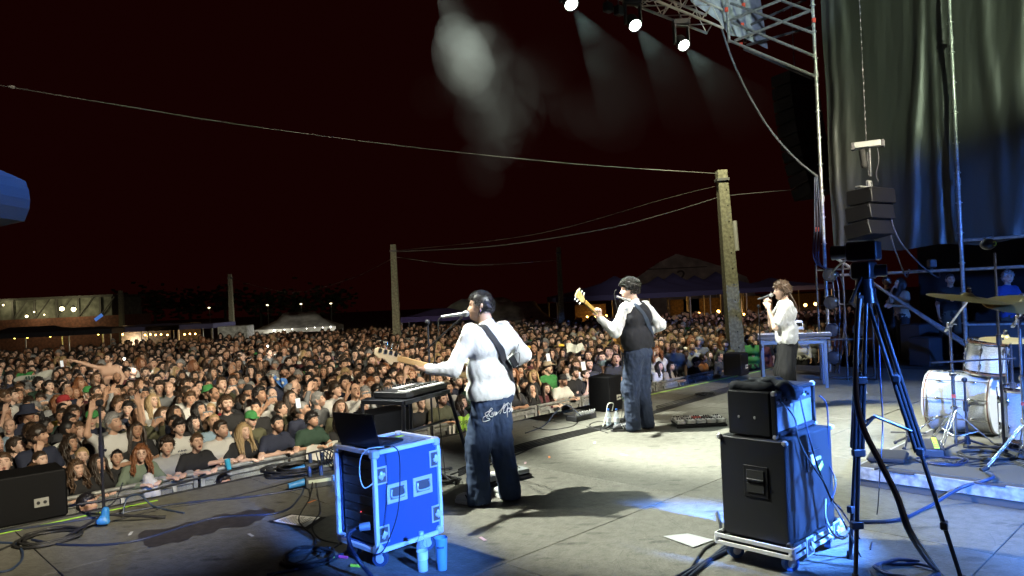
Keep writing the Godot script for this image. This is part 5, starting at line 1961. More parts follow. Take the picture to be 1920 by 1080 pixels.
	for a in [[1101, 594, 0.0], [1117, 593, 5.0], [1137, 592, 0.0], [1310, 588, 6.0], [1347, 584, 6.0], [1394, 590, 6.0], [1510, 572, 6.0], [1529, 570, 0.0]]:
		bulb(at_d(a[0], a[1], 47.0), Color(1.0, 0.48, 0.10), a[2] * 0.16, 0.10 if a[0] > 1300 else 0.06, "orange bulb glowing under the navy pagoda tents", "light_bulb", 22.0)
	for a in [[514, 620, 0.09], [620, 613, 0.07], [605, 614, 0.04], [590, 614, 0.04], [575, 616, 0.04], [548, 617, 0.04], [533, 618, 0.04], [244, 640, 0.08]]:
		bulb(at_d(a[0], a[1], 47.0), Color(1.0, 0.95, 0.85), 3.0 if a[2] > 0.06 else 0.0, a[2] * 0.6, "white bulb along the edge of the lone pale marquee", "light_bulb", 16.0)
	for a in [[240, 579], [393, 577], [565, 570], [621, 569], [502, 572], [222, 583]]:
		var p := at_d(a[0], a[1], 80.0)
		var t := thing("street_lamp", "distant street lamp on a thin post above the tents", "street lamp", Vector3(p.x, GROUND, p.z), Basis.IDENTITY, "distant street lamps")
		m = MB.new()
		cyl(m, Vector3.ZERO, Vector3(0, p.y - GROUND, 0), 0.06, 0.04, 6)
		part("post", m, mat("bracket", Color(0.10, 0.10, 0.10), 0.6), t)
		m = MB.new()
		ell(m, Transform3D(Basis.IDENTITY, Vector3(0, p.y - GROUND, 0.15)), Vector3(0.13, 0.06, 0.16), 10)
		part("lamp_head", m, glow("street", Color(1.0, 0.85, 0.5), 5.0), t)
	# white cabin
	var pc := at_d(443, 624, 43.0)
	var cab := thing("site_cabin", "white site cabin with a small window behind the crowd", "cabin", Vector3(pc.x, GROUND, pc.z), Basis(Vector3.UP, 0.1))
	m = MB.new()
	bx(m, Vector3(0, 1.05, 0), Vector3(1.62, 2.1, 1.6), 0.03)
	part("walls", m, mat("cabin white", Color(0.62, 0.66, 0.66), 0.7, 0, "grime", 0.6), cab)
	m = MB.new()
	bx(m, Vector3(0.38, 1.5, 0.805), Vector3(0.50, 0.34, 0.03), 0.005)
	part("window", m, mat("cabin glass", Color(0.05, 0.06, 0.06), 0.1), cab)
	# building with floodlights
	var pb := at_d(90, 590, 62.0)
	var bl := thing("lit_building", "long building with a pale steel-framed upper storey and brick base", "building", Vector3(pb.x, GROUND, pb.z), Basis(Vector3.UP, 0.08))
	var x0 := at_d(-30, 600, 62.0).x - pb.x
	var x1 := at_d(206, 600, 62.0).x - pb.x
	var yt := at_d(100, 561, 62.0).y - GROUND
	var ym := at_d(100, 596, 62.0).y - GROUND
	m = MB.new()
	bx(m, Vector3((x0 + x1) / 2, (yt + ym) / 2, -3), Vector3(x1 - x0, yt - ym, 6))
	part("upper_storey", m, mat("cladding", Color(0.16, 0.17, 0.15), 0.8, 0, "grime", 0.25), bl)
	m = MB.new()
	bx(m, Vector3((x0 + x1) / 2 + 0.4, ym / 2, -2.7), Vector3(x1 - x0 + 1.0, ym, 6.2))
	part("brick_base", m, mat("brick", Color(0.16, 0.06, 0.04), 0.9, 0, "grime", 0.5), bl)
	for i in 6:
		m = MB.new()
		var xx := lerpf(x0, x1, (i + 0.5) / 6.0)
		bx(m, Vector3(xx, (yt + ym) / 2, 0.1), Vector3(0.16, yt - ym, 0.14))
		cyl(m, Vector3(xx, ym, 0.15), Vector3(xx + 1.2, yt, 0.15), 0.05, -1, 6)
		part("steel_post", m, mat("steel post", Color(0.05, 0.05, 0.05), 0.7), bl)
	m = MB.new()
	bx(m, Vector3((x0 + x1) / 2, yt + 0.1, -2.9), Vector3(x1 - x0 + 0.6, 0.2, 6.6))
	part("roof", m, mat("steel post", Color(0.05, 0.05, 0.05), 0.7), bl)
	for a in [[116, 579, 60.5, 1.6, 0.17], [138, 580, 60.5, 1.6, 0.17], [50, 593, 60.0, 1.0, 0.11], [64, 585, 61.0, 1.0, 0.06], [83, 590, 61.0, 0.0, 0.05], [6, 572, 61.0, 1.0, 0.07]]:
		var p := at_d(a[0], a[1], a[2])
		bulb(p, Color(1.0, 0.86, 0.45), a[3], a[4], "floodlight on the front of the steel-framed building", "floodlight", 14.0 if a[4] > 0.15 else 8.0)
	for a in [[28, 650, 0.9, 1.9], [52, 648, 0.5, 1.4], [95, 646, 0.5, 1.2], [185, 643, 0.8, 1.0]]:
		var p := at_d(a[0], a[1], 45.0)
		bulb(Vector3(p.x, GROUND + 1.9, p.z), Color(1.0, 0.75, 0.12), a[3] * 0.8, 0.05, "yellow lamp inside the black bar tents", "light_bulb", 12.0)
	m = MB.new()
	var bp := at_d(185, 595, 50.0)
	bx(m, bp, Vector3(0.62, 0.22, 0.04), 0.01, Basis(Vector3.BACK, 0.6))
	single("blue_sign_light", m, glow("blue sign", Color(0.03, 0.25, 0.9), 0.5), "small tilted blue lit sign beside the building", "sign")
	# dark tree line that closes the field
	var tm := mat("far leaves", Color(0.03, 0.035, 0.015), 0.95)
	rng.seed = 5
	for i in 7:
		var px := 225.0 + i * 66.0
		var p := at_d(px, 590, 92.0)
		var t := thing("tree", "dark tree in the row closing the field behind the tents", "tree", Vector3(p.x, GROUND, p.z), Basis.IDENTITY, "trees behind the tents")
		var hgt := rng.randf_range(4.0, 6.0)
		m = MB.new()
		cyl(m, Vector3.ZERO, Vector3(0, hgt * 0.6, 0), 0.25, 0.12, 7)
		part("trunk", m, mat("bark", Color(0.05, 0.04, 0.03), 0.9), t)
		m = MB.new()
		for k in 260:
			var d := Vector3(rng.randfn(), rng.randfn() * 0.7, rng.randfn()) * 1.25
			var cc := Vector3(0, hgt * 0.72, 0) + d
			var b := Basis.from_euler(Vector3(rng.randf() * TAU, rng.randf() * TAU, 0))
			var s := m.v.size()
			var nn := b.z
			for q in [[-0.3, -0.16], [0.3, -0.16], [0.3, 0.16], [-0.3, 0.16]]:
				m.add(cc + b * Vector3(q[0], q[1], 0), nn)
			m.quad(s, s + 1, s + 2, s + 3)
		part("crown", m, tm, t)

# ---------------------------------------------------------------- roof, truss, scaffold, curtain
func tubes(list: Array, r: float, called: String, mt: Material, parent: Node) -> void:
	for q in list:
		var m := MB.new()
		cyl(m, q[0], q[1], r, -1, 10)
		part(called, m, mt, parent)

func build_structure() -> void:
	var steel := mat("galvanised", Color(0.46, 0.47, 0.46), 0.42, 0.55, "grime", 2.0)
	var dsteel := mat("dark steel", Color(0.16, 0.16, 0.17), 0.5, 0.5, "grime", 2.0)
	var WU := 14.0
	# side wall of scaffold: line of constant u, running along V
	var yr := 9.5
	var posts := [[6.0, "tall galvanised scaffold post at the front corner of the side wall"], [3.72, "galvanised scaffold post standing before the black curtain"], [1.4, "galvanised scaffold post at the rear of the side wall"]]
	for a in posts:
		var b := suv(WU, a[0], 0.0)
		var t := thing("scaffold_post", a[1], "scaffold post", b, stage_basis(), "scaffold posts of the side wall")
		var m := MB.new()
		cyl(m, Vector3.ZERO, Vector3(0, yr, 0), 0.032, -1, 12)
		part("tube", m, steel, t)
		for k in 19:
			m = MB.new()
			cyl(m, Vector3(0, 0.4 + k * 0.5, 0), Vector3(0, 0.416 + k * 0.5, 0), 0.052, -1, 14)
			part("rosette", m, steel, t)
		for k in [3.2, 5.55, 7.8]:
			m = MB.new()
			cyl(m, Vector3(0, k, 0), Vector3(0, k + 0.12, 0), 0.042, -1, 12)
			bx(m, Vector3(0.045, k + 0.06, 0), Vector3(0.06, 0.08, 0.05), 0.006)
			part("coupler", m, steel, t)
	var tb := [["galvanised rail crossing below the curtain", suv(WU, 5.95, 1.80), suv(WU, 3.76, 1.80)], ["galvanised rail at the bottom hem behind the drums", suv(WU, 3.68, 2.28), suv(WU, 1.45, 2.28)], ["galvanised rail crossing behind the drum kit", suv(WU, 3.68, 1.80), suv(WU, 1.45, 1.80)], ["diagonal scaffold brace crossing in front of the backstage people", suv(WU - 0.06, 5.8, 2.15), suv(WU - 0.06, 3.6, 0.45)], ["second diagonal brace behind the first", suv(WU + 0.9, 5.6, 1.7), suv(WU + 0.9, 3.4, 0.1)]]
	for a in tb:
		var m := MB.new()
		cyl(m, a[1], a[2], 0.028, -1, 10)
		single("scaffold_tube", m, steel, a[0], "scaffold tube", "scaffold tubes of the side wall")
	# wing bay in front of the wall, up high
	var w := thing("scaffold_bay", "high scaffold bay of crossing tubes beside the roof corner", "scaffold", suv(WU, 6.0, 0))
	var o := suv(WU, 6.0, 0)
	var fr := at_d(1367, 78, 15.4)
	fr.y = 0.0
	var sp := [[at_d(1528, 143, 14.0), at_d(1367, 76, 15.4)], [at_d(1526, 105, 14.0), at_d(1372, 42, 15.4)], [at_d(1525, 62, 14.0), at_d(1370, 6, 15.4)], [at_d(1523, 22, 14.0), at_d(1430, -12, 15.0)], [at_d(1524, 18, 14.0), at_d(1378, 76, 15.3)], [at_d(1368, 38, 15.4), at_d(1500, -14, 14.3)], [at_d(1524, 50, 15.4), at_d(1400, 85, 16.4)], [at_d(1395, 92, 16.4), at_d(1524, 148, 15.2)], [at_d(1520, -5, 15.4), at_d(1400, 50, 16.4)]]
	for k in sp.size():
		var m := MB.new()
		cyl(m, sp[k][0] - o, sp[k][1] - o, 0.029, -1, 10)
		part("brace_tube", m, steel if k < 6 else dsteel, w)
	for q in [[1367, 15.4], [1397, 16.4]]:
		var a := at_d(q[0], 80, q[1])
		var m := MB.new()
		cyl(m, a - o, a - o + Vector3(0, 3.2, 0), 0.03, -1, 10)
		part("upright", m, steel if q[0] < 1380 else dsteel, w)
	for q in [[1362, 18], [1392, 47], [1394, 10], [1389, 84], [1526, 38], [1532, 430]]:
		var m := MB.new()
		var a := at_d(q[0], q[1], 14.0 if q[0] > 1500 else 15.3)
		cyl(m, a - Vector3(0, 0.04, 0) - o, a + Vector3(0, 0.04, 0) - o, 0.036, -1, 10)
		part("red_band", m, mat("red band", Color(0.55, 0.06, 0.03), 0.6), w)
	# roof skin at the corner, pale, and its dark lining behind the bay
	var m := MB.new()
	var q := [at_d(1285, -30, 14.6), at_d(1296, 4, 14.6), at_d(1348, 40, 15.4), at_d(1366, 66, 15.6), at_d(1392, 70, 16.0), at_d(1440, 92, 16.6), at_d(1420, -40, 16.8)]
	var c := m.add(at_d(1365, 0, 15.9), Vector3(-0.3, 0, 1))
	for p in q:
		m.add(p, Vector3(-0.3, 0, 1))
	for i in q.size():
		m.tri(c, c + 1 + i, c + 1 + (i + 1) % q.size())
	m.smooth_normals()
	struct("roof_skin", m, mat("roof skin", Color(0.42, 0.45, 0.52), 0.7, 0, "grime", 0.6))
	m = MB.new()
	box(m, Transform3D(stage_basis(), suv(5.0, 2.2, 9.6)), Vector3(24, 0.1, 13))
	struct("stage_roof", m, mat("roof dark", Color(0.02, 0.02, 0.024), 0.9))
	# front truss
	var tr := thing("lighting_truss", "aluminium lattice truss over the stage edge, tangled with cables", "truss", suv(0, EDGE + 0.25, 0), stage_basis())
	var alu := mat("truss alu", Color(0.55, 0.55, 0.50), 0.4, 0.6)
	var xs := -2.0
	var xe := 13.2
	var y0 := 6.72
	var sz := 0.36
	for s in [[0, 0], [0, 1], [1, 0], [1, 1]]:
		m = MB.new()
		cyl(m, Vector3(xs, y0 + s[0] * sz, (s[1] - 0.5) * sz), Vector3(xe, y0 + s[0] * sz, (s[1] - 0.5) * sz), 0.025, -1, 10)
		part("chord", m, alu, tr)
	var n := 40
	for i in n:
		var a := lerpf(xs, xe, float(i) / n)
		var b := lerpf(xs, xe, float(i + 1) / n)
		var up := i % 2
		for s in [-0.5, 0.5]:
			m = MB.new()
			cyl(m, Vector3(a, y0 + sz * up, s * sz), Vector3(b, y0 + sz * (1 - up), s * sz), 0.011, -1, 6)
			part("lacing", m, alu, tr)
		for y in [0.0, 1.0]:
			m = MB.new()
			cyl(m, Vector3(a, y0 + sz * y, (up - 0.5) * sz), Vector3(b, y0 + sz * y, (0.5 - up) * sz), 0.011, -1, 6)
			part("lacing", m, alu, tr)
	rng.seed = 9
	for k in 9:
		m = MB.new()
		var x := 9.2 + k * 0.28
		var pts := []
		for i in 6:
			pts.append(Vector3(x + rng.randf_range(-0.35, 0.35), y0 + rng.randf_range(-0.12, 0.5), rng.randf_range(-0.3, 0.3)))
		tube(m, smooth_path(pts, 5), 0.009, 5)
		part("cable", m, mat("cable pale" if k % 3 else "cable black", Color(0.5, 0.5, 0.42) if k % 3 else Color(0.02, 0.02, 0.02), 0.5), tr)
	# a second dark truss and hanging cable at the corner
	m = MB.new()
	var pa := [at_d(1352, 50, 15.2), at_d(1372, 110, 15.0), at_d(1405, 180, 14.8), at_d(1445, 245, 14.5), at_d(1490, 296, 14.2), at_d(1534, 332, 14.0)]
	tube(m, smooth_path(pa, 6), 0.022, 6)
	single("hanging_cable", m, mat("loom", Color(0.06, 0.065, 0.08), 0.45), "thick cable loom drooping from the roof corner to the scaffold post", "cable")
	# spare dark lamps on the truss
	for a in [[1160, 20, 12.2], [1140, 14, 12.0]]:
		var t := thing("flood_lamp", "small unlit flood lamp clamped under the truss beside the lit heads", "stage light", at_d(a[0], a[1], a[2]), stage_basis(), "unlit lamps on the truss")
		m = MB.new()
		bx(m, Vector3.ZERO, Vector3(0.16, 0.16, 0.12), 0.02)
		part("housing", m, mat("lamp black", Color(0.02, 0.02, 0.022), 0.5), t)
		m = MB.new()
		cyl(m, Vector3(0, 0.08, 0), Vector3(0, 0.45, 0), 0.012)
		part("clamp", m, steel, t)
	# line array of the PA
	var la := thing("line_array", "tall dark line array of loudspeakers hanging beyond the scaffold", "loudspeaker", at_d(1490, 140, 17.0), Basis(Vector3.UP, 0.5))
	for i in 10:
		m = MB.new()
		var ang := -0.02 - i * 0.028
		var x := 0.0 + 0.5 * pow(i / 9.0, 1.7)
		box(m, Transform3D(Basis(Vector3.BACK, ang * -0.4) * Basis(Vector3.RIGHT, ang), Vector3(x, -0.15 - i * 0.275, 0)), Vector3(0.95, 0.26, 0.55), 0.015)
		part("cabinet", m, mat("pa black", Color(0.010, 0.009, 0.009), 0.7, 0, "fine", 2.0), la)
	m = MB.new()
	cyl(m, Vector3.ZERO, Vector3(0, 2.5, 0), 0.012)
	part("chain", m, dsteel, la)
	# side curtain, hung in folds
	var cur := MB.new()
	var cols := 300
	var rows := 44
	var vy0 := 2.22
	var vy1 := 9.3
	var vv0 := 5.9
	var vv1 := -1.5
	for i in cols + 1:
		for k in rows + 1:
			var f := float(i) / cols
			var g := float(k) / rows
			var v := lerpf(vv0, vv1, f)
			var y := lerpf(vy0, vy1, g)
			# soft pleats of uneven width, sharper folds in three bundles, a belly between seams
			var sw := v * 9.0 + noise.get_noise_2d(v * 40.0, y * 6.0) * 3.0
			var dd := 0.004 * sin(sw) + 0.016 * noise.get_noise_2d(v * 60.0, y * 9.0) + 0.008 * noise.get_noise_2d(v * 150.0 + y * 40.0, y * 60.0)
			for bd in [[5.55, 0.11, 0.0, 0.05], [4.35, 0.10, 0.085, 0.075], [4.05, 0.08, 0.015, 0.06], [3.92, 0.05, -0.01, 0.035], [3.20, 0.11, -0.05, 0.055], [2.85, 0.13, 0.06, 0.05], [5.75, 0.06, 0.01, 0.05], [2.2, 0.2, 0.05, 0.05]]:
				var ctr: float = bd[0] + (y - 4.5) * bd[2] * -1.0 + 0.05 * noise.get_noise_1d(y * 15.0 + bd[0] * 90.0)
				dd += bd[3] * exp(-pow((v - ctr) / bd[1], 2))
			dd += 0.03 * sin(y * 2.2 + v)
			if absf(y - 5.55) < 0.03:
				dd += 0.02
			cur.add(suv(WU + 0.16 - dd, v, y + 0.03 * sin(v * 5.0) * (1.0 - g)), -U)
	for i in cols:
		for k in rows:
			var a := i * (rows + 1) + k
			cur.quad(a, a + rows + 1, a + rows + 2, a + 1)
	cur.smooth_normals()
	var cm := mat("curtain", Color(0.042, 0.044, 0.040), 0.44, 0, "cloth", 2.0)
	single("side_curtain", cur, cm, "black side curtain hanging in shiny folds behind the scaffold posts", "curtain")
	# backdrop that closes the wing behind the people
	m = MB.new()
	box(m, Transform3D(stage_basis(), suv(WU + 4.2, 0.2, 1.2)), Vector3(0.1, 2.6, 11.0))
	struct("backstage_wall", m, mat("wing black", Color(0.008, 0.008, 0.010), 0.9))
	m = MB.new()
	box(m, Transform3D(stage_basis(), suv(WU + 2.9, -1.2, -0.10)), Vector3(4.4, 0.15, 14.0))
	struct("wing_floor", m, mat("wing floor", Color(0.05, 0.05, 0.05), 0.8, 0, "grime", 1.0))
	# chain hoist and side fill
	var hp := at_d(1627, 271, 12.2)
	var ho := thing("chain_hoist", "electric chain hoist with pale housing hanging before the curtain", "chain hoist", hp, Basis(Vector3.UP, -0.5))
	m = MB.new()
	bx(m, Vector3.ZERO, Vector3(0.40, 0.10, 0.16), 0.015)
	part("housing", m, mat("hoist grey", Color(0.42, 0.44, 0.44), 0.45, 0.3), ho)
	m = MB.new()
	bx(m, Vector3(-0.22, -0.01, 0), Vector3(0.06, 0.12, 0.18), 0.01)
	bx(m, Vector3(0.22, -0.01, 0), Vector3(0.05, 0.11, 0.17), 0.01)
	part("end_cap", m, mat("hoist dark", Color(0.10, 0.10, 0.11), 0.5), ho)
	m = MB.new()
	flesh(m, [[Vector3(-0.09, -0.10, 0), Vector3(-0.07, -0.34, 0), 0.05, 0.045]], 0.015, 0.01)
	part("chain_bag", m, mat("bag black", Color(0.02, 0.02, 0.02), 0.9), ho)
	m = MB.new()
	for i in 60:
		var b := Basis(Vector3.UP, PI / 2 * (i % 2))
		ell(m, Transform3D(b, Vector3(-0.02, 0.07 + i * 0.058, 0)), Vector3(0.011, 0.034, 0.005), 6)
	part("chain", m, dsteel, ho)
	m = MB.new()
	cyl(m, Vector3(0.02, -0.05, 0), Vector3(0.02, -0.52, 0), 0.02)
	cyl(m, Vector3(-0.01, -0.12, 0), Vector3(-0.01, -0.5, 0), 0.008)
	tube(m, smooth_path([Vector3(0.14, -0.06, 0.04), Vector3(0.15, -0.3, 0.05), Vector3(0.10, -0.50, 0.04), Vector3(0.13, -0.62, 0.03)], 5), 0.006, 5)
	part("load_hook", m, dsteel, ho)
	var sf := thing("side_fill_array", "three black loudspeaker cabinets hanging from the chain hoist", "loudspeaker", at_d(1630, 352, 12.2), Basis(Vector3.UP, 0.62))
	m = MB.new()
	bx(m, Vector3(0, 0.0, 0), Vector3(0.7, 0.03, 0.10), 0.008)
	for s in [-1.0, 0.0, 1.0]:
		tube(m, smooth_path([Vector3(s * 0.05 - 0.03, 0.0, 0), Vector3(s * 0.05 - 0.03, 0.10, 0), Vector3(s * 0.05 + 0.03, 0.10, 0), Vector3(s * 0.05 + 0.03, 0.0, 0)], 4), 0.009, 6)
	part("rigging_frame", m, steel, sf)
	for i in 3:
		m = MB.new()
		var ang := -0.06 - i * 0.06
		box(m, Transform3D(Basis(Vector3.RIGHT, ang), Vector3(0, -0.16 - i * 0.265, 0.02 - i * 0.03)), Vector3(0.74, 0.25, 0.44), 0.02)
		var cb := part("cabinet", m, mat("fill black", Color(0.007, 0.007, 0.009), 0.5, 0, "fine", 3.0), sf)
		m = MB.new()
		for s in [-1.0, 1.0]:
			ell(m, Transform3D(Basis.IDENTITY, Vector3(s * 0.375, -0.06 - i * 0.265, 0.20 - i * 0.03)), Vector3.ONE * 0.014, 8)
		part("rigging_pin", m, mat("chrome", Color(0.75, 0.75, 0.75), 0.15, 1.0), cb)
	for k in 2:
		m = MB.new()
		tube(m, smooth_path([at_d(1660 + k * 8, 400, 12.2), at_d(1672 + k * 14, 450, 12.3), at_d(1690 + k * 40, 500, 12.6), at_d(1700 + k * 60, 520, 12.9), at_d(1705 + k * 55, 505, 13.0)], 6), 0.012, 6)
		single("hanging_cable", m, mat("loom", Color(0.06, 0.065, 0.08), 0.45), ["speaker cable falling straight from the side-fill cabinets", "speaker cable curving from the side-fill cabinets to the rail"][k], "cable")
	# rack of lamps on a frame beside the keyboard table
	var lr := thing("lamp_frame", "upright frame of eight unlit flood lamps at the side of the stage", "stage light rack", at_y(1590, 713), facing(Vector3(-0.4, 0, 1)))
	m = MB.new()
	for x in [-0.42, 0.0, 0.42]:
		cyl(m, Vector3(x, 0, 0), Vector3(x, 2.0, 0), 0.02)
	for y in [0.05, 0.7, 1.3, 1.9]:
		cyl(m, Vector3(-0.42, y, 0), Vector3(0.42, y, 0), 0.018)
	part("frame", m, mat("frame black", Color(0.02, 0.02, 0.022), 0.5), lr)
	for r in 4:
		for x in [-0.21, 0.21]:
			m = MB.new()
			lathe(m, Transform3D(Basis(Vector3.RIGHT, PI / 2), Vector3(x, 0.40 + r * 0.47, 0.02)), [Vector2(0.0, -0.16), Vector2(0.07, -0.15), Vector2(0.10, -0.05), Vector2(0.12, 0.10), Vector2(0.112, 0.10)], 16)
			var lm := part("par_lamp", m, mat("lamp black", Color(0.02, 0.02, 0.022), 0.5), lr)
			m = MB.new()
			lathe(m, Transform3D(Basis(Vector3.RIGHT, PI / 2), Vector3(x, 0.40 + r * 0.47, 0.02)), [Vector2(0.110, 0.06), Vector2(0.06, 0.085), Vector2(0.0, 0.09)], 16)
			part("lens", m, mat("lens glass", Color(0.02, 0.022, 0.026), 0.12), lm)
	# work lamp on the rail
	m = MB.new()
	bx(m, at_d(1747, 494, 12.9), Vector3(0.14, 0.16, 0.12), 0.03)
	cyl(m, at_d(1747, 503, 12.9), at_d(1747, 515, 12.9), 0.02)
	single("work_lamp", m, mat("lamp black", Color(0.02, 0.02, 0.022), 0.5), "small dark work lamp standing on the galvanised rail", "lamp")

# ---------------------------------------------------------------- gear on the stage
func castor(t: Node, at: Vector3, turn: float, r: float, wheel: Material, fork: Material) -> void:
	var b := Basis(Vector3.UP, turn)
	var m := MB.new()
	cyl(m, at + Vector3(0, r, 0) - b.x * 0.018, at + Vector3(0, r, 0) + b.x * 0.018, r, -1, 24)
	var w := part("castor", m, wheel, t)
	m = MB.new()
	cyl(m, at + Vector3(0, r, 0) - b.x * 0.0205, at + Vector3(0, r, 0) + b.x * 0.0205, r * 0.55, -1, 18)
	part("hub", m, fork, w)
	m = MB.new()
	for s in [-1.0, 1.0]:
		box(m, Transform3D(b, at + Vector3(0, r * 1.45, 0) + b.x * s * 0.028), Vector3(0.006, r * 1.2, 0.045), 0.002)
	box(m, Transform3D(b, at + Vector3(0, r * 2.1, 0)), Vector3(0.085, 0.012, 0.085), 0.003)
	part("castor_fork", m, fork, t)

func mic_stand(base: Vector3, h: float, boom: Array, label: String, legs := 3, turn := 0.0, r := 0.011, spread := 0.36, mt: Material = null) -> Node3D:
	if mt == null:
		mt = mat("stand black", Color(0.022, 0.022, 0.028), 0.35, 0.3)
	var t := thing("microphone_stand", label, "microphone stand", base, Basis.IDENTITY, "microphone stands")
	var m := MB.new()
	cyl(m, Vector3(0, 0.06, 0), Vector3(0, h, 0), r, r * 0.75, 10)
	part("pole", m, mt, t)
	m = MB.new()
	cyl(m, Vector3(0, h * 0.55, 0), Vector3(0, h * 0.55 + 0.09, 0), r * 1.7, -1, 10)
	bx(m, Vector3(r * 2, h * 0.55 + 0.05, 0), Vector3(0.03, 0.02, 0.02), 0.004)
	part("clutch", m, mt, t)
	m = MB.new()
	cyl(m, Vector3(0, 0.05, 0), Vector3(0, 0.12, 0), 0.03, 0.02, 10)
	part("hub", m, mt, t)
	for i in legs:
		var a := turn + TAU * i / legs
		m = MB.new()
		var e := Vector3(cos(a) * spread, 0.012, sin(a) * spread)
		cyl(m, Vector3(cos(a) * 0.02, 0.085, sin(a) * 0.02), e, 0.011, -1, 8)
		var l := part("leg", m, mt, t)
		m = MB.new()
		cyl(m, e.lerp(Vector3(0, 0.085, 0), 0.12), e, 0.015, 0.017, 8)
		part("rubber_foot", m, mat("rubber", Color(0.02, 0.02, 0.02), 0.8), l)
	if boom.size() == 2:
		m = MB.new()
		cyl(m, boom[0] - base, boom[1] - base, 0.008, -1, 8)
		part("boom", m, mt, t)
		m = MB.new()
		ell(m, Transform3D(Basis.IDENTITY, Vector3(0, h, 0)), Vector3.ONE * 0.026, 10)
		part("boom_joint", m, mt, t)
	return t

func speaker_box(at: Vector3, b: Basis, w: float, h: float, d: float, label: String, plate_side := false) -> void:
	var t := thing("floor_speaker", label, "loudspeaker", at, b, "loudspeakers along the stage front")
	var m := MB.new()
	bx(m, Vector3(0, h / 2, 0), Vector3(w, h, d), 0.02)
	var sbm := mat("speaker black", Color(0.007, 0.007, 0.008), 0.6, 0, "fine", 4.0)
	sbm.metallic_specular = 0.25
	part("cabinet", m, sbm, t)
	m = MB.new()
	bx(m, Vector3(0, h / 2, -d / 2 - 0.004), Vector3(w * 0.92, h * 0.92, 0.008), 0.003)
	part("grille", m, mat("speaker grille", Color(0.01, 0.01, 0.01), 0.7), t)
	m = MB.new()
	bx(m, Vector3(w * 0.18, h * 0.38, d / 2 + 0.002), Vector3(0.11, 0.075, 0.006), 0.002)
	var p := part("connector_plate", m, mat("plate grey", Color(0.28, 0.28, 0.26), 0.5), t)
	m = MB.new()
	for s in [-1.0, 1.0]:
		cyl(m, Vector3(w * 0.18 + s * 0.025, h * 0.38, d / 2 + 0.004), Vector3(w * 0.18 + s * 0.025, h * 0.38, d / 2 + 0.012), 0.014, -1, 12)
	part("socket", m, mat("black plastic", Color(0.015, 0.015, 0.017), 0.4), p)

func bottle(at: Vector3, r: float, h: float, col: Color, cap: Color, label: String, fill := 0.5) -> void:
	var t := thing("water_bottle", label, "bottle", at, Basis.IDENTITY, "water bottles on the stage")
	var pet := mat("pet", Color(0.75, 0.85, 0.95, 0.22), 0.06)
	pet.transparency = BaseMaterial3D.TRANSPARENCY_ALPHA
	var m := MB.new()
	lathe(m, Transform3D.IDENTITY, [Vector2(0.0, 0.004), Vector2(r * 0.8, 0.0), Vector2(r, h * 0.05), Vector2(r * 0.94, h * 0.2), Vector2(r, h * 0.3), Vector2(r * 0.94, h * 0.45), Vector2(r, h * 0.62), Vector2(r * 0.75, h * 0.78), Vector2(r * 0.42, h * 0.88), Vector2(r * 0.40, h * 0.94)], 20)
	part("shell", m, pet, t)
	m = MB.new()
	lathe(m, Transform3D.IDENTITY, [Vector2(0.0, 0.008), Vector2(r * 0.9, 0.008), Vector2(r * 0.9, h * fill), Vector2(0.0, h * fill)], 18)
	part("water", m, mat("water", col, 0.1), t)
	m = MB.new()
	lathe(m, Transform3D.IDENTITY, [Vector2(r * 1.015, h * 0.32), Vector2(r * 1.015, h * 0.52)], 20)
	part("label", m, mat("bottle label", Color(0.6, 0.62, 0.66), 0.6), t)
	m = MB.new()
	cyl(m, Vector3(0, h * 0.93, 0), Vector3(0, h, 0), r * 0.45, -1, 14)
	part("cap", m, mat("cap%s" % cap.to_html(), cap, 0.4), t)

func latch(t: Node, b: Basis, at: Vector3) -> void:
	var m := MB.new()
	box(m, Transform3D(b, at), Vector3(0.10, 0.115, 0.006), 0.002)
	var l := part("latch", m, mat("zinc", Color(0.70, 0.70, 0.70), 0.32, 0.45), t)
	m = MB.new()
	box(m, Transform3D(b, at + b.z * 0.002), Vector3(0.078, 0.092, 0.008), 0.002)
	part("latch_recess", m, mat("zinc dark", Color(0.2, 0.2, 0.21), 0.4, 0.8), l)
	m = MB.new()
	box(m, Transform3D(b * Basis(Vector3.BACK, 0.3), at + b.z * 0.012), Vector3(0.055, 0.022, 0.012), 0.004)
	ell(m, Transform3D(b, at + b.z * 0.01), Vector3(0.016, 0.03, 0.008), 10)
	part("latch_wing", m, mat("zinc", Color(0.70, 0.70, 0.70), 0.32, 0.45), l)

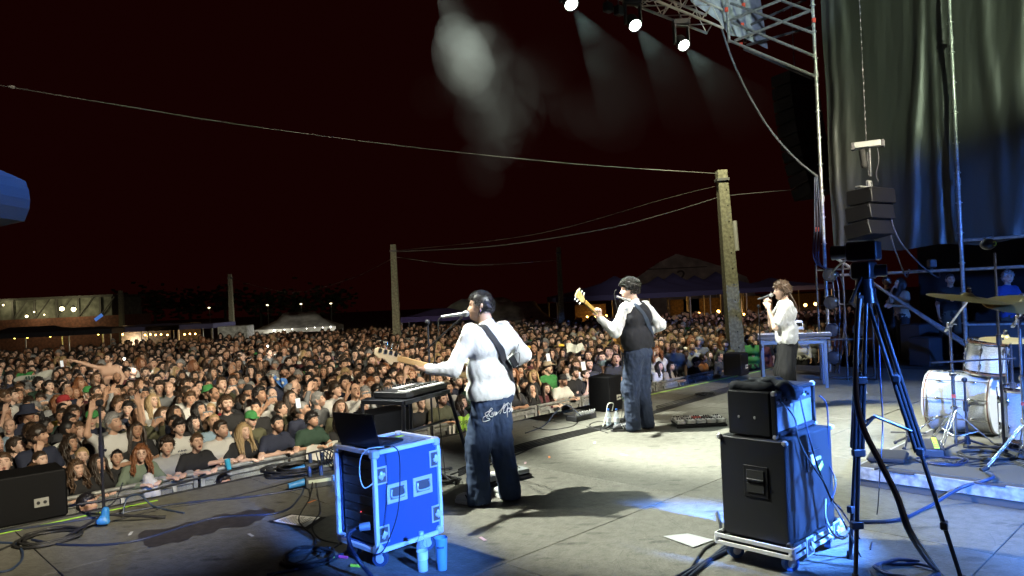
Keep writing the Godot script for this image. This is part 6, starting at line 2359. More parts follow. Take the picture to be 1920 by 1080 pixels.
func build_gear() -> void:
	var zinc := mat("zinc", Color(0.70, 0.70, 0.70), 0.32, 0.45)
	var alu := mat("case alu", Color(0.74, 0.75, 0.76), 0.4, 0.25)
	var blackp := mat("black plastic", Color(0.015, 0.015, 0.017), 0.4)
	# ---- flight case: near corner, width along U, depth along V
	var c0 := at_y(710, 1072)
	var W := 0.53
	var D := 0.44
	var y0 := 0.125
	var y1 := 0.755
	var cb := stage_basis(0.03)
	var t := thing("flight_case", "blue flight case rack on castors with aluminium edges and butterfly latches", "flight case", Vector3(c0.x, 0, c0.z), cb)
	# local: x along U, z towards the rear (-V); the case fills x 0..W, z -D..0
	var H := y1 - y0
	var m := MB.new()
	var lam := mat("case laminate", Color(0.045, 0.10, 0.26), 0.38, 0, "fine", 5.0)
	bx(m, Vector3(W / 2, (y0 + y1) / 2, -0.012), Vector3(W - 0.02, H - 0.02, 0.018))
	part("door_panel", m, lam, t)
	m = MB.new()
	bx(m, Vector3(W / 2, y1 - 0.012, -D / 2), Vector3(W - 0.02, 0.018, D - 0.02))
	part("top_panel", m, mat("case top", Color(0.06, 0.065, 0.08), 0.5, 0, "fine", 5.0), t)
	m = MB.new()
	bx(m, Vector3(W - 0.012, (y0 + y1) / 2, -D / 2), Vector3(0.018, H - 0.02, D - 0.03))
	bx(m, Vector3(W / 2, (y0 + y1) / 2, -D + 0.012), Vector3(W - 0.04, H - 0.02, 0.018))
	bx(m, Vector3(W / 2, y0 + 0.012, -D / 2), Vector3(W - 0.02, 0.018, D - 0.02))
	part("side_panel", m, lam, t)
	m = MB.new()
	bx(m, Vector3(0.06, (y0 + y1) / 2, -D / 2), Vector3(0.05, H - 0.06, D - 0.07), 0.004)
	var rk := part("rack_front", m, mat("rack black", Color(0.008, 0.008, 0.009), 0.6), t)
	for i in 9:
		m = MB.new()
		bx(m, Vector3(0.028, y0 + 0.06 + i * 0.06, -D / 2), Vector3(0.014, 0.055, D - 0.09), 0.003)
		part("rack_unit", m, mat("rack unit%d" % (i % 2), Color(0.012, 0.012, 0.014) if i % 2 else Color(0.03, 0.03, 0.032), 0.45), rk)
	m = MB.new()
	ell(m, Transform3D(Basis.IDENTITY, Vector3(0.018, y0 + 0.22, -D * 0.45)), Vector3.ONE * 0.004, 6)
	part("red_led_light", m, glow("red led", Color(1, 0.05, 0.02), 3.0), rk)
	# edges
	var e := 0.028
	for q in [[Vector3(0, y0, 0), Vector3(W, y0, 0)], [Vector3(0, y1, 0), Vector3(W, y1, 0)], [Vector3(0, y0, -D), Vector3(W, y0, -D)], [Vector3(0, y1, -D), Vector3(W, y1, -D)], [Vector3(0, y0, 0), Vector3(0, y1, 0)], [Vector3(W, y0, 0), Vector3(W, y1, 0)], [Vector3(0, y0, -D), Vector3(0, y1, -D)], [Vector3(W, y0, -D), Vector3(W, y1, -D)], [Vector3(0, y0, 0), Vector3(0, y0, -D)], [Vector3(0, y1, 0), Vector3(0, y1, -D)], [Vector3(W, y0, 0), Vector3(W, y0, -D)], [Vector3(W, y1, 0), Vector3(W, y1, -D)]]:
		m = MB.new()
		var d: Vector3 = q[1] - q[0]
		var sz := Vector3(e, e, e)
		for k in 3:
			if absf(d[k]) > 0.01:
				sz[k] = absf(d[k]) - 0.07
		bx(m, (q[0] + q[1]) / 2, sz, 0.003)
		part("edge_trim", m, alu, t)
	for x in [0.0, W]:
		for y in [y0, y1]:
			for z in [0.0, -D]:
				m = MB.new()
				bx(m, Vector3(x + (0.012 if x == 0.0 else -0.012), y + (0.012 if y == y0 else -0.012), z + (-0.012 if z == 0.0 else 0.012)), Vector3(0.062, 0.062, 0.062), 0.016)
				part("corner_cap", m, zinc, t)
	for a in [[0.045, y1 - 0.15], [W - 0.03, y1 - 0.125], [0.045, y0 + 0.10], [W - 0.03, y0 + 0.13]]:
		latch(t, Basis.IDENTITY, Vector3(a[0], a[1], 0.004))
	for a in [0.17, 0.385]:
		m = MB.new()
		bx(m, Vector3(a, y0 + 0.345, 0.002), Vector3(0.165, 0.125, 0.008), 0.003)
		var hd := part("handle_plate", m, zinc, t)
		m = MB.new()
		bx(m, Vector3(a, y0 + 0.345, 0.004), Vector3(0.115, 0.078, 0.007), 0.002)
		part("handle_recess", m, mat("zinc dark", Color(0.2, 0.2, 0.21), 0.4, 0.8), hd)
		m = MB.new()
		tube(m, smooth_path([Vector3(a - 0.05, y0 + 0.372, 0.012), Vector3(a - 0.05, y0 + 0.325, 0.018), Vector3(a + 0.05, y0 + 0.325, 0.018), Vector3(a + 0.05, y0 + 0.372, 0.012)], 5), 0.006, 7)
		part("handle_bar", m, zinc, hd)
		for k in 8:
			m = MB.new()
			ell(m, Transform3D(Basis.IDENTITY, Vector3(a + (-0.072 if k < 4 else 0.072), y0 + 0.295 + (k % 4) * 0.033, 0.007)), Vector3(0.004, 0.004, 0.002), 6)
			part("rivet", m, zinc, hd)
	for x in [0.07, W - 0.07]:
		for z in [-0.07, -D + 0.07]:
			castor(t, Vector3(x, 0.0, z), 0.5 + x, 0.052, mat("castor blue", Color(0.03, 0.05, 0.10), 0.5), zinc)
	var cx := t.transform
	# laptop: hinge at the left, opens to the right (+x)
	var lp := thing("laptop", "open black laptop on top of the flight case", "laptop", cx * Vector3(0.03, y1 + 0.016, -0.20), cx.basis * Basis(Vector3.UP, 0.25))
	m = MB.new()
	bx(m, Vector3(0.13, 0.009, 0), Vector3(0.25, 0.018, 0.34), 0.005)
	part("keyboard_base", m, mat("laptop black", Color(0.012, 0.012, 0.013), 0.35), lp)
	m = MB.new()
	for i in 5:
		for k in 13:
			bx(m, Vector3(0.06 + i * 0.02, 0.0205, -0.145 + k * 0.0235), Vector3(0.016, 0.004, 0.019), 0.001)
	var ks := part("keys", m, mat("keys black", Color(0.02, 0.02, 0.022), 0.5), lp)
	ks.set_meta("kind", "stuff")
	m = MB.new()
	bx(m, Vector3(0.0, 0.117, 0), Vector3(0.009, 0.23, 0.345), 0.004)
	var scn := part("screen", m, mat("laptop lid", Color(0.012, 0.012, 0.016), 0.3), lp)
	scn.transform = Transform3D(Basis(Vector3.BACK, 0.30), Vector3(0.008, 0.012, 0))
	m = MB.new()
	box(m, Transform3D(cb * Basis(Vector3.UP, 0.15), cx * Vector3(0.30, y1 + 0.014 + 0.001, -0.13)), Vector3(0.30, 0.002, 0.22))
	single("paper_sheet", m, mat("paper grey", Color(0.30, 0.31, 0.32), 0.8, 0, "grime", 4.0), "creased sheet lying under the laptop on the flight case", "paper")
	m = MB.new()
	box(m, Transform3D(cb * Basis(Vector3.UP, 0.1), cx * Vector3(0.40, y1 + 0.018, -0.25)), Vector3(0.07, 0.002, 0.025))
	single("tape_label", m, mat("lime tape", Color(0.50, 0.75, 0.05), 0.6), "short lime tape label on top of the flight case", "tape")
	# ---- keyboard stand and synthesiser
	var fc := at_y(761, 751, 0.90)
	var rc := at_y(845, 729, 0.90)
	var lc := at_y(679, 750, 0.90)
	var kx := (rc - fc)
	var L := kx.length()
	kx = kx.normalized()
	var kz := (fc - lc)
	kz = (kz - kx * kz.dot(kx))
	var DD := kz.length()
	kz = kz.normalized()
	var kb := Basis(kx, Vector3.UP, kx.cross(Vector3.UP))
	var st := thing("keyboard_stand", "black steel keyboard stand with splayed legs beside the bassist", "keyboard stand", Vector3(lc.x, 0, lc.z), kb)
	# local: x along the keyboard, z towards the player
	var zl := DD
	if (kb.z).dot(fc - lc) < 0.0:
		zl = -DD
	var stm := mat("stand steel", Color(0.02, 0.022, 0.03), 0.4, 0.4)
	m = MB.new()
	for z in [0.0, zl]:
		bx(m, Vector3(L / 2, 0.885, z), Vector3(L, 0.035, 0.035), 0.004)
	for x in [0.0, L]:
		bx(m, Vector3(x, 0.885, zl / 2), Vector3(0.035, 0.034, absf(zl)), 0.004)
	bx(m, Vector3(L / 2, 0.893, zl / 2), Vector3(L - 0.04, 0.012, absf(zl) - 0.04))
	part("top_frame", m, stm, st)
	var feet := [[Vector3(0, 0.87, 0), Vector3(-0.02, 0.0, 0.0)], [Vector3(0, 0.87, zl), Vector3(-0.06, 0.0, zl)], [Vector3(L, 0.87, zl), Vector3(L + 0.02, 0.0, zl + 0.24 * signf(zl))], [Vector3(L, 0.87, 0), Vector3(L + 0.05, 0.0, -0.05)]]
	for f in feet:
		m = MB.new()
		cyl(m, f[0], f[1], 0.017, -1, 8)
		part("leg", m, stm, st)
	m = MB.new()
	cyl(m, Vector3(0.0, 0.62, zl * 0.8), Vector3(L, 0.62, zl * 0.9), 0.013, -1, 8)
	cyl(m, Vector3(0.0, 0.45, 0), Vector3(0, 0.45, zl), 0.013, -1, 8)
	part("cross_bar", m, stm, st)
	var sxf := st.transform
	var sy := thing("synthesiser", "small black synthesiser keyboard on the steel stand", "keyboard", sxf * Vector3(L / 2 + 0.06, 0.903, zl * 0.52), kb)
	var sg := signf(zl)
	m = MB.new()
	bx(m, Vector3(0, 0.028, 0), Vector3(L * 0.92, 0.05, absf(zl) * 0.82), 0.008)
	part("case", m, mat("synth black", Color(0.02, 0.02, 0.024), 0.4), sy)
	m = MB.new()
	bx(m, Vector3(0.02, 0.056, -sg * absf(zl) * 0.22), Vector3(L * 0.42, 0.01, 0.05), 0.002)
	part("screen_strip", m, mat("synth strip", Color(0.52, 0.50, 0.52), 0.5), sy)
	var kw := L * 0.80 / 21.0
	var wk := MB.new()
	bx(wk, Vector3.ZERO, Vector3(kw * 0.92, 0.014, 0.115), 0.002)
	var wkm := wk.mesh()
	var bk := MB.new()
	bx(bk, Vector3.ZERO, Vector3(kw * 0.55, 0.018, 0.07), 0.003)
	var bkm := bk.mesh()
	for i in 21:
		var x := -L * 0.40 + (i + 0.5) * kw
		inst("white_key", wkm, mat("key white", Color(0.72, 0.72, 0.72), 0.3), sy, Transform3D(Basis.IDENTITY, Vector3(x, 0.058, sg * (absf(zl) * 0.41 - 0.062))))
		if i % 7 in [0, 1, 3, 4, 5] and i < 20:
			inst("black_key", bkm, mat("key black", Color(0.012, 0.012, 0.012), 0.3), sy, Transform3D(Basis.IDENTITY, Vector3(x + kw * 0.5, 0.070, sg * (absf(zl) * 0.41 - 0.085))))
	for i in 14:
		m = MB.new()
		cyl(m, Vector3(-L * 0.38 + i * L * 0.055, 0.053, -sg * absf(zl) * 0.34), Vector3(-L * 0.38 + i * L * 0.055, 0.075, -sg * absf(zl) * 0.34), 0.009, 0.008, 10)
		part("knob", m, mat("knob", Color(0.03, 0.03, 0.03), 0.5), sy)
	# ---- microphone stands and microphones
	var sb := at_y(815, 897)
	var bt := at_d(800, 655, 7.0)
	mic_stand(sb, 1.50, [at_d(800, 655, 7.15), at_d(866, 595, 6.35)], "black boom microphone stand in front of the bassist", 3, 0.9)
	microphone(at_d(880, 587, 6.05), at_d(829, 594, 6.12), "silver-lit microphone at the bassist's mouth", mat("mic silver", Color(0.6, 0.6, 0.62), 0.25, 0.8))
	mic_stand(at_y(1173, 797), 1.62, [], "straight microphone stand in front of the guitarist", 3, 0.4)
	microphone(at_d(1184, 565, 9.0), at_d(1156, 556, 9.05), "silver-lit microphone at the guitarist's mouth", mat("mic silver", Color(0.6, 0.6, 0.62), 0.25, 0.8))
	var lm := mic_stand(at_y(196, 985), 1.02, [], "short empty microphone stand standing alone near the stage edge", 3, -0.25, 0.013, 0.46)
	m = MB.new()
	flesh(m, [[Vector3(0.02, 0.06, 0.03), Vector3(0.03, 0.13, 0.03), 0.035, 0.03], [Vector3(0.0, 0.05, 0.06), Vector3(0.05, 0.04, 0.05), 0.03, 0.02]], 0.012, 0.01)
	part("blue_clamp", m, mat("clamp blue", Color(0.03, 0.20, 0.55), 0.5), lm)
	m = MB.new()
	bx(m, Vector3(0, 1.0, 0), Vector3(0.05, 0.05, 0.05), 0.01)
	bx(m, Vector3(0.0, 0.68, 0), Vector3(0.035, 0.10, 0.035), 0.008)
	part("clip", m, blackp, lm)
	mic_stand(at_d(1428, 700, 10.6) * Vector3(1, 0, 1), 1.40, [at_d(1428, 588, 10.6), at_d(1446, 568, 10.4)], "dark microphone stand beside the keyboard table", 3, 1.1)
	# ---- loudspeakers
	var wp := at_y(52, 972)
	speaker_box(Vector3(wp.x, -0.04, wp.z) + V * 0.18, stage_basis(-0.05), 0.62, 0.42, 0.40, "black floor monitor with a grey connector plate at the stage edge")
	wp = at_y(1137, 769)
	speaker_box(Vector3(wp.x, 0.0, wp.z), stage_basis(0.1), 0.34, 0.50, 0.36, "upright black speaker behind the guitarist's water bottles")
	wp = at_y(1381, 703)
	speaker_box(Vector3(wp.x, 0.0, wp.z), stage_basis(0.1), 0.34, 0.42, 0.36, "upright black speaker at the foot of the concrete pole")
	wp = at_y(778, 850)
	speaker_box(Vector3(wp.x, 0.0, wp.z) + V * 0.6, stage_basis(0.1), 0.60, 0.44, 0.42, "black floor monitor seen through the keyboard stand")
	# ---- amplifier on its dolly
	var a0 := at_y(1484, 1070, 0.03)
	var ab := stage_basis(0.0)
	var dl := thing("equipment_dolly", "aluminium-edged wheeled dolly under the bass cabinet", "dolly", Vector3(a0.x, 0, a0.z), ab)
	var AW := 0.655
	var AD := 0.45
	m = MB.new()
	bx(m, Vector3(AW / 2, 0.135, -AD / 2), Vector3(AW + 0.05, 0.03, AD + 0.05), 0.003)
	part("board", m, mat("dolly black", Color(0.02, 0.02, 0.022), 0.6), dl)
	for q in [[Vector3(AW / 2, 0, 0.032), Vector3(AW + 0.06, 0.026, 0.012)], [Vector3(AW / 2, 0, -AD - 0.032), Vector3(AW + 0.06, 0.026, 0.012)], [Vector3(-0.032, 0, -AD / 2), Vector3(0.012, 0.026, AD + 0.06)], [Vector3(AW + 0.032, 0, -AD / 2), Vector3(0.012, 0.026, AD + 0.06)]]:
		for y in [0.115, 0.158]:
			m = MB.new()
			bx(m, q[0] + Vector3(0, y, 0), q[1], 0.003)
			part("edge_rail", m, alu, dl)
	for x in [0.0, AW]:
		for z in [0.0, -AD]:
			m = MB.new()
			ell(m, Transform3D(Basis.IDENTITY, Vector3(x + (-0.02 if x == 0.0 else 0.02), 0.137, z + (0.02 if z == 0.0 else -0.02))), Vector3(0.022, 0.03, 0.022), 12)
			part("corner_cap", m, zinc, dl)
	latch(dl, Basis.IDENTITY, Vector3(0.17, 0.14, 0.042))
	latch(dl, Basis.IDENTITY, Vector3(AW - 0.1, 0.14, 0.042))
	for x in [0.07, AW - 0.07]:
		for z in [-0.04, -AD + 0.05]:
			castor(dl, Vector3(x, 0, z), 0.9 + x * 2.0, 0.05, mat("castor blue2", Color(0.05, 0.14, 0.35), 0.5), zinc)
	var ax := dl.transform
	var tolex := mat("tolex", Color(0.024, 0.025, 0.028), 0.42, 0, "fine", 8.0)
	var cbn := thing("bass_cabinet", "tall black bass cabinet with a recessed side handle on the dolly", "amplifier cabinet", ax * Vector3(0, 0.165, 0), ab)
	m = MB.new()
	bx(m, Vector3(AW / 2, 0.31, -AD / 2), Vector3(AW - 0.01, 0.62, AD - 0.01), 0.012)
	part("cabinet", m, tolex, cbn)
	for x in [0.008, AW - 0.008]:
		for y in [0.008, 0.612]:
			for z in [-0.008, -AD + 0.008]:
				m = MB.new()
				bx(m, Vector3(x, y, z), Vector3(0.036, 0.036, 0.036), 0.012)
				part("corner_cap", m, zinc if y > 0.3 else blackp, cbn)
	m = MB.new()
	bx(m, Vector3(0.002, 0.36, -AD * 0.45), Vector3(0.008, 0.19, 0.16), 0.003)
	var hp := part("handle_plate", m, blackp, cbn)
	m = MB.new()
	bx(m, Vector3(0.0, 0.36, -AD * 0.45), Vector3(0.014, 0.14, 0.115), 0.003)
	part("handle_recess", m, mat("hole", Color(0.02, 0.02, 0.02), 0.9), hp)
	m = MB.new()
	cyl(m, Vector3(-0.008, 0.37, -AD * 0.45 - 0.055), Vector3(-0.008, 0.37, -AD * 0.45 + 0.055), 0.009)
	part("handle_bar", m, blackp, hp)
	m = MB.new()
	bx(m, Vector3(AW * 0.55, 0.45, 0.0), Vector3(0.19, 0.12, 0.008), 0.003)
	var jp := part("jack_plate", m, blackp, cbn)
	m = MB.new()
	bx(m, Vector3(AW * 0.51, 0.455, 0.004), Vector3(0.07, 0.07, 0.006), 0.002)
	for k in 3:
		cyl(m, Vector3(AW * 0.58 + k * 0.026, 0.455, 0.0), Vector3(AW * 0.58 + k * 0.026, 0.455, 0.014), 0.010)
	part("jack", m, zinc, jp)
	m = MB.new()
	bx(m, Vector3(AW * 0.66, 0.40, 0.012), Vector3(0.07, 0.03, 0.003), 0.0, Basis(Vector3.BACK, 0.5))
	part("lime_tape", m, mat("lime tape", Color(0.50, 0.75, 0.05), 0.6), cbn)
	# head
	var h0 := Vector3(0.035, 0.0, -0.085)
	var hd := thing("amplifier_head", "bass amplifier head with a mesh back panel and controls on the cabinet", "amplifier", ax * (h0 + Vector3(0, 0.786, 0)), stage_basis(0.03))
	var HW := 0.585
	var HD := 0.30
	var HH := 0.275
	m = MB.new()
	bx(m, Vector3(HW / 2, HH / 2 + 0.01, -HD / 2 - 0.012), Vector3(HW, HH, HD - 0.02), 0.01)
	part("cabinet", m, tolex, hd)
	m = MB.new()
	for q in [[Vector3(HW / 2, 0.02, 0), Vector3(HW, 0.02, 0.03)], [Vector3(HW / 2, HH, 0), Vector3(HW, 0.02, 0.03)], [Vector3(0.01, HH / 2 + 0.01, 0), Vector3(0.02, HH - 0.02, 0.03)], [Vector3(HW - 0.01, HH / 2 + 0.01, 0), Vector3(0.02, HH - 0.02, 0.03)]]:
		bx(m, q[0], q[1], 0.004)
	part("rim", m, tolex, hd)
	m = MB.new()
	bx(m, Vector3(HW / 2, HH * 0.40, -0.010), Vector3(HW - 0.05, HH * 0.54, 0.006))
	part("grille_backing", m, mat("grille back", Color(0.25, 0.26, 0.27), 0.5, 0.5), hd)
	m = MB.new()
	for i in 22:
		bx(m, Vector3(HW / 2, HH * 0.14 + i * HH * 0.0245, -0.004), Vector3(HW - 0.05, 0.0022, 0.004))
	for i in 44:
		bx(m, Vector3(0.03 + i * (HW - 0.06) / 43.0, HH * 0.40, -0.004), Vector3(0.0022, HH * 0.53, 0.0038))
	var gm := part("grille_mesh", m, mat("grille wire", Color(0.62, 0.63, 0.65), 0.35, 0.7), hd)
	gm.set_meta("kind", "stuff")
	m = MB.new()
	bx(m, Vector3(HW / 2, HH * 0.82, -0.006), Vector3(HW - 0.05, HH * 0.26, 0.01), 0.002)
	part("control_panel", m, mat("panel grey", Color(0.10, 0.10, 0.11), 0.4, 0.5), hd)
	for i in 15:
		m = MB.new()
		var x := 0.05 + i * 0.032
		cyl(m, Vector3(x, HH * (0.85 if i % 2 else 0.79), 0.0), Vector3(x, HH * (0.85 if i % 2 else 0.79), 0.014), 0.008, -1, 10)
		part("knob" if i % 3 else "jack", m, zinc if i % 3 == 0 else blackp, hd)
	m = MB.new()
	bx(m, Vector3(HW * 0.72, HH * 0.84, 0.004), Vector3(0.035, 0.018, 0.006))
	part("green_light", m, glow("green led", Color(0.05, 0.9, 0.3), 0.6), hd)
	for x in [0.0, HW]:
		for y in [0.015, HH]:
			m = MB.new()
			bx(m, Vector3(x + (0.012 if x == 0.0 else -0.012), y, 0.002), Vector3(0.034, 0.034, 0.034), 0.010)
			part("corner_cap", m, zinc, hd)
	for z in [0.4, 0.75]:
		m = MB.new()
		ell(m, Transform3D(Basis.IDENTITY, Vector3(-0.002, HH * 0.45, -HD * z)), Vector3(0.003, 0.009, 0.009), 8)
		part("screw", m, zinc, hd)
	# soft bag over the head
	m = MB.new()
	var hx := hd.transform
	flesh(m, [[hx * Vector3(0.06, HH + 0.028, -0.05), hx * Vector3(0.06, HH + 0.028, -HD + 0.02), 0.035, 0.03], [hx * Vector3(0.20, HH + 0.030, -0.02), hx * Vector3(0.28, HH + 0.026, -HD + 0.03), 0.035, 0.03], [hx * Vector3(0.06, HH + 0.03, -HD + 0.04), hx * Vector3(0.40, HH + 0.024, -HD + 0.06), 0.03, 0.026], [hx * Vector3(0.13, HH + 0.03, 0.0), hx * Vector3(0.27, HH - 0.01, 0.045), 0.034, 0.03], [hx * Vector3(0.14, HH - 0.01, 0.03), hx * Vector3(0.22, HH - 0.04, 0.04), 0.026, 0.024], [hx * Vector3(0.36, HH + 0.024, -0.12), hx * Vector3(0.45, HH + 0.020, -0.2), 0.03, 0.024], [hx * Vector3(0.13, HH + 0.03, -0.12), hx * Vector3(0.34, HH + 0.03, -0.14), 0.036, 0.034]], 0.012, 0.014)
	wrinkle(m, 0.004, Vector3(200, 200, 200), 3.0)
	single("gig_bag", m, mat("bag navy", Color(0.012, 0.016, 0.026), 0.75, 0, "cloth", 8.0), "soft black bag slumped over the amplifier head", "bag")
	# ---- camera tripod at the right
	var apex := at_d(1622, 548, 4.25)
	var tp := thing("camera_tripod", "tall black video tripod with doubled tube legs", "tripod", Vector3(apex.x, 0, apex.z))
	var A := Vector3(0, apex.y, 0)
	var trip := mat("tripod black", Color(0.022, 0.022, 0.026), 0.28, 0.5)
	var fts := [at_y(1604, 1092), at_y(1594, 1048), at_y(1806, 1096)]
	for k in 3:
		var f: Vector3 = fts[k] - Vector3(apex.x, 0, apex.z)
		var g := Vector3(0.03 * (k - 1), 0, 0.03 if k == 0 else -0.02)
		var sd := (f - A).cross(Vector3.FORWARD).normalized() * 0.022
		m = MB.new()
		var mid := (A + g).lerp(f, 0.55)
		cyl(m, A + g + sd, mid + sd, 0.0125, -1, 10)
		cyl(m, A + g - sd, mid - sd, 0.0125, -1, 10)
		cyl(m, (A + g).lerp(f, 0.28), f, 0.0125, -1, 10)
		var lg := part("leg", m, trip, tp)
		for q in [0.02, 0.30, 0.55, 0.80]:
			m = MB.new()
			box(m, Transform3D(Basis(Vector3.UP, 0.5 * k), (A + g).lerp(f, q)), Vector3(0.072, 0.045, 0.04), 0.008)
			part("clamp", m, mat("tripod clamp", Color(0.015, 0.015, 0.018), 0.4), lg)
		m = MB.new()
		cyl(m, f + Vector3(0, 0.05, 0), f, 0.017, 0.02, 10)
		part("rubber_foot", m, mat("rubber", Color(0.02, 0.02, 0.02), 0.8), lg)
	m = MB.new()
	var sm1: Vector3 = A.lerp(fts[2] - Vector3(apex.x, 0, apex.z), 0.43)
	for k in 3:
		cyl(m, Vector3(0.02, 0.95, 0), A.lerp(fts[k] - Vector3(apex.x, 0, apex.z), 0.48), 0.008, -1, 8)
	part("spreader", m, trip, tp)
	m = MB.new()
	cyl(m, A + Vector3(0, -0.06, 0), A + Vector3(0, 0.02, 0), 0.062, 0.055, 18)
	cyl(m, A + Vector3(0, 0.02, 0), A + Vector3(0, 0.075, 0), 0.05, 0.048, 18)
	part("bowl", m, trip, tp)
	m = MB.new()
	box(m, Transform3D(Basis(Vector3.UP, 0.6), A + Vector3(0, 0.125, 0)), Vector3(0.10, 0.10, 0.12), 0.015)
	cyl(m, A + Vector3(0.05, 0.12, 0.03), A + Vector3(0.10, 0.12, 0.06), 0.034, -1, 16)
	cyl(m, A + Vector3(-0.02, 0.10, 0.02), A + Vector3(-0.16, -0.05, 0.16), 0.009, -1, 8)
	part("fluid_head", m, trip, tp)
	var vc := thing("video_camera", "small black video camera on top of the tripod", "video camera", Vector3(apex.x, apex.y + 0.18, apex.z), facing(Vector3(-0.75, 0, -0.65)))
	m = MB.new()
	bx(m, Vector3(0, 0.055, 0), Vector3(0.11, 0.11, 0.17), 0.012)
	part("body", m, mat("camera black", Color(0.014, 0.014, 0.016), 0.4), vc)
	m = MB.new()
	cyl(m, Vector3(0, 0.055, 0.08), Vector3(0, 0.055, 0.17), 0.036, 0.042, 18)
	part("lens", m, mat("camera black", Color(0.014, 0.014, 0.016), 0.4), vc)
	m = MB.new()
	cyl(m, Vector3(-0.075, 0.07, -0.05), Vector3(-0.075, 0.07, 0.03), 0.024, -1, 14)
	bx(m, Vector3(-0.06, 0.03, -0.06), Vector3(0.03, 0.06, 0.04), 0.008)
	part("grip", m, mat("camera grip", Color(0.02, 0.022, 0.028), 0.5), vc)
	# ---- floor things
	bottle(at_y(793, 1072), 0.036, 0.255, Color(0.55, 0.66, 0.78), Color(0.5, 0.6, 0.75), "clear water bottle with a pale label standing before the flight case", 0.36)
	bottle(at_y(1142, 802), 0.035, 0.24, Color(0.6, 0.66, 0.7), Color(0.02, 0.12, 0.5), "blue-capped water bottle to the left of its twin by the guitarist", 0.5)
	bottle(at_y(1157, 802), 0.035, 0.24, Color(0.6, 0.66, 0.7), Color(0.02, 0.12, 0.5), "blue-capped water bottle next to the guitarist's shoe", 0.5)
	var cp := at_y(829, 1069)
	var cup := thing("plastic_cup", "tall translucent blue plastic cup beside the water bottle", "cup", cp)
	m = MB.new()
	lathe(m, Transform3D.IDENTITY, [Vector2(0.0, 0.006), Vector2(0.029, 0.0), Vector2(0.031, 0.01), Vector2(0.042, 0.205), Vector2(0.044, 0.21), Vector2(0.040, 0.208), Vector2(0.030, 0.02), Vector2(0.0, 0.014)], 24)
	var cm := mat("cup blue", Color(0.16, 0.36, 0.55), 0.35)
	cm.backlight_enabled = true
	cm.backlight = Color(0.3, 0.5, 0.7)
	part("shell", m, cm, cup)
	m = MB.new()
	for i in 7:
		var a := 1.1 + i * 0.17
		bx(m, Vector3(cos(a) * 0.0405, 0.155, sin(a) * 0.0405), Vector3(0.0045, 0.012, 0.002), 0.0, Basis(Vector3.UP, PI / 2 - a))
	part("print", m, mat("cup print", Color(0.03, 0.05, 0.10), 0.6), cup)
	for q in [[[512, 977], [547, 965], [600, 970], [573, 988], "white printed set list lying on a black square", true], [[1288, 780], [1320, 778], [1340, 786], [1312, 790], "pale set list lying beyond the guitarist's pedals", false], [[1600, 735], [1625, 733], [1628, 738], [1602, 740], "small white sheet on the floor by the keyboard table", false], [[1243, 1005], [1290, 1000], [1338, 1012], [1300, 1026], "faded grey gaffer patch on the floor before the amplifier", false]]:
		m = MB.new()
		var pp := []
		for k in 4:
			pp.append(at_y(q[k][0], q[k][1], 0.009))
		var ctr: Vector3 = (pp[0] + pp[1] + pp[2] + pp[3]) / 4.0
		if q[5]:
			var s0 := m.v.size()
			for p in pp:
				m.add(ctr + (p - ctr) * 1.28 + Vector3(0, -0.004, 0), Vector3.UP)
			m.quad(s0, s0 + 1, s0 + 2, s0 + 3)
			var bs := single("floor_tile", m, mat("black square", Color(0.015, 0.015, 0.015), 0.6), "black square taped under the set list", "mat")
			m = MB.new()
		var s := m.v.size()
		for p in pp:
			m.add(p, Vector3.UP)
		m.quad(s, s + 1, s + 2, s + 3)
		var ps := single("set_list" if not q[4].begins_with("faded") else "gaffer_patch", m, mat("paper white" if q[5] else "paper pale", Color(0.72, 0.72, 0.70) if q[5] else Color(0.42, 0.44, 0.45), 0.8), q[4], "paper" if not q[4].begins_with("faded") else "tape")
		if q[5]:
			m = MB.new()
			for k in 11:
				var a: Vector3 = pp[0].lerp(pp[3], 0.12 + k * 0.07)
				var b: Vector3 = pp[1].lerp(pp[2], 0.12 + k * 0.07)
				var w := 0.55 + 0.35 * absf(sin(k * 2.3))
				ribbon(m, PackedVector3Array([a.lerp(b, 0.10) + Vector3(0, 0.0015, 0), a.lerp(b, w) + Vector3(0, 0.0015, 0)]), PackedVector3Array([Vector3.UP, Vector3.UP]), 0.008, 0.0004)
			part("text_lines", m, mat("ink", Color(0.05, 0.05, 0.05), 0.8), ps)
	for q in [[622, 905, 0], [735, 872, 0], [1030, 857, 0], [1170, 853, 1], [1040, 780, 0], [585, 940, 0], [905, 1010, 2], [1115, 830, 1], [985, 868, 2], [1690, 905, 2], [245, 1000, 1], [470, 1003, 1]]:
		m = MB.new()
		box(m, Transform3D(Basis(Vector3.UP, q[0] * 0.7), at_y(q[0], q[1], 0.007)), Vector3(0.09, 0.002, 0.022))
		single("tape_scrap", m, mat("scrap%d" % q[2], [Color(0.62, 0.22, 0.08), Color(0.5, 0.5, 0.46), Color(0.45, 0.3, 0.34)][q[2]], 0.7), ["short orange scrap of tape stuck to the stage floor", "short pale scrap of tape stuck to the stage floor", "short pinkish scrap of tape stuck to the stage floor"][q[2]], "tape", ["orange tape scraps", "pale tape scraps", "pinkish tape scraps"][q[2]])
	pedalboard(at_y(1310, 797) , stage_basis(-0.75), 0.62, 0.34, 5, 2, "guitar pedalboard crowded with white effect pedals", ["white", "white", "white", "white", "red", "white", "black", "white"])
	pedalboard(at_y(940, 903), stage_basis(-0.1), 0.58, 0.22, 3, 1, "bass pedalboard behind the bassist's legs", ["grey", "white", "grey"])
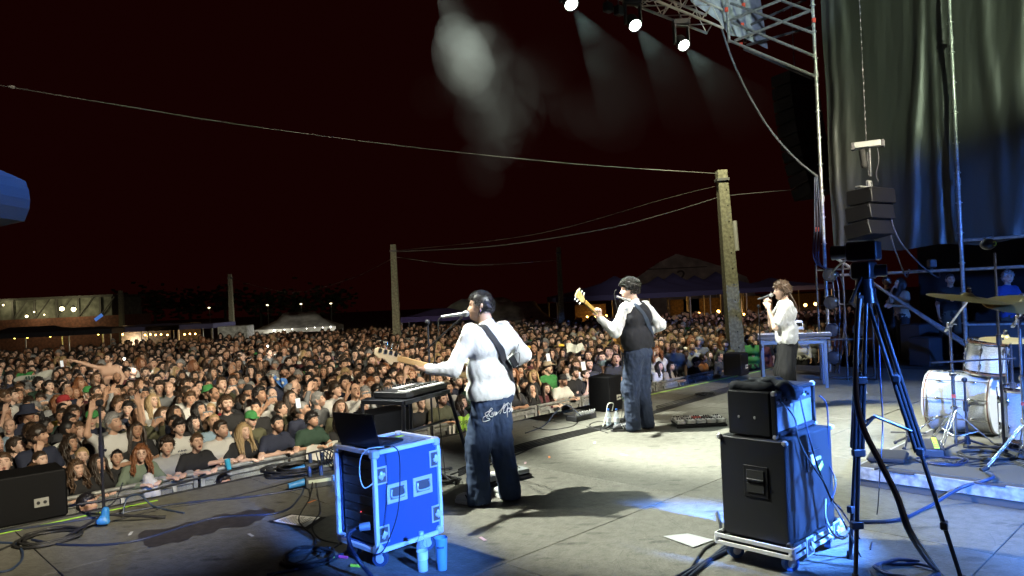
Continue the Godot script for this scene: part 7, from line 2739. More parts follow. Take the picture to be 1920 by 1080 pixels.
	# power boxes with blue connectors
	for q in [[598, 912, 0.5, 0.26, "blue-lit power distribution box with a white label strip"], [600, 884, 0.45, 0.30, "long stage power box behind the distribution box"]]:
		var p := at_y(q[0], q[1])
		var t2 := thing("power_box", q[4], "power box", p, stage_basis(-0.35), "power boxes near the stage edge")
		m = MB.new()
		bx(m, Vector3(0, 0.055, 0), Vector3(q[3], 0.10, 0.14), 0.012)
		part("housing", m, mat("power grey", Color(0.06, 0.065, 0.07), 0.5), t2)
		m = MB.new()
		bx(m, Vector3(0, 0.07, 0.072), Vector3(q[3] * 0.8, 0.03, 0.004))
		part("label_strip", m, mat("strip", Color(0.55, 0.62, 0.50), 0.6), t2)
		for s in [-1.0, 1.0]:
			m = MB.new()
			cyl(m, Vector3(s * q[3] * 0.5, 0.06, 0), Vector3(s * (q[3] * 0.5 + 0.15), 0.045, 0.02), 0.034, 0.026, 14)
			part("connector", m, mat("cee blue", Color(0.04, 0.24, 0.60), 0.4), t2)
		for s in [-0.3, 0.1]:
			m = MB.new()
			cyl(m, Vector3(s * q[3], 0.10, 0), Vector3(s * q[3], 0.19, -0.02), 0.02, 0.018, 12)
			part("plug", m, mat("plug navy", Color(0.02, 0.05, 0.16), 0.4), t2)
	var jb := at_y(1090, 786)
	var jt := thing("stage_box", "low audio stage box with a tangle of connectors near the bottles", "stage box", jb, stage_basis(0.0))
	m = MB.new()
	bx(m, Vector3(0, 0.035, 0), Vector3(0.42, 0.07, 0.20), 0.01)
	part("housing", m, mat("stagebox", Color(0.03, 0.03, 0.035), 0.5), jt)
	for k in 8:
		m = MB.new()
		cyl(m, Vector3(-0.17 + k * 0.05, 0.06, 0.05), Vector3(-0.17 + k * 0.05, 0.12, 0.09), 0.012)
		part("connector", m, zinc, jt)
	# singer's table with synthesisers
	var tr_ := at_y(1551, 727)
	var tdir := Vector3(-0.95, 0, -0.30).normalized()
	var tb := Basis(-tdir, Vector3.UP, (-tdir).cross(Vector3.UP))
	var tt := thing("keyboard_table", "folding blue-lit table carrying the synthesisers behind the singer", "table", Vector3(tr_.x, 0, tr_.z), tb)
	m = MB.new()
	bx(m, Vector3(-0.48, 0.80, -0.22), Vector3(1.10, 0.035, 0.52), 0.005)
	part("table_top", m, mat("table top", Color(0.05, 0.06, 0.08), 0.5), tt)
	for x in [0.0, -0.96]:
		for z in [0.0, -0.44]:
			m = MB.new()
			bx(m, Vector3(x, 0.39, z), Vector3(0.05, 0.78, 0.05), 0.006)
			part("leg", m, mat("table leg", Color(0.10, 0.16, 0.26), 0.4, 0.3), tt)
	m = MB.new()
	bx(m, Vector3(-0.48, 0.74, 0.01), Vector3(1.0, 0.06, 0.03), 0.004)
	part("rail", m, mat("table leg", Color(0.10, 0.16, 0.26), 0.4, 0.3), tt)
	for q in [[-0.20, 0.82, -0.10, 0.62, "long synthesiser lying on the singer's table", 0.0], [-0.85, 0.82, -0.20, 0.34, "small groovebox at the audience end of the singer's table", 0.1], [-0.50, 0.98, -0.30, 0.40, "white drum machine tilted up on the singer's table", 0.45]]:
		var s2 := thing("synthesiser", q[4], "keyboard", tt.transform * Vector3(q[0], q[1], q[2]), tb * Basis(Vector3.RIGHT, q[5]), "synthesisers on the singer's table")
		m = MB.new()
		bx(m, Vector3(0, 0.03, 0), Vector3(q[3], 0.055, 0.24), 0.008)
		part("case", m, mat("synth dark", Color(0.05, 0.055, 0.065), 0.4) if q[5] < 0.3 else mat("synth white", Color(0.6, 0.6, 0.6), 0.4), s2)
		for i in 12:
			m = MB.new()
			bx(m, Vector3(-q[3] * 0.45 + i * q[3] * 0.08, 0.063, 0.05), Vector3(q[3] * 0.07, 0.012, 0.11), 0.002)
			part("key", m, mat("key white", Color(0.72, 0.72, 0.72), 0.3) if q[5] < 0.3 else mat("key black", Color(0.012, 0.012, 0.012), 0.3), s2)
		if q[5] > 0.3:
			m = MB.new()
			cyl(m, Vector3(0, 0.0, -0.08), Vector3(0, -0.17, -0.05), 0.02)
			part("stand", m, blackp, s2)
	# unidentified blue shape at the left edge, built as a shell on a pole
	var hl := at_d(-60, 371, 2.0)
	var hs := thing("unidentified_shell", "rounded grey shell for an unidentified blue shape, on a pole, washed in blue light", "loudspeaker", Vector3(hl.x, 0, hl.z))
	m = MB.new()
	var ol := PackedVector2Array()
	for q in [[-170, 270], [-110, 282], [0, 318], [48, 339], [54, 356], [57, 375], [55, 392], [46, 415], [0, 425], [-110, 444], [-170, 452]]:
		var w := at_d(q[0], q[1], 2.08)
		ol.append(Vector2(w.x - hl.x, w.y))
	plate(m, Transform3D.IDENTITY, ol, 0.16)
	part("shell", m, mat("shell grey", Color(0.20, 0.21, 0.22), 0.55, 0, "fine", 6.0), hs)
	m = MB.new()
	cyl(m, Vector3(-0.10, 0.0, 0), Vector3(-0.10, 1.9, 0), 0.018)
	part("pole", m, mat("stand black", Color(0.022, 0.022, 0.028), 0.35, 0.3), hs)
	m = MB.new()
	cyl(m, Vector3(-0.10, 0.0, 0), Vector3(-0.10, 0.02, 0), 0.18, 0.16, 24)
	part("base_plate", m, mat("stand black", Color(0.022, 0.022, 0.028), 0.35, 0.3), hs)

func pedalboard(at: Vector3, b: Basis, w: float, d: float, nx: int, ny: int, label: String, cols: Array) -> void:
	var t := thing("pedalboard", label, "pedalboard", at, b, "pedalboards")
	var m := MB.new()
	box(m, Transform3D(Basis(Vector3.RIGHT, 0.06), Vector3(0, 0.025, 0)), Vector3(w, 0.035, d), 0.006)
	part("board", m, mat("board black", Color(0.015, 0.015, 0.017), 0.6), t)
	var k := 0
	var cc := {"white": Color(0.62, 0.60, 0.58), "red": Color(0.5, 0.06, 0.04), "black": Color(0.03, 0.03, 0.03), "grey": Color(0.25, 0.27, 0.28)}
	for i in nx:
		for j in ny:
			var cn: String = cols[k % cols.size()]
			k += 1
			m = MB.new()
			var px := -w * 0.5 + (i + 0.5) * w / nx
			var pz := -d * 0.5 + (j + 0.5) * d / ny
			bx(m, Vector3(px, 0.068, pz), Vector3(w / nx * 0.85, 0.045, d / ny * 0.8), 0.006)
			var p := part("pedal", m, mat("pedal " + cn, cc[cn], 0.4), t)
			for q in 3:
				m = MB.new()
				cyl(m, Vector3(px + (q - 1) * 0.028, 0.09, pz - 0.03), Vector3(px + (q - 1) * 0.028, 0.105, pz - 0.03), 0.009, 0.007, 10)
				part("knob", m, mat("knob", Color(0.03, 0.03, 0.03), 0.5), p)
			m = MB.new()
			cyl(m, Vector3(px, 0.09, pz + 0.035), Vector3(px, 0.105, pz + 0.035), 0.011, -1, 10)
			part("footswitch", m, mat("chrome", Color(0.75, 0.75, 0.75), 0.15, 1.0), p)

# ---------------------------------------------------------------- drum riser and kit
func drum(t_at: Vector3, axis: Vector3, r: float, L: float, label: String, lugs: int, hoop: Material, shell: Material, headm: Material, called: String) -> Node3D:
	var t := thing(called, label, "drum", t_at, Basis.IDENTITY, "drums of the kit")
	axis = axis.normalized()
	var x := perp(axis)
	var y := axis.cross(x)
	var b := Basis(x, axis, y)
	var m := MB.new()
	lathe(m, Transform3D(b, Vector3.ZERO), [Vector2(r, 0.0), Vector2(r, L)], 40)
	part("shell", m, shell, t)
	for e in [0.0, L]:
		m = MB.new()
		lathe(m, Transform3D(b, axis * e), [Vector2(0.0, 0.0), Vector2(r * 0.97, 0.0)], 40)
		part("drum_head", m, headm, t)
		m = MB.new()
		var o := -0.012 if e == 0.0 else 0.012
		lathe(m, Transform3D(b, axis * (e + o)), [Vector2(r * 0.985, -0.02), Vector2(r * 1.03, -0.02), Vector2(r * 1.03, 0.02), Vector2(r * 0.985, 0.02), Vector2(r * 0.985, -0.02)], 40)
		var hp := part("hoop", m, hoop, t)
		m = MB.new()
		lathe(m, Transform3D(b, axis * (e + o)), [Vector2(r * 1.031, -0.006), Vector2(r * 1.033, 0.0), Vector2(r * 1.031, 0.006)], 40)
		part("hoop_inlay", m, mat("hoop inlay", Color(0.12, 0.05, 0.025), 0.5), hp)
	for i in lugs:
		var a := TAU * i / lugs + 0.2
		var d := x * cos(a) + y * sin(a)
		m = MB.new()
		for s in [0.22, 0.78]:
			ell(m, Transform3D(Basis(x, axis, y), d * (r + 0.012) + axis * L * s), Vector3(0.014, 0.035, 0.014), 8)
		cyl(m, d * (r + 0.022) - axis * 0.02, d * (r + 0.022) + axis * (L + 0.02), 0.0045, -1, 6)
		part("tension_lug", m, mat("chrome", Color(0.75, 0.75, 0.75), 0.15, 1.0), t)
	return t

func cymbal(at: Vector3, r: float, tilt: Vector3, label: String) -> void:
	var up := tilt.normalized()
	var x := perp(up)
	var b := Basis(x, up, up.cross(x) * -1.0)
	b = Basis(x, up, x.cross(up))
	var t := thing("cymbal", label, "cymbal", at, b, "cymbals of the kit")
	var m := MB.new()
	lathe(m, Transform3D.IDENTITY, [Vector2(0.0, 0.032), Vector2(0.025, 0.030), Vector2(r * 0.16, 0.012), Vector2(r * 0.20, 0.004), Vector2(r * 0.6, -0.006), Vector2(r, -0.018), Vector2(r, -0.0205), Vector2(r * 0.6, -0.009), Vector2(r * 0.2, 0.001), Vector2(0.0, 0.028)], 48)
	part("plate", m, mat("bronze", Color(0.58, 0.44, 0.18), 0.36, 0.55, "fine", 3.0), t)
	m = MB.new()
	cyl(m, Vector3(0, 0.03, 0), Vector3(0, 0.055, 0), 0.018, -1, 10)
	ell(m, Transform3D(Basis.IDENTITY, Vector3(0, 0.068, 0)), Vector3(0.016, 0.014, 0.016), 8)
	part("wing_nut", m, mat("chrome", Color(0.75, 0.75, 0.75), 0.15, 1.0), t)

func chrome_stand(foot: Vector3, h: float, top: Vector3, label: String, turn: float, spread := 0.34) -> void:
	var cr := mat("stand chrome", Color(0.66, 0.67, 0.69), 0.22, 1.0)
	var t := thing("cymbal_stand", label, "cymbal stand", foot, Basis.IDENTITY, "cymbal stands of the kit")
	var m := MB.new()
	cyl(m, Vector3(0, 0.04, 0), Vector3(0, h * 0.6, 0), 0.0155, -1, 12)
	cyl(m, Vector3(0, h * 0.6, 0), Vector3(0, h, 0), 0.012, -1, 12)
	part("pole", m, cr, t)
	for i in 3:
		m = MB.new()
		var a := turn + TAU * i / 3
		var d := Vector3(cos(a), 0, sin(a))
		for s in [-1.0, 1.0]:
			var sd: Vector3 = d.cross(Vector3.UP) * 0.012 * s
			cyl(m, Vector3(0, 0.36, 0) + sd, d * spread + Vector3(0, 0.02, 0) + sd, 0.006, -1, 8)
		cyl(m, Vector3(0, 0.12, 0), d * spread * 0.55 + Vector3(0, 0.18, 0), 0.006, -1, 8)
		var l := part("leg", m, cr, t)
		m = MB.new()
		cyl(m, d * spread * 0.92 + Vector3(0, 0.035, 0), d * (spread + 0.03) + Vector3(0, 0.01, 0), 0.02, 0.022, 10)
		part("rubber_foot", m, mat("rubber", Color(0.02, 0.02, 0.02), 0.8), l)
	m = MB.new()
	for y in [0.38, h * 0.6, h]:
		bx(m, Vector3(0, y, 0), Vector3(0.05, 0.045, 0.045), 0.012)
		cyl(m, Vector3(0.02, y, 0), Vector3(0.06, y, 0), 0.006)
	part("clamp", m, cr, t)
	m = MB.new()
	var e := top - foot
	var back := Vector3(0, h, 0) - (e - Vector3(0, h, 0)).normalized() * 0.30
	cyl(m, back, e, 0.0105, -1, 10)
	cyl(m, back, back.lerp(e, 0.12), 0.015, -1, 10)
	part("boom_arm", m, cr, t)
	m = MB.new()
	cyl(m, Vector3(0, h * 0.42, 0), Vector3(0, h * 0.42 + 0.03, 0), 0.017, -1, 10)
	part("red_memory_lock", m, mat("red band", Color(0.55, 0.06, 0.03), 0.6), t)

func build_drums() -> void:
	var RY := 0.17
	var rb := stage_basis()
	# riser: side edge at u=6.38, front corner at v=2.6
	var u0 := 6.38
	var v0 := 2.55
	var rs := thing("drum_riser", "low drum riser with blue-lit aluminium edge and dark carpet", "drum riser", suv(u0, v0, 0), rb)
	var m := MB.new()
	bx(m, Vector3(1.5, RY / 2, 1.7), Vector3(3.0, RY - 0.012, 3.4))
	part("deck", m, mat("riser deck", Color(0.05, 0.045, 0.04), 0.8), rs)
	m = MB.new()
	bx(m, Vector3(-0.006, RY / 2 + 0.03, 1.7), Vector3(0.024, 0.10, 3.42), 0.003)
	bx(m, Vector3(1.5, RY / 2 + 0.03, -0.006), Vector3(3.0, 0.10, 0.024), 0.003)
	var sp := part("side_profile", m, mat("riser alu", Color(0.55, 0.57, 0.60), 0.5, 0.5, "grime", 2.0), rs)
	for k in 5:
		m = MB.new()
		bx(m, Vector3(-0.003, RY - 0.008, 0.35 + k * 0.62), Vector3(0.05, 0.008, 0.20))
		part("grip_slot", m, mat("slot", Color(0.03, 0.03, 0.04), 0.8), sp)
	m = MB.new()
	bx(m, Vector3(1.53, RY - 0.004, 1.73), Vector3(2.92, 0.016, 3.3), 0.004)
	part("carpet", m, mat("riser carpet", Color(0.11, 0.10, 0.075), 0.95, 0, "fine", 5.0), rs)
	for x in [0.08, 1.5]:
		for z in [0.08, 1.6, 3.3]:
			m = MB.new()
			cyl(m, Vector3(x, 0, z), Vector3(x, 0.08, z), 0.025)
			part("leg", m, mat("riser alu", Color(0.55, 0.57, 0.60), 0.5, 0.5, "grime", 2.0), rs)
	var pearl := mat("pearl", Color(0.62, 0.64, 0.66), 0.18, 0.15, "cell", 7.0)
	pearl.clearcoat_enabled = true
	pearl.clearcoat = 0.6
	var hoop := mat("hoop pale", Color(0.42, 0.40, 0.36), 0.35)
	var skin := mat("drum skin", Color(0.60, 0.58, 0.54), 0.55)
	# bass drum: axis along the stage depth, front head towards the audience
	var fc := at_d(1752, 752, 7.55)
	fc.y = RY + 0.305
	var bd := drum(fc - V * 0.52, V, 0.285, 0.52, "large pearl bass drum lying on its side on the riser", 10, hoop, pearl, skin, "bass_drum")
	for s in [-1.0, 1.0]:
		m = MB.new()
		var a: Vector3 = V * 0.42 + U * s * 0.24 + Vector3(0, -0.12, 0)
		cyl(m, a, V * 0.62 + U * s * 0.36 + Vector3(0, -0.29, 0), 0.009)
		part("spur", m, mat("chrome", Color(0.75, 0.75, 0.75), 0.15, 1.0), bd)
	var tp := at_d(1846, 668, 7.2)
	drum(tp - Vector3(0, 0.14, 0), Vector3(0.08, 1, 0.10), 0.165, 0.27, "pearl rack tom mounted above the bass drum", 6, mat("chrome", Color(0.75, 0.75, 0.75), 0.15, 1.0), pearl, skin, "rack_tom")
	var ft := at_d(1930, 770, 6.3)
	drum(Vector3(ft.x, RY + 0.16, ft.z), Vector3(0, 1, 0), 0.20, 0.40, "pearl floor tom half hidden at the right of the kit", 8, mat("chrome", Color(0.75, 0.75, 0.75), 0.15, 1.0), pearl, skin, "floor_tom")
	m = MB.new()
	var tc := tp - Vector3(0, 0.1, 0)
	cyl(m, fc - V * 0.26 + Vector3(0, 0.28, 0), tc + V * 0.17 - Vector3(0, 0.1, 0), 0.014)
	cyl(m, tc + V * 0.17 - Vector3(0, 0.1, 0), tc + V * 0.12, 0.014)
	single("tom_mount", m, mat("stand chrome", Color(0.66, 0.67, 0.69), 0.22, 1.0), "chrome arm joining the rack tom to the bass drum", "drum hardware")
	# cymbals on stands
	var c1 := at_d(1815, 556, 5.75)
	var f1 := at_y(1793, 845, RY)
	chrome_stand(f1, 1.12, c1 - Vector3(0, 0.03, 0), "chrome boom stand with red lock holding the nearest thin crash cymbal", 0.4)
	cymbal(c1, 0.285, Vector3(0.12, 1, 0.13), "thin crash cymbal tilted on the chrome boom stand")
	var c2 := at_d(1926, 566, 5.6)
	var f2 := at_y(1925, 880, RY)
	chrome_stand(f2, 1.2, c2 - Vector3(0, 0.03, 0), "chrome stand at the far right of the kit under the golden cymbal", 1.0)
	cymbal(c2, 0.29, Vector3(-0.05, 1, 0.22), "golden cymbal cut by the right edge of the kit")
	var c3 := at_d(1885, 634, 6.6)
	cymbal(c3, 0.20, Vector3(0.02, 1, 0.10), "dark small cymbal lying low above the rack tom")
	m = MB.new()
	cyl(m, Vector3(c3.x, RY, c3.z), c3, 0.011)
	single("cymbal_rod", m, mat("stand chrome", Color(0.66, 0.67, 0.69), 0.22, 1.0), "plain chrome rod under the dark small cymbal", "drum hardware")
	# microphone stands around the kit
	var o1 := at_y(1884, 858, RY)
	mic_stand(o1, at_d(1851, 470, 5.6).y - RY, [], "tall dark microphone stand rising past the cymbals", 3, 0.3, 0.013, 0.42)
	var hd := at_d(1852, 458, 5.55)
	var mc := thing("drum_microphone", "round overhead microphone with yellow mark on the tall stand", "microphone", hd, Basis(Vector3.UP, 0.5))
	m = MB.new()
	ell(m, Transform3D.IDENTITY, Vector3(0.052, 0.042, 0.052), 16)
	bx(m, Vector3(0.05, 0.0, 0), Vector3(0.06, 0.05, 0.05), 0.014)
	part("body", m, mat("mic dark", Color(0.03, 0.032, 0.04), 0.35, 0.3), mc)
	m = MB.new()
	var ring := PackedVector3Array()
	for i in 20:
		var a := TAU * i / 20
		ring.append(Vector3(cos(a) * 0.062, 0.03 + sin(a) * 0.035, sin(a) * 0.03))
	tube(m, ring, 0.0022, 4, -1, true)
	part("shock_ring", m, mat("mic dark", Color(0.03, 0.032, 0.04), 0.35, 0.3), mc)
	m = MB.new()
	tube(m, smooth_path([Vector3(-0.02, 0.012, 0.050), Vector3(0.0, 0.014, 0.054), Vector3(0.01, 0.0, 0.054), Vector3(0.0, -0.013, 0.052), Vector3(-0.014, -0.012, 0.051)], 5), 0.003, 5)
	part("yellow_mark", m, mat("yellow mark", Color(0.6, 0.7, 0.05), 0.5), mc)
	mic_stand(at_y(1812, 842, RY) + Vector3(0, 0, 0.02), 0.62, [at_d(1747, 680, 6.6), at_d(1905, 672, 6.3)], "low boom microphone stand reaching across the bass drum", 3, 0.8, 0.012, 0.3)
	mic_stand(at_y(1905, 850, RY), 0.95, [], "dark stand with a lime taped tip among the drums", 3, 0.6, 0.014, 0.3)
	mic_stand(at_y(1704, 838, RY), 0.10, [at_y(1671, 810, 0.25), at_y(1736, 812, 0.30)], "tiny boom stand with a lime band before the bass drum", 3, 0.2, 0.012, 0.16)
	# pads and bags on the riser
	m = MB.new()
	var pad := at_y(1665, 862, RY)
	box(m, Transform3D(stage_basis(0.25), pad + Vector3(0, 0.03, 0)), Vector3(0.36, 0.055, 0.30), 0.022)
	single("black_cushion", m, mat("cushion", Color(0.015, 0.015, 0.017), 0.8, 0, "cloth", 6.0), "flat black cushion at the corner of the drum riser", "cushion")
	m = MB.new()
	var mt_ := at_y(1745, 850, RY)
	box(m, Transform3D(stage_basis(0.35), mt_ + Vector3(0, 0.045, 0)), Vector3(0.46, 0.085, 0.20), 0.02)
	var sb := single("sub_snake_box", m, mat("stagebox", Color(0.03, 0.03, 0.035), 0.5), "low multicore box with lime tape under the cymbal stand", "stage box")
	for k in 6:
		m = MB.new()
		box(m, Transform3D(stage_basis(0.35), mt_ + stage_basis(0.35) * Vector3(-0.2 + k * 0.08, 0.092, 0.04)), Vector3(0.045, 0.006, 0.04))
		part("lime_tape", m, mat("lime tape", Color(0.50, 0.75, 0.05), 0.6), sb)

# ---------------------------------------------------------------- cables
func cable(pts: Array, r: float, col: String, label: String, group := "cables on the stage floor") -> void:
	var cc := {"black": Color(0.016, 0.016, 0.018), "blue": Color(0.03, 0.05, 0.10), "pale": Color(0.16, 0.19, 0.24), "navy": Color(0.018, 0.026, 0.055)}  # blue: blue stage light put into the cable colour
	var m := MB.new()
	tube(m, smooth_path(pts, 8), r, 6)
	single("cable", m, mat("cable " + col, cc[col], 0.42), label, "cable", group)

func fl(list: Array, r: float) -> Array:
	var o := []
	for q in list:
		o.append(at_y(q[0], q[1], r + (q[2] if q.size() > 2 else 0.0)))
	return o

func coil(c: Vector3, rr: float, turns: int, r: float, col: String, label: String, sd: int) -> void:
	var g := RandomNumberGenerator.new()
	g.seed = sd
	var pts := []
	for i in turns * 9:
		var a := TAU * i / 9.0
		var q := rr * (0.72 + 0.28 * g.randf())
		pts.append(c + Vector3(cos(a) * q + g.randf_range(-0.02, 0.02), r + 0.006 * (i / 9) + g.randf() * 0.012, sin(a) * q * 0.95))
	var m := MB.new()
	tube(m, smooth_path(pts, 4), r, 6)
	single("cable_coil", m, mat("cable " + col, {"black": Color(0.016, 0.016, 0.018), "blue": Color(0.03, 0.05, 0.10), "navy": Color(0.018, 0.026, 0.055)}[col], 0.42), label, "cable", "coiled cables")  # the blue tone carries painted-in blue stage light

func build_cables() -> void:
	# left foreground
	cable(fl([[-20, 968], [120, 950], [260, 925], [420, 885], [600, 845], [760, 800]], 0.012), 0.012, "black", "thick cable following the stage edge past the lone microphone stand")
	cable(fl([[-20, 1000], [150, 975], [330, 945], [480, 930], [600, 910]], 0.010), 0.010, "navy", "cable from the floor monitor to the power boxes")
	cable(fl([[60, 1012], [130, 1022], [250, 1015], [400, 972], [520, 962], [560, 935], [575, 900]], 0.010), 0.010, "navy", "long cable looping under the lone microphone stand towards the power boxes")
	cable(fl([[-20, 1040], [80, 1000], [180, 985], [300, 955], [420, 935], [560, 900]], 0.008), 0.008, "black", "thin cable crossing the dark floor stain's far side")
	cable([at_y(230, 968, 0.02), at_d(238, 935, 6.35), at_d(262, 928, 6.5), at_y(290, 950, 0.02), at_y(345, 962, 0.01)], 0.008, "blue", "blue-light-tinted cable arching off the floor right of the lone stand")
	cable(fl([[-20, 1018], [30, 1020], [42, 1045], [20, 1068], [-20, 1075]], 0.009), 0.009, "blue", "blue-light-tinted loop of cable at the corner of the floor monitor")
	coil(at_y(95, 1012), 0.24, 4, 0.010, "black", "loose black coil beside the floor monitor", 3)
	cable(fl([[180, 985], [185, 960], [215, 940], [230, 905]], 0.006), 0.006, "navy", "thin cable hanging by the lone microphone stand")
	# heap by the power boxes
	coil(at_y(548, 888), 0.30, 9, 0.009, "black", "big heap of black cable at the stage edge", 7)
	coil(at_y(560, 880, 0.05), 0.24, 6, 0.009, "black", "upper loops of the cable heap at the stage edge", 8)
	for k in 6:
		var a := at_d(600 + k * 4, 878 - k, 7.6)
		cable([a + Vector3(0, 0.02, 0), a + Vector3(-0.03 + k * 0.02, 0.17, 0), a + Vector3(0.06 + k * 0.03, 0.14, 0.05), at_y(630 + k * 3, 880 + k * 2, 0.02)], 0.006, "navy", "short looped lead plugged into the long power box", "leads on the power boxes")
	cable(fl([[586, 905, 0.08], [580, 935], [560, 975], [590, 1010], [575, 1045], [540, 1060]], 0.007), 0.007, "black", "thin cable dropping from the power box past the set list")
	cable(fl([[592, 905, 0.10], [596, 930], [600, 960], [585, 985], [600, 1010], [640, 1020]], 0.007), 0.007, "black", "second thin cable dropping from the power box to the flight case")
	# flight case leads
	coil(at_y(578, 1052), 0.20, 6, 0.009, "black", "black coil on the floor left of the flight case", 12)
	cable(fl([[500, 1078], [580, 1062], [640, 1040], [665, 1022]], 0.012), 0.012, "navy", "thick cable reaching under the flight case")
	cable([at_d(690, 987, 4.75), at_d(672, 990, 4.74), at_d(655, 1000, 4.72), at_d(655, 1018, 4.7), at_d(668, 1045, 4.6), at_y(700, 1085, 0.02)], 0.014, "navy", "thick lead with a round connector leaving the flight case")
	var m := MB.new()
	cyl(m, at_d(694, 986, 4.72), at_d(674, 989, 4.71), 0.026, 0.024, 14)
	single("round_connector", m, mat("connector silver", Color(0.45, 0.55, 0.65), 0.3, 0.7), "silver-blue round connector plugged into the side of the flight case", "connector")
	cable([at_d(736, 836, 4.72), at_d(748, 850, 4.70), at_d(750, 900, 4.69), at_d(746, 960, 4.68), at_d(730, 1010, 4.67), at_d(716, 1035, 4.66), at_d(700, 1040, 4.66)], 0.004, "navy", "thin lead running down the blue door from the laptop")
	cable([at_d(720, 838, 4.85), at_d(690, 842, 4.78), at_d(676, 860, 4.74), at_d(675, 895, 4.74), at_d(684, 915, 4.74), at_d(702, 904, 4.74)], 0.004, "pale", "pale lead looping from the laptop into the rack")
	cable(fl([[500, 1085], [620, 1030], [650, 1005]], 0.008), 0.008, "black", "cable from the coil to the back of the flight case")
	for k in 3:
		m = MB.new()
		var a := at_y([612, 636, 658][k], [1045, 1044, 1060][k], 0.014)
		cyl(m, a, a + Vector3(0.06, 0, 0.02), 0.011, 0.009, 10)
		single("cable_connector", m, mat("tape%d" % k, [Color(0.5, 0.75, 0.05), Color(0.6, 0.06, 0.2), Color(0.5, 0.75, 0.05)][k], 0.5), ["lime taped cable connector left of the flight case", "pink cable connector left of the flight case", "lime taped connector under the flight case corner"][k], "connector")
	# middle: bundle along the edge past the guitarist
	for k in 5:
		cable(fl([[860, 880 + k * 3], [960, 838 + k * 3], [1060, 812 + k * 2.5], [1160, 790 + k * 1.5], [1290, 752 + k], [1420, 716 + k]], 0.007), 0.007, "black", "one of the parallel cables bundled behind the guitarist", "cable bundle along the stage")
	for k in 3:
		cable(fl([[1230, 762 + k * 3], [1330, 735 + k * 2], [1440, 706 + k * 1.5]], 0.006), 0.006, "black", "dark cable running on towards the far speaker", "cables towards the far speaker")
	cable(fl([[1000, 800], [1030, 806], [1075, 798], [1090, 782]], 0.006), 0.006, "black", "thin cable curling from the stage box")
	cable(fl([[1100, 800], [1135, 806], [1150, 798], [1125, 790], [1105, 798], [1140, 812]], 0.006), 0.006, "black", "small loop of cable by the water bottles")
	cable([at_y(1090, 780, 0.1), at_d(1062, 760, 10.0), at_d(1040, 775, 9.9), at_y(1020, 798, 0.01), at_y(985, 812, 0.01)], 0.006, "navy", "lead arching from the stage box to the floor")
	cable([at_y(1148, 770, 0.15), at_d(1150, 757, 9.7), at_d(1140, 758, 9.65), at_d(1136, 780, 9.6), at_y(1130, 800, 0.01)], 0.007, "pale", "pale lead curving out of the upright speaker")
	coil(at_y(1325, 741), 0.16, 3, 0.009, "black", "small heap of connectors on the pale floor beyond the guitarist", 15)
	# bassist's area
	coil(at_y(832, 905), 0.15, 5, 0.007, "black", "black coil at the foot of the bassist's microphone stand", 18)
	cable(fl([[845, 890], [880, 878], [930, 868], [1000, 838]], 0.007), 0.007, "black", "cable running from the bass pedalboard along the floor")
	cable([at_d(838, 590, 6.12), at_d(822, 600, 6.2), at_d(822, 625, 6.5), at_d(815, 660, 7.0), at_d(818, 720, 7.1), at_y(835, 893, 0.02)], 0.005, "black", "microphone lead hanging along the bassist's stand")
	cable([at_d(1156, 543, 9.05), at_d(1152, 552, 9.08), at_d(1158, 580, 9.12), at_d(1168, 610, 9.2), at_d(1170, 700, 9.3), at_y(1165, 800, 0.02)], 0.005, "black", "microphone lead hanging along the guitarist's stand")
	# amplifier leads
	cable([at_d(1452, 754, 4.60), at_d(1468, 757, 4.57), at_d(1490, 785, 4.54), at_d(1496, 820, 4.50), at_d(1515, 860, 4.52), at_d(1545, 905, 4.52), at_d(1560, 940, 4.50), at_d(1585, 985, 4.42), at_y(1612, 1040, 0.01), at_y(1640, 1085, 0.01)], 0.0055, "black", "black lead falling from the amplifier panel across the cabinet back")
	cable([at_d(1498, 735, 4.72), at_d(1505, 770, 4.66), at_d(1520, 830, 4.62), at_d(1535, 880, 4.62), at_d(1556, 930, 4.55), at_d(1580, 960, 4.5), at_y(1612, 1010, 0.01)], 0.005, "navy", "second lead hanging from the amplifier controls")
	cable([at_d(1536, 742, 4.82), at_d(1550, 760, 4.84), at_d(1553, 820, 4.84), at_d(1552, 864, 4.84), at_d(1566, 900, 4.82), at_d(1562, 930, 4.7), at_d(1548, 960, 4.5), at_d(1556, 1000, 4.42), at_d(1590, 1006, 4.40)], 0.005, "navy", "lead looping from the cabinet jack plate to the dolly")
	cable([at_d(1548, 935, 4.42), at_d(1548, 968, 4.4), at_d(1562, 1000, 4.36), at_d(1582, 1010, 4.34), at_d(1592, 990, 4.36)], 0.006, "pale", "pale loop of lead beside the dolly")
	cable(fl([[1345, 960], [1350, 985], [1352, 1010], [1320, 1030], [1290, 1075]], 0.009), 0.009, "black", "cable curving round the left side of the dolly")
	for k in 3:
		cable(fl([[1290 - k * 14, 1085], [1330 - k * 6, 1050 + k * 3], [1362, 1022 + k * 6]], 0.012), 0.012, "navy", "one of three thick cables passing under the dolly", "thick cables under the dolly")
	# tripod cables
	cable([at_d(1610, 560, 4.2), at_d(1605, 640, 4.15), at_d(1604, 740, 4.1), at_d(1616, 800, 4.05), at_d(1645, 860, 3.95), at_d(1680, 930, 3.85), at_d(1705, 1000, 3.8), at_y(1750, 1065, 0.03), at_y(1790, 1092, 0.012)], 0.012, "blue", "thick blue-light-tinted cable sweeping from the tripod head to the floor")
	cable([at_d(1613, 560, 4.19), at_d(1608, 640, 4.14), at_d(1608, 740, 4.09), at_d(1621, 800, 4.04), at_d(1650, 860, 3.94), at_d(1685, 930, 3.84), at_d(1712, 1000, 3.79), at_y(1760, 1070, 0.03)], 0.008, "pale", "paler cable taped to the thick blue-light-tinted one")
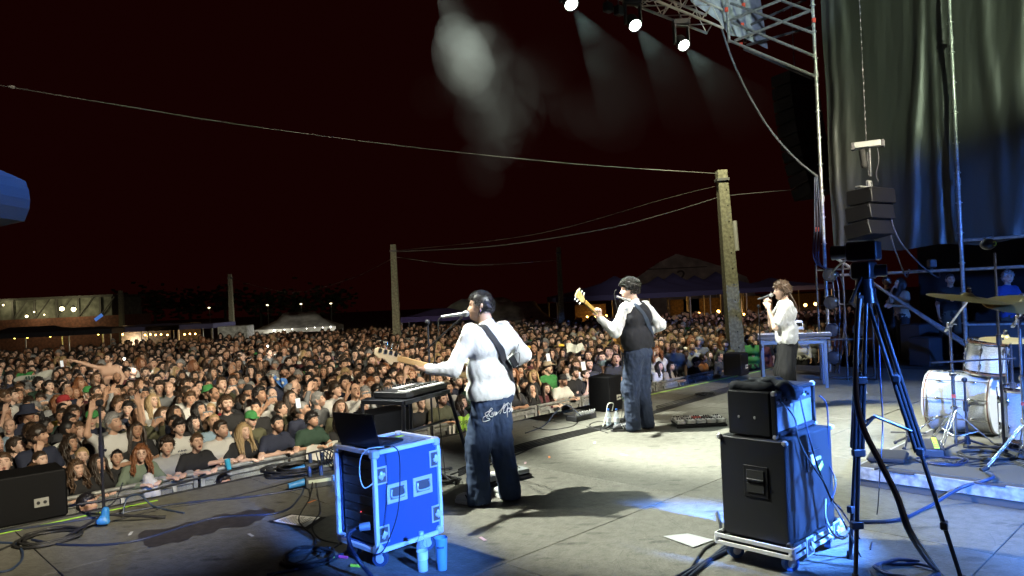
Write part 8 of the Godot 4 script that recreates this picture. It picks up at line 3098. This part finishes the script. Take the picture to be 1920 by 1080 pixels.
	cable([at_d(1640, 540, 4.2), at_d(1646, 600, 4.3), at_d(1650, 700, 4.4), at_d(1655, 800, 4.5), at_d(1650, 880, 4.5), at_y(1645, 960, 0.02), at_y(1632, 1030, 0.01)], 0.004, "navy", "thin wavy lead hanging behind the tripod")
	cable(fl([[1600, 978], [1680, 975], [1740, 950], [1800, 915, 0.1], [1850, 900, 0.17], [1862, 893, 0.18], [1850, 886, 0.18]], 0.014), 0.014, "blue", "thick blue-light-tinted cable climbing onto the drum riser")
	cable([at_d(1597, 480, 4.25), at_d(1570, 500, 5.0), at_d(1555, 520, 6.0)], 0.006, "navy", "lead running back from the video camera")
	coil(at_y(1700, 1075), 0.17, 3, 0.010, "blue", "blue-light-tinted coil of cable at the foot of the tripod", 22)
	# drum riser cables
	for k in 5:
		cable(fl([[1640 + k * 12, 880 - k * 4, 0.17], [1700 + k * 18, 868 - k * 3, 0.17], [1770 + k * 12, 866 + k * 2, 0.17], [1840 + k * 14, 850 + k * 5, 0.17], [1925, 862 + k * 4, 0.17]], 0.007), 0.007, "black", "dark microphone lead lying across the drum riser", "leads on the drum riser")
	coil(at_y(1765, 868, 0.17), 0.20, 3, 0.007, "navy", "loose loops of lead at the front of the drum riser", 25)
	coil(at_y(1850, 858, 0.17), 0.22, 4, 0.007, "black", "tangle of leads beneath the bass drum", 26)
	# cables up the scaffold corner
	for k in 3:
		cable([at_d(1533 - k * 3, 332, 13.95), at_d(1538 - k * 5, 420, 13.9), at_d(1536 - k * 4, 490, 13.85), at_d(1560 + k * 8, 520, 13.6), at_d(1566 + k * 8, 620, 13.4), at_d(1560 + k * 6, 700, 13.3)], 0.014, "navy", "one of the cables tied down the scaffold post", "cables on the scaffold post")

# ---------------------------------------------------------------- last: things in and around the crowd
func cloth_sheet(pts: Array, thick: float) -> MB:
	var m := MB.new()
	var nu := 14
	var nv := 8
	for i in nu + 1:
		for j in nv + 1:
			var f := float(i) / nu
			var g := float(j) / nv
			var a: Vector3 = (pts[0] as Vector3).lerp(pts[1], f)
			var b: Vector3 = (pts[3] as Vector3).lerp(pts[2], f)
			var p := a.lerp(b, g)
			m.add(p + Vector3(0, 0.02 * sin(f * 9.0), 0.05 * sin(f * 11.0 + g * 3.0)), Vector3(0, 0, 1))
	for i in nu:
		for j in nv:
			var a := i * (nv + 1) + j
			m.quad(a, a + nv + 1, a + nv + 2, a + 1)
	m.smooth_normals()
	return m

func build_extras() -> void:
	# backstage people behind the side wall
	var bs := [[1690, 15.9, {"pose": 6, "head": 9, "hair": "long", "hc": "dark brown", "skin": 0, "shirt": "beige", "long": true}, "backstage person in pale top with hand at the mouth by the brace", Vector3(-1, 0, 0.1)], [1664, 16.6, {"pose": 0, "head": 0, "hair": "short", "hc": "black", "skin": 0, "shirt": "black", "long": true}, "bearded backstage person half hidden behind the diagonal brace", Vector3(-0.4, 0, 1)], [1783, 15.4, {"pose": 0, "head": 8, "hair": "cropped", "hc": "black", "skin": 1, "shirt": "black", "long": false}, "cropped-haired backstage person standing behind the crash cymbal", Vector3(-0.3, 0, 1)], [1890, 14.4, {"pose": 5, "head": 5, "hair": "curly", "hc": "grey", "skin": 2, "shirt": "blue", "long": true}, "grey-haired backstage person bent over a case behind the drums", Vector3(0.2, 0, 1)]]
	for a in bs:
		var s: Dictionary = a[2]
		s.merge({"hat": "", "glasses": false})
		var p := at_d(a[0], 560, a[1])
		p.y = -0.02
		add_person(s, p, facing(a[4]), 1.0 if a[0] != 1690 else 0.98, a[3], "people backstage")
	var m := MB.new()
	var cp := at_d(1872, 650, 13.6)
	bx(m, Vector3(cp.x, 0.42, cp.z), Vector3(0.95, 0.8, 0.6), 0.01, Basis(Vector3.UP, -0.5))
	var fc := single("equipment_case", m, mat("wing case", Color(0.03, 0.03, 0.035), 0.6), "dark equipment case with a pale lid rim behind the drums", "case")
	m = MB.new()
	bx(m, Vector3(cp.x, 0.80, cp.z), Vector3(0.99, 0.035, 0.64), 0.006, Basis(Vector3.UP, -0.5))
	bx(m, Vector3(cp.x, 0.55, cp.z), Vector3(0.98, 0.02, 0.63), 0.004, Basis(Vector3.UP, -0.5))
	part("edge_trim", m, mat("galvanised", Color(0.46, 0.47, 0.46), 0.42, 0.55, "grime", 2.0), fc)
	for a in [[1740, 660, 14.5, 0.5, 0.55], [1725, 640, 15.5, 0.6, 0.75]]:
		var p := at_d(a[0], a[1], a[2])
		m = MB.new()
		bx(m, Vector3(p.x, a[4] / 2 - 0.02, p.z), Vector3(a[3], a[4], 0.45), 0.015, Basis(Vector3.UP, 0.4))
		single("equipment_case", m, mat("wing case", Color(0.03, 0.03, 0.035), 0.6), "black backstage case " + ("with a lit rim beside the drums" if a[0] == 1740 else "behind the standing backstage person"), "case")
	# flags and banners held up in the crowd
	var flag := [at_d(28, 709, 17.0), at_d(96, 694, 17.0), at_d(99, 708, 17.0), at_d(29, 716, 17.0)]
	var f1 := single("flag", cloth_sheet(flag, 0.0), mat("flag white", Color(0.62, 0.64, 0.60), 0.8, 0, "cloth", 3.0), "white flag with dark emblem and green edge stretched over the crowd", "flag")
	m = MB.new()
	for k in 5:
		bx(m, flag[0].lerp(flag[2], 0.35 + k * 0.07) + Vector3(0, 0.005, 0.06), Vector3(0.045, 0.07 + 0.02 * (k % 2), 0.006), 0.0, Basis(Vector3.BACK, 0.2))
	part("emblem", m, mat("emblem", Color(0.06, 0.10, 0.09), 0.8), f1)
	m = cloth_sheet([at_d(32, 702, 17.1), at_d(60, 698, 17.1), at_d(62, 704, 17.1), at_d(34, 709, 17.1)], 0.0)
	part("green_stripe", m, mat("flag green", Color(0.03, 0.20, 0.05), 0.8), f1)
	var f2 := single("flag", cloth_sheet([at_d(507, 701, 15.0), at_d(536, 712, 15.0), at_d(547, 734, 15.0), at_d(530, 728, 15.0)], 0.0), mat("flag blue", Color(0.08, 0.22, 0.62), 0.8, 0, "cloth", 6.0), "blue and white scarf waved in a raised fist", "flag")
	m = MB.new()
	for k in 4:
		ell(m, Transform3D(Basis.IDENTITY, at_d(512 + k * 9, 704 + k * 7, 14.93)), Vector3(0.035, 0.03, 0.012), 8)
	part("white_patch", m, mat("flag white", Color(0.62, 0.64, 0.60), 0.8, 0, "cloth", 3.0), f2)
	var f3 := single("banner", cloth_sheet([at_d(1061, 644, 15.5), at_d(1093, 645, 15.5), at_d(1097, 658, 15.5), at_d(1063, 662, 15.5)], 0.0), mat("banner white", Color(0.62, 0.66, 0.62), 0.8, 0, "cloth", 3.0), "white cloth banner held up behind the black-shirted fan", "banner")
	for a in [[1053, 647, 15.6, "yellow"], [990, 651, 14.5, "yellow"]]:
		m = MB.new()
		bx(m, at_d(a[0], a[1], a[2]), Vector3(0.11, 0.055, 0.012), 0.004)
		single("phone", m, mat("phone yellow", Color(0.65, 0.45, 0.05), 0.4), "yellow phone held up " + ("left of the white banner" if a[0] > 1000 else "beside the bassist's elbow"), "phone")
	for a in [[1094, 686, 12.6], [1028, 670, 14.0], [182, 841, 10.2], [559, 756, 11.0], [116, 682, 17.0]]:
		m = MB.new()
		bx(m, at_d(a[0], a[1], a[2]), Vector3(0.075, 0.15, 0.01), 0.004, Basis(Vector3.BACK, 0.1))
		var ph := single("phone", m, mat("phone lit", Color(0.30, 0.32, 0.34), 0.3), "phone with a pale lit screen held above the heads", "phone", "lit phones in the crowd")
		m = MB.new()
		bx(m, at_d(a[0], a[1], a[2] - 0.007), Vector3(0.068, 0.14, 0.002), 0.0, Basis(Vector3.BACK, 0.1))
		part("screen", m, glow("phone screen", Color(0.75, 0.85, 0.95), 0.55), ph)
	for a in [[233, 673, 18.5], [502, 649, 22.0]]:
		bulb(at_d(a[0], a[1], a[2]), Color(1.0, 0.97, 0.85), 1.2, 0.028, "phone torch shining in the crowd", "torch_light", 12.0)
	# signs at the barrier
	var sg := [at_v(856, 783, BARV - 0.06), at_v(880, 778, BARV - 0.06), at_v(880, 811, BARV - 0.06), at_v(860, 817, BARV - 0.06)]
	var s1 := single("fan_sign", cloth_sheet(sg, 0.0), mat("sign lime", Color(0.36, 0.62, 0.08), 0.7), "lime green hand-written sign hanging on the barrier beside the bassist", "sign")
	var tx := TextMesh.new()
	tx.text = "SUPER\nPARA"
	tx.font_size = 20
	tx.pixel_size = 0.0045
	tx.depth = 0.004
	var to := inst("lettering", tx, mat("ink", Color(0.05, 0.05, 0.05), 0.8), s1)
	to.transform = Transform3D(facing(-V), (sg[0] + sg[2]) / 2.0 - V * 0.09)
	for a in [[[1157, 742], [1168, 740], [1170, 766], [1158, 770], "green", "green and white cloth hanging on the barrier beside the upright speaker"], [[1196, 722], [1206, 720], [1207, 752], [1197, 756], "white", "white hand-drawn sign on the barrier glimpsed between the guitarist's legs"], [[575, 838], [632, 828], [634, 866], [576, 872], "cream", "white plastic sheet draped over the barrier before the jersey fan"], [[841, 800], [853, 797], [856, 820], [844, 823], "cream", "white paper hanging on the barrier left of the lime sign"]]:
		var q := []
		for k in 4:
			q.append(at_v(a[k][0], a[k][1], BARV - 0.07))
		single("fan_sign", cloth_sheet(q, 0.0), mat("sheet " + a[4], {"green": Color(0.06, 0.5, 0.05), "white": Color(0.6, 0.62, 0.62), "cream": Color(0.58, 0.58, 0.54)}[a[4]], 0.8), a[5], "sign", "cloths and signs on the barrier")
	# tote bag hung over the barrier
	var tb := at_v(282, 905, BARV - 0.05)
	m = MB.new()
	flesh(m, [[tb + Vector3(-0.02, 0.06, 0), tb + Vector3(-0.02, -0.12, 0.0), 0.06, 0.075], [tb + Vector3(0.05, 0.0, 0), tb + Vector3(0.06, -0.14, 0.0), 0.04, 0.055]], 0.014, 0.012)
	wrinkle(m, 0.010, Vector3(220, 120, 220), 2.0)
	single("tote_bag", m, mat("tote white", Color(0.66, 0.66, 0.64), 0.85, 0, "cloth", 6.0), "white cloth bag hanging over the barrier from the red-haired fan's arm", "bag")
	var cu := at_v(428, 872, BARV - 0.08)
	m = MB.new()
	lathe(m, Transform3D(Basis(Vector3.BACK, 0.15), cu), [Vector2(0.0, -0.08), Vector2(0.028, -0.08), Vector2(0.038, 0.08), Vector2(0.034, 0.078), Vector2(0.0, -0.07)], 18)
	single("plastic_cup", m, mat("cup teal", Color(0.04, 0.30, 0.42), 0.35), "teal plastic cup held over the barrier by the black-shirted man", "cup")
	# security staff in the pit: only their heads rise above the stage edge
	for a in [[160, 948, 0, "dark-haired steward sitting in the pit before the barrier, beside the floor monitor"], [417, 908, 5, "dark-haired steward almost hidden in the pit below the teal cup"], [1062, 772, 8, "steward with black hair crouching in the pit by the stage box"], [1345, 712, 2, "steward standing in the pit before the woman in charcoal"]]:
		var s := {"pose": 0, "head": a[2], "hair": "short", "hc": "black", "skin": 3, "shirt": "black", "long": false, "hat": "", "glasses": false}
		var hp := at_v(a[0], a[1], EDGE + 0.55)
		var ft := hp
		ft.y = GROUND
		var sc := clampf((hp.y - GROUND) / 1.632, 0.62, 1.02)
		add_person(s, ft, facing(-V + U * 0.6), sc, a[3], "stewards in the pit")
	# shirtless man lifted above the crowd
	var sp := at_d(205, 700, 17.5)
	var t := thing("person", "shirtless person lifted above the crowd, one arm stretched out pointing", "person", Vector3(sp.x, sp.y - 1.28, sp.z), facing(Vector3(0.35, 0, 0.95)))
	m = MB.new()
	var Le := Vector3(0.30, 1.52, 0.12)
	flesh(m, [[Vector3(-0.10, 1.32, 0), Vector3(0.10, 1.32, 0), 0.105, 0.105], [Vector3(-0.15, 1.41, 0), Vector3(0.15, 1.41, 0), 0.062, 0.062], [Vector3(-0.06, 1.1, 0.01), Vector3(0.06, 1.1, 0.01), 0.10, 0.10], [Vector3(0, 1.4, 0), Vector3(0, 1.58, 0.01), 0.06, 0.052], [Vector3(-0.18, 1.41, 0), Vector3(-0.43, 1.52, 0.06), 0.05, 0.042], [Vector3(-0.43, 1.52, 0.06), Vector3(-0.68, 1.63, 0.10), 0.042, 0.028], [Vector3(0.18, 1.41, 0), Vector3(0.29, 1.16, 0.03), 0.05, 0.042], [Vector3(0.29, 1.16, 0.03), Vector3(0.22, 0.94, 0.12), 0.042, 0.028], [Vector3(0, 1.1, 0), Vector3(0, 0.9, 0), 0.10, 0.11]], 0.016, 0.014)
	put_hand(m, "point", Vector3(-0.68, 1.63, 0.10), Vector3(-0.9, 0.35, 0.1), Vector3(0, -1, 0), false)
	put_hand(m, "relaxed", Vector3(0.22, 0.94, 0.12), Vector3(-0.1, -0.9, 0.2), Vector3(-1, 0, 0), true)
	var hx := Transform3D(Basis.from_euler(Vector3(-0.1, -0.5, 0)), Vector3(0, 1.632, 0.02))
	m.join(head_mb[0], hx)
	part("body", m, skin_mat(0), t)
	inst("hair", hair_mesh(0, "short"), mat("hair black", HAIRCOL["black"], 0.45), t, hx)
	inst("trousers", leg_mesh, mat("shorts grey", Color(0.25, 0.33, 0.38), 0.9), t)
	# smoke drifting under the roof
	var g := RandomNumberGenerator.new()
	g.seed = 4
	var puff := []
	for k in 22:
		puff.append([885.0 + g.randfn() * 26.0, 105.0 + g.randfn() * 40.0, 0.16 + 0.22 * g.randf(), 0.0028])
	for k in 12:
		puff.append([935.0 + g.randfn() * 30.0, 220.0 + g.randfn() * 45.0, 0.22 + 0.22 * g.randf(), 0.0009])
	for k in 6:
		puff.append([1040.0 + g.randfn() * 40.0, 200.0 + g.randfn() * 40.0, 0.3 + 0.2 * g.randf(), 0.0007])
	for a in puff:
		var f := FogVolume.new()
		f.name = numbered("smoke_cloud")
		f.shape = RenderingServer.FOG_VOLUME_SHAPE_ELLIPSOID
		f.size = Vector3(a[2] * 2.0, a[2] * 2.0 * g.randf_range(0.8, 1.5), a[2] * 2.0)
		var fm := FogMaterial.new()
		fm.albedo = Color(0.9, 0.95, 0.95)
		fm.density = a[3]
		f.material = fm
		add_child(f)
		f.position = at_d(a[0], a[1], 9.5 + g.randfn() * 0.2)
		f.rotation = Vector3(g.randf(), g.randf(), g.randf())
		tag(f, "pale wisp of stage smoke drifting in the dark above the bassist", "smoke", "wisps of stage smoke")
	# haze volumes shaped as cones to show beams below three lamps in view
	var seen := [at_d(1067, 1, 11.4), at_d(1187, 42, 12.5), at_d(1278, 80, 13.5)]
	var aim := [suv(6.8, 3.0, 0.6), suv(7.6, 2.6, 0.6), suv(8.6, 2.0, 0.4)]
	for i in 3:
		for k in 3:
			var L: float = [0.9, 1.6, 2.6][k]
			var d: Vector3 = (aim[i] - seen[i]).normalized()
			var f := FogVolume.new()
			f.name = numbered("beam_haze_cone")
			f.shape = RenderingServer.FOG_VOLUME_SHAPE_CONE
			f.size = Vector3(L * 0.40, L, L * 0.40)
			var fm := FogMaterial.new()
			fm.albedo = Color(0.85, 0.97, 0.97)
			fm.density = [0.008, 0.003, 0.0014][k]
			f.material = fm
			add_child(f)
			var y := -d
			var x := perp(y)
			f.transform = Transform3D(Basis(x, y, x.cross(y)), seen[i] + d * (0.13 + L * 0.5))
			tag(f, "faint haze cone shaped as the beam below a lit truss lamp", "smoke", "haze cones shaped as lamp beams")
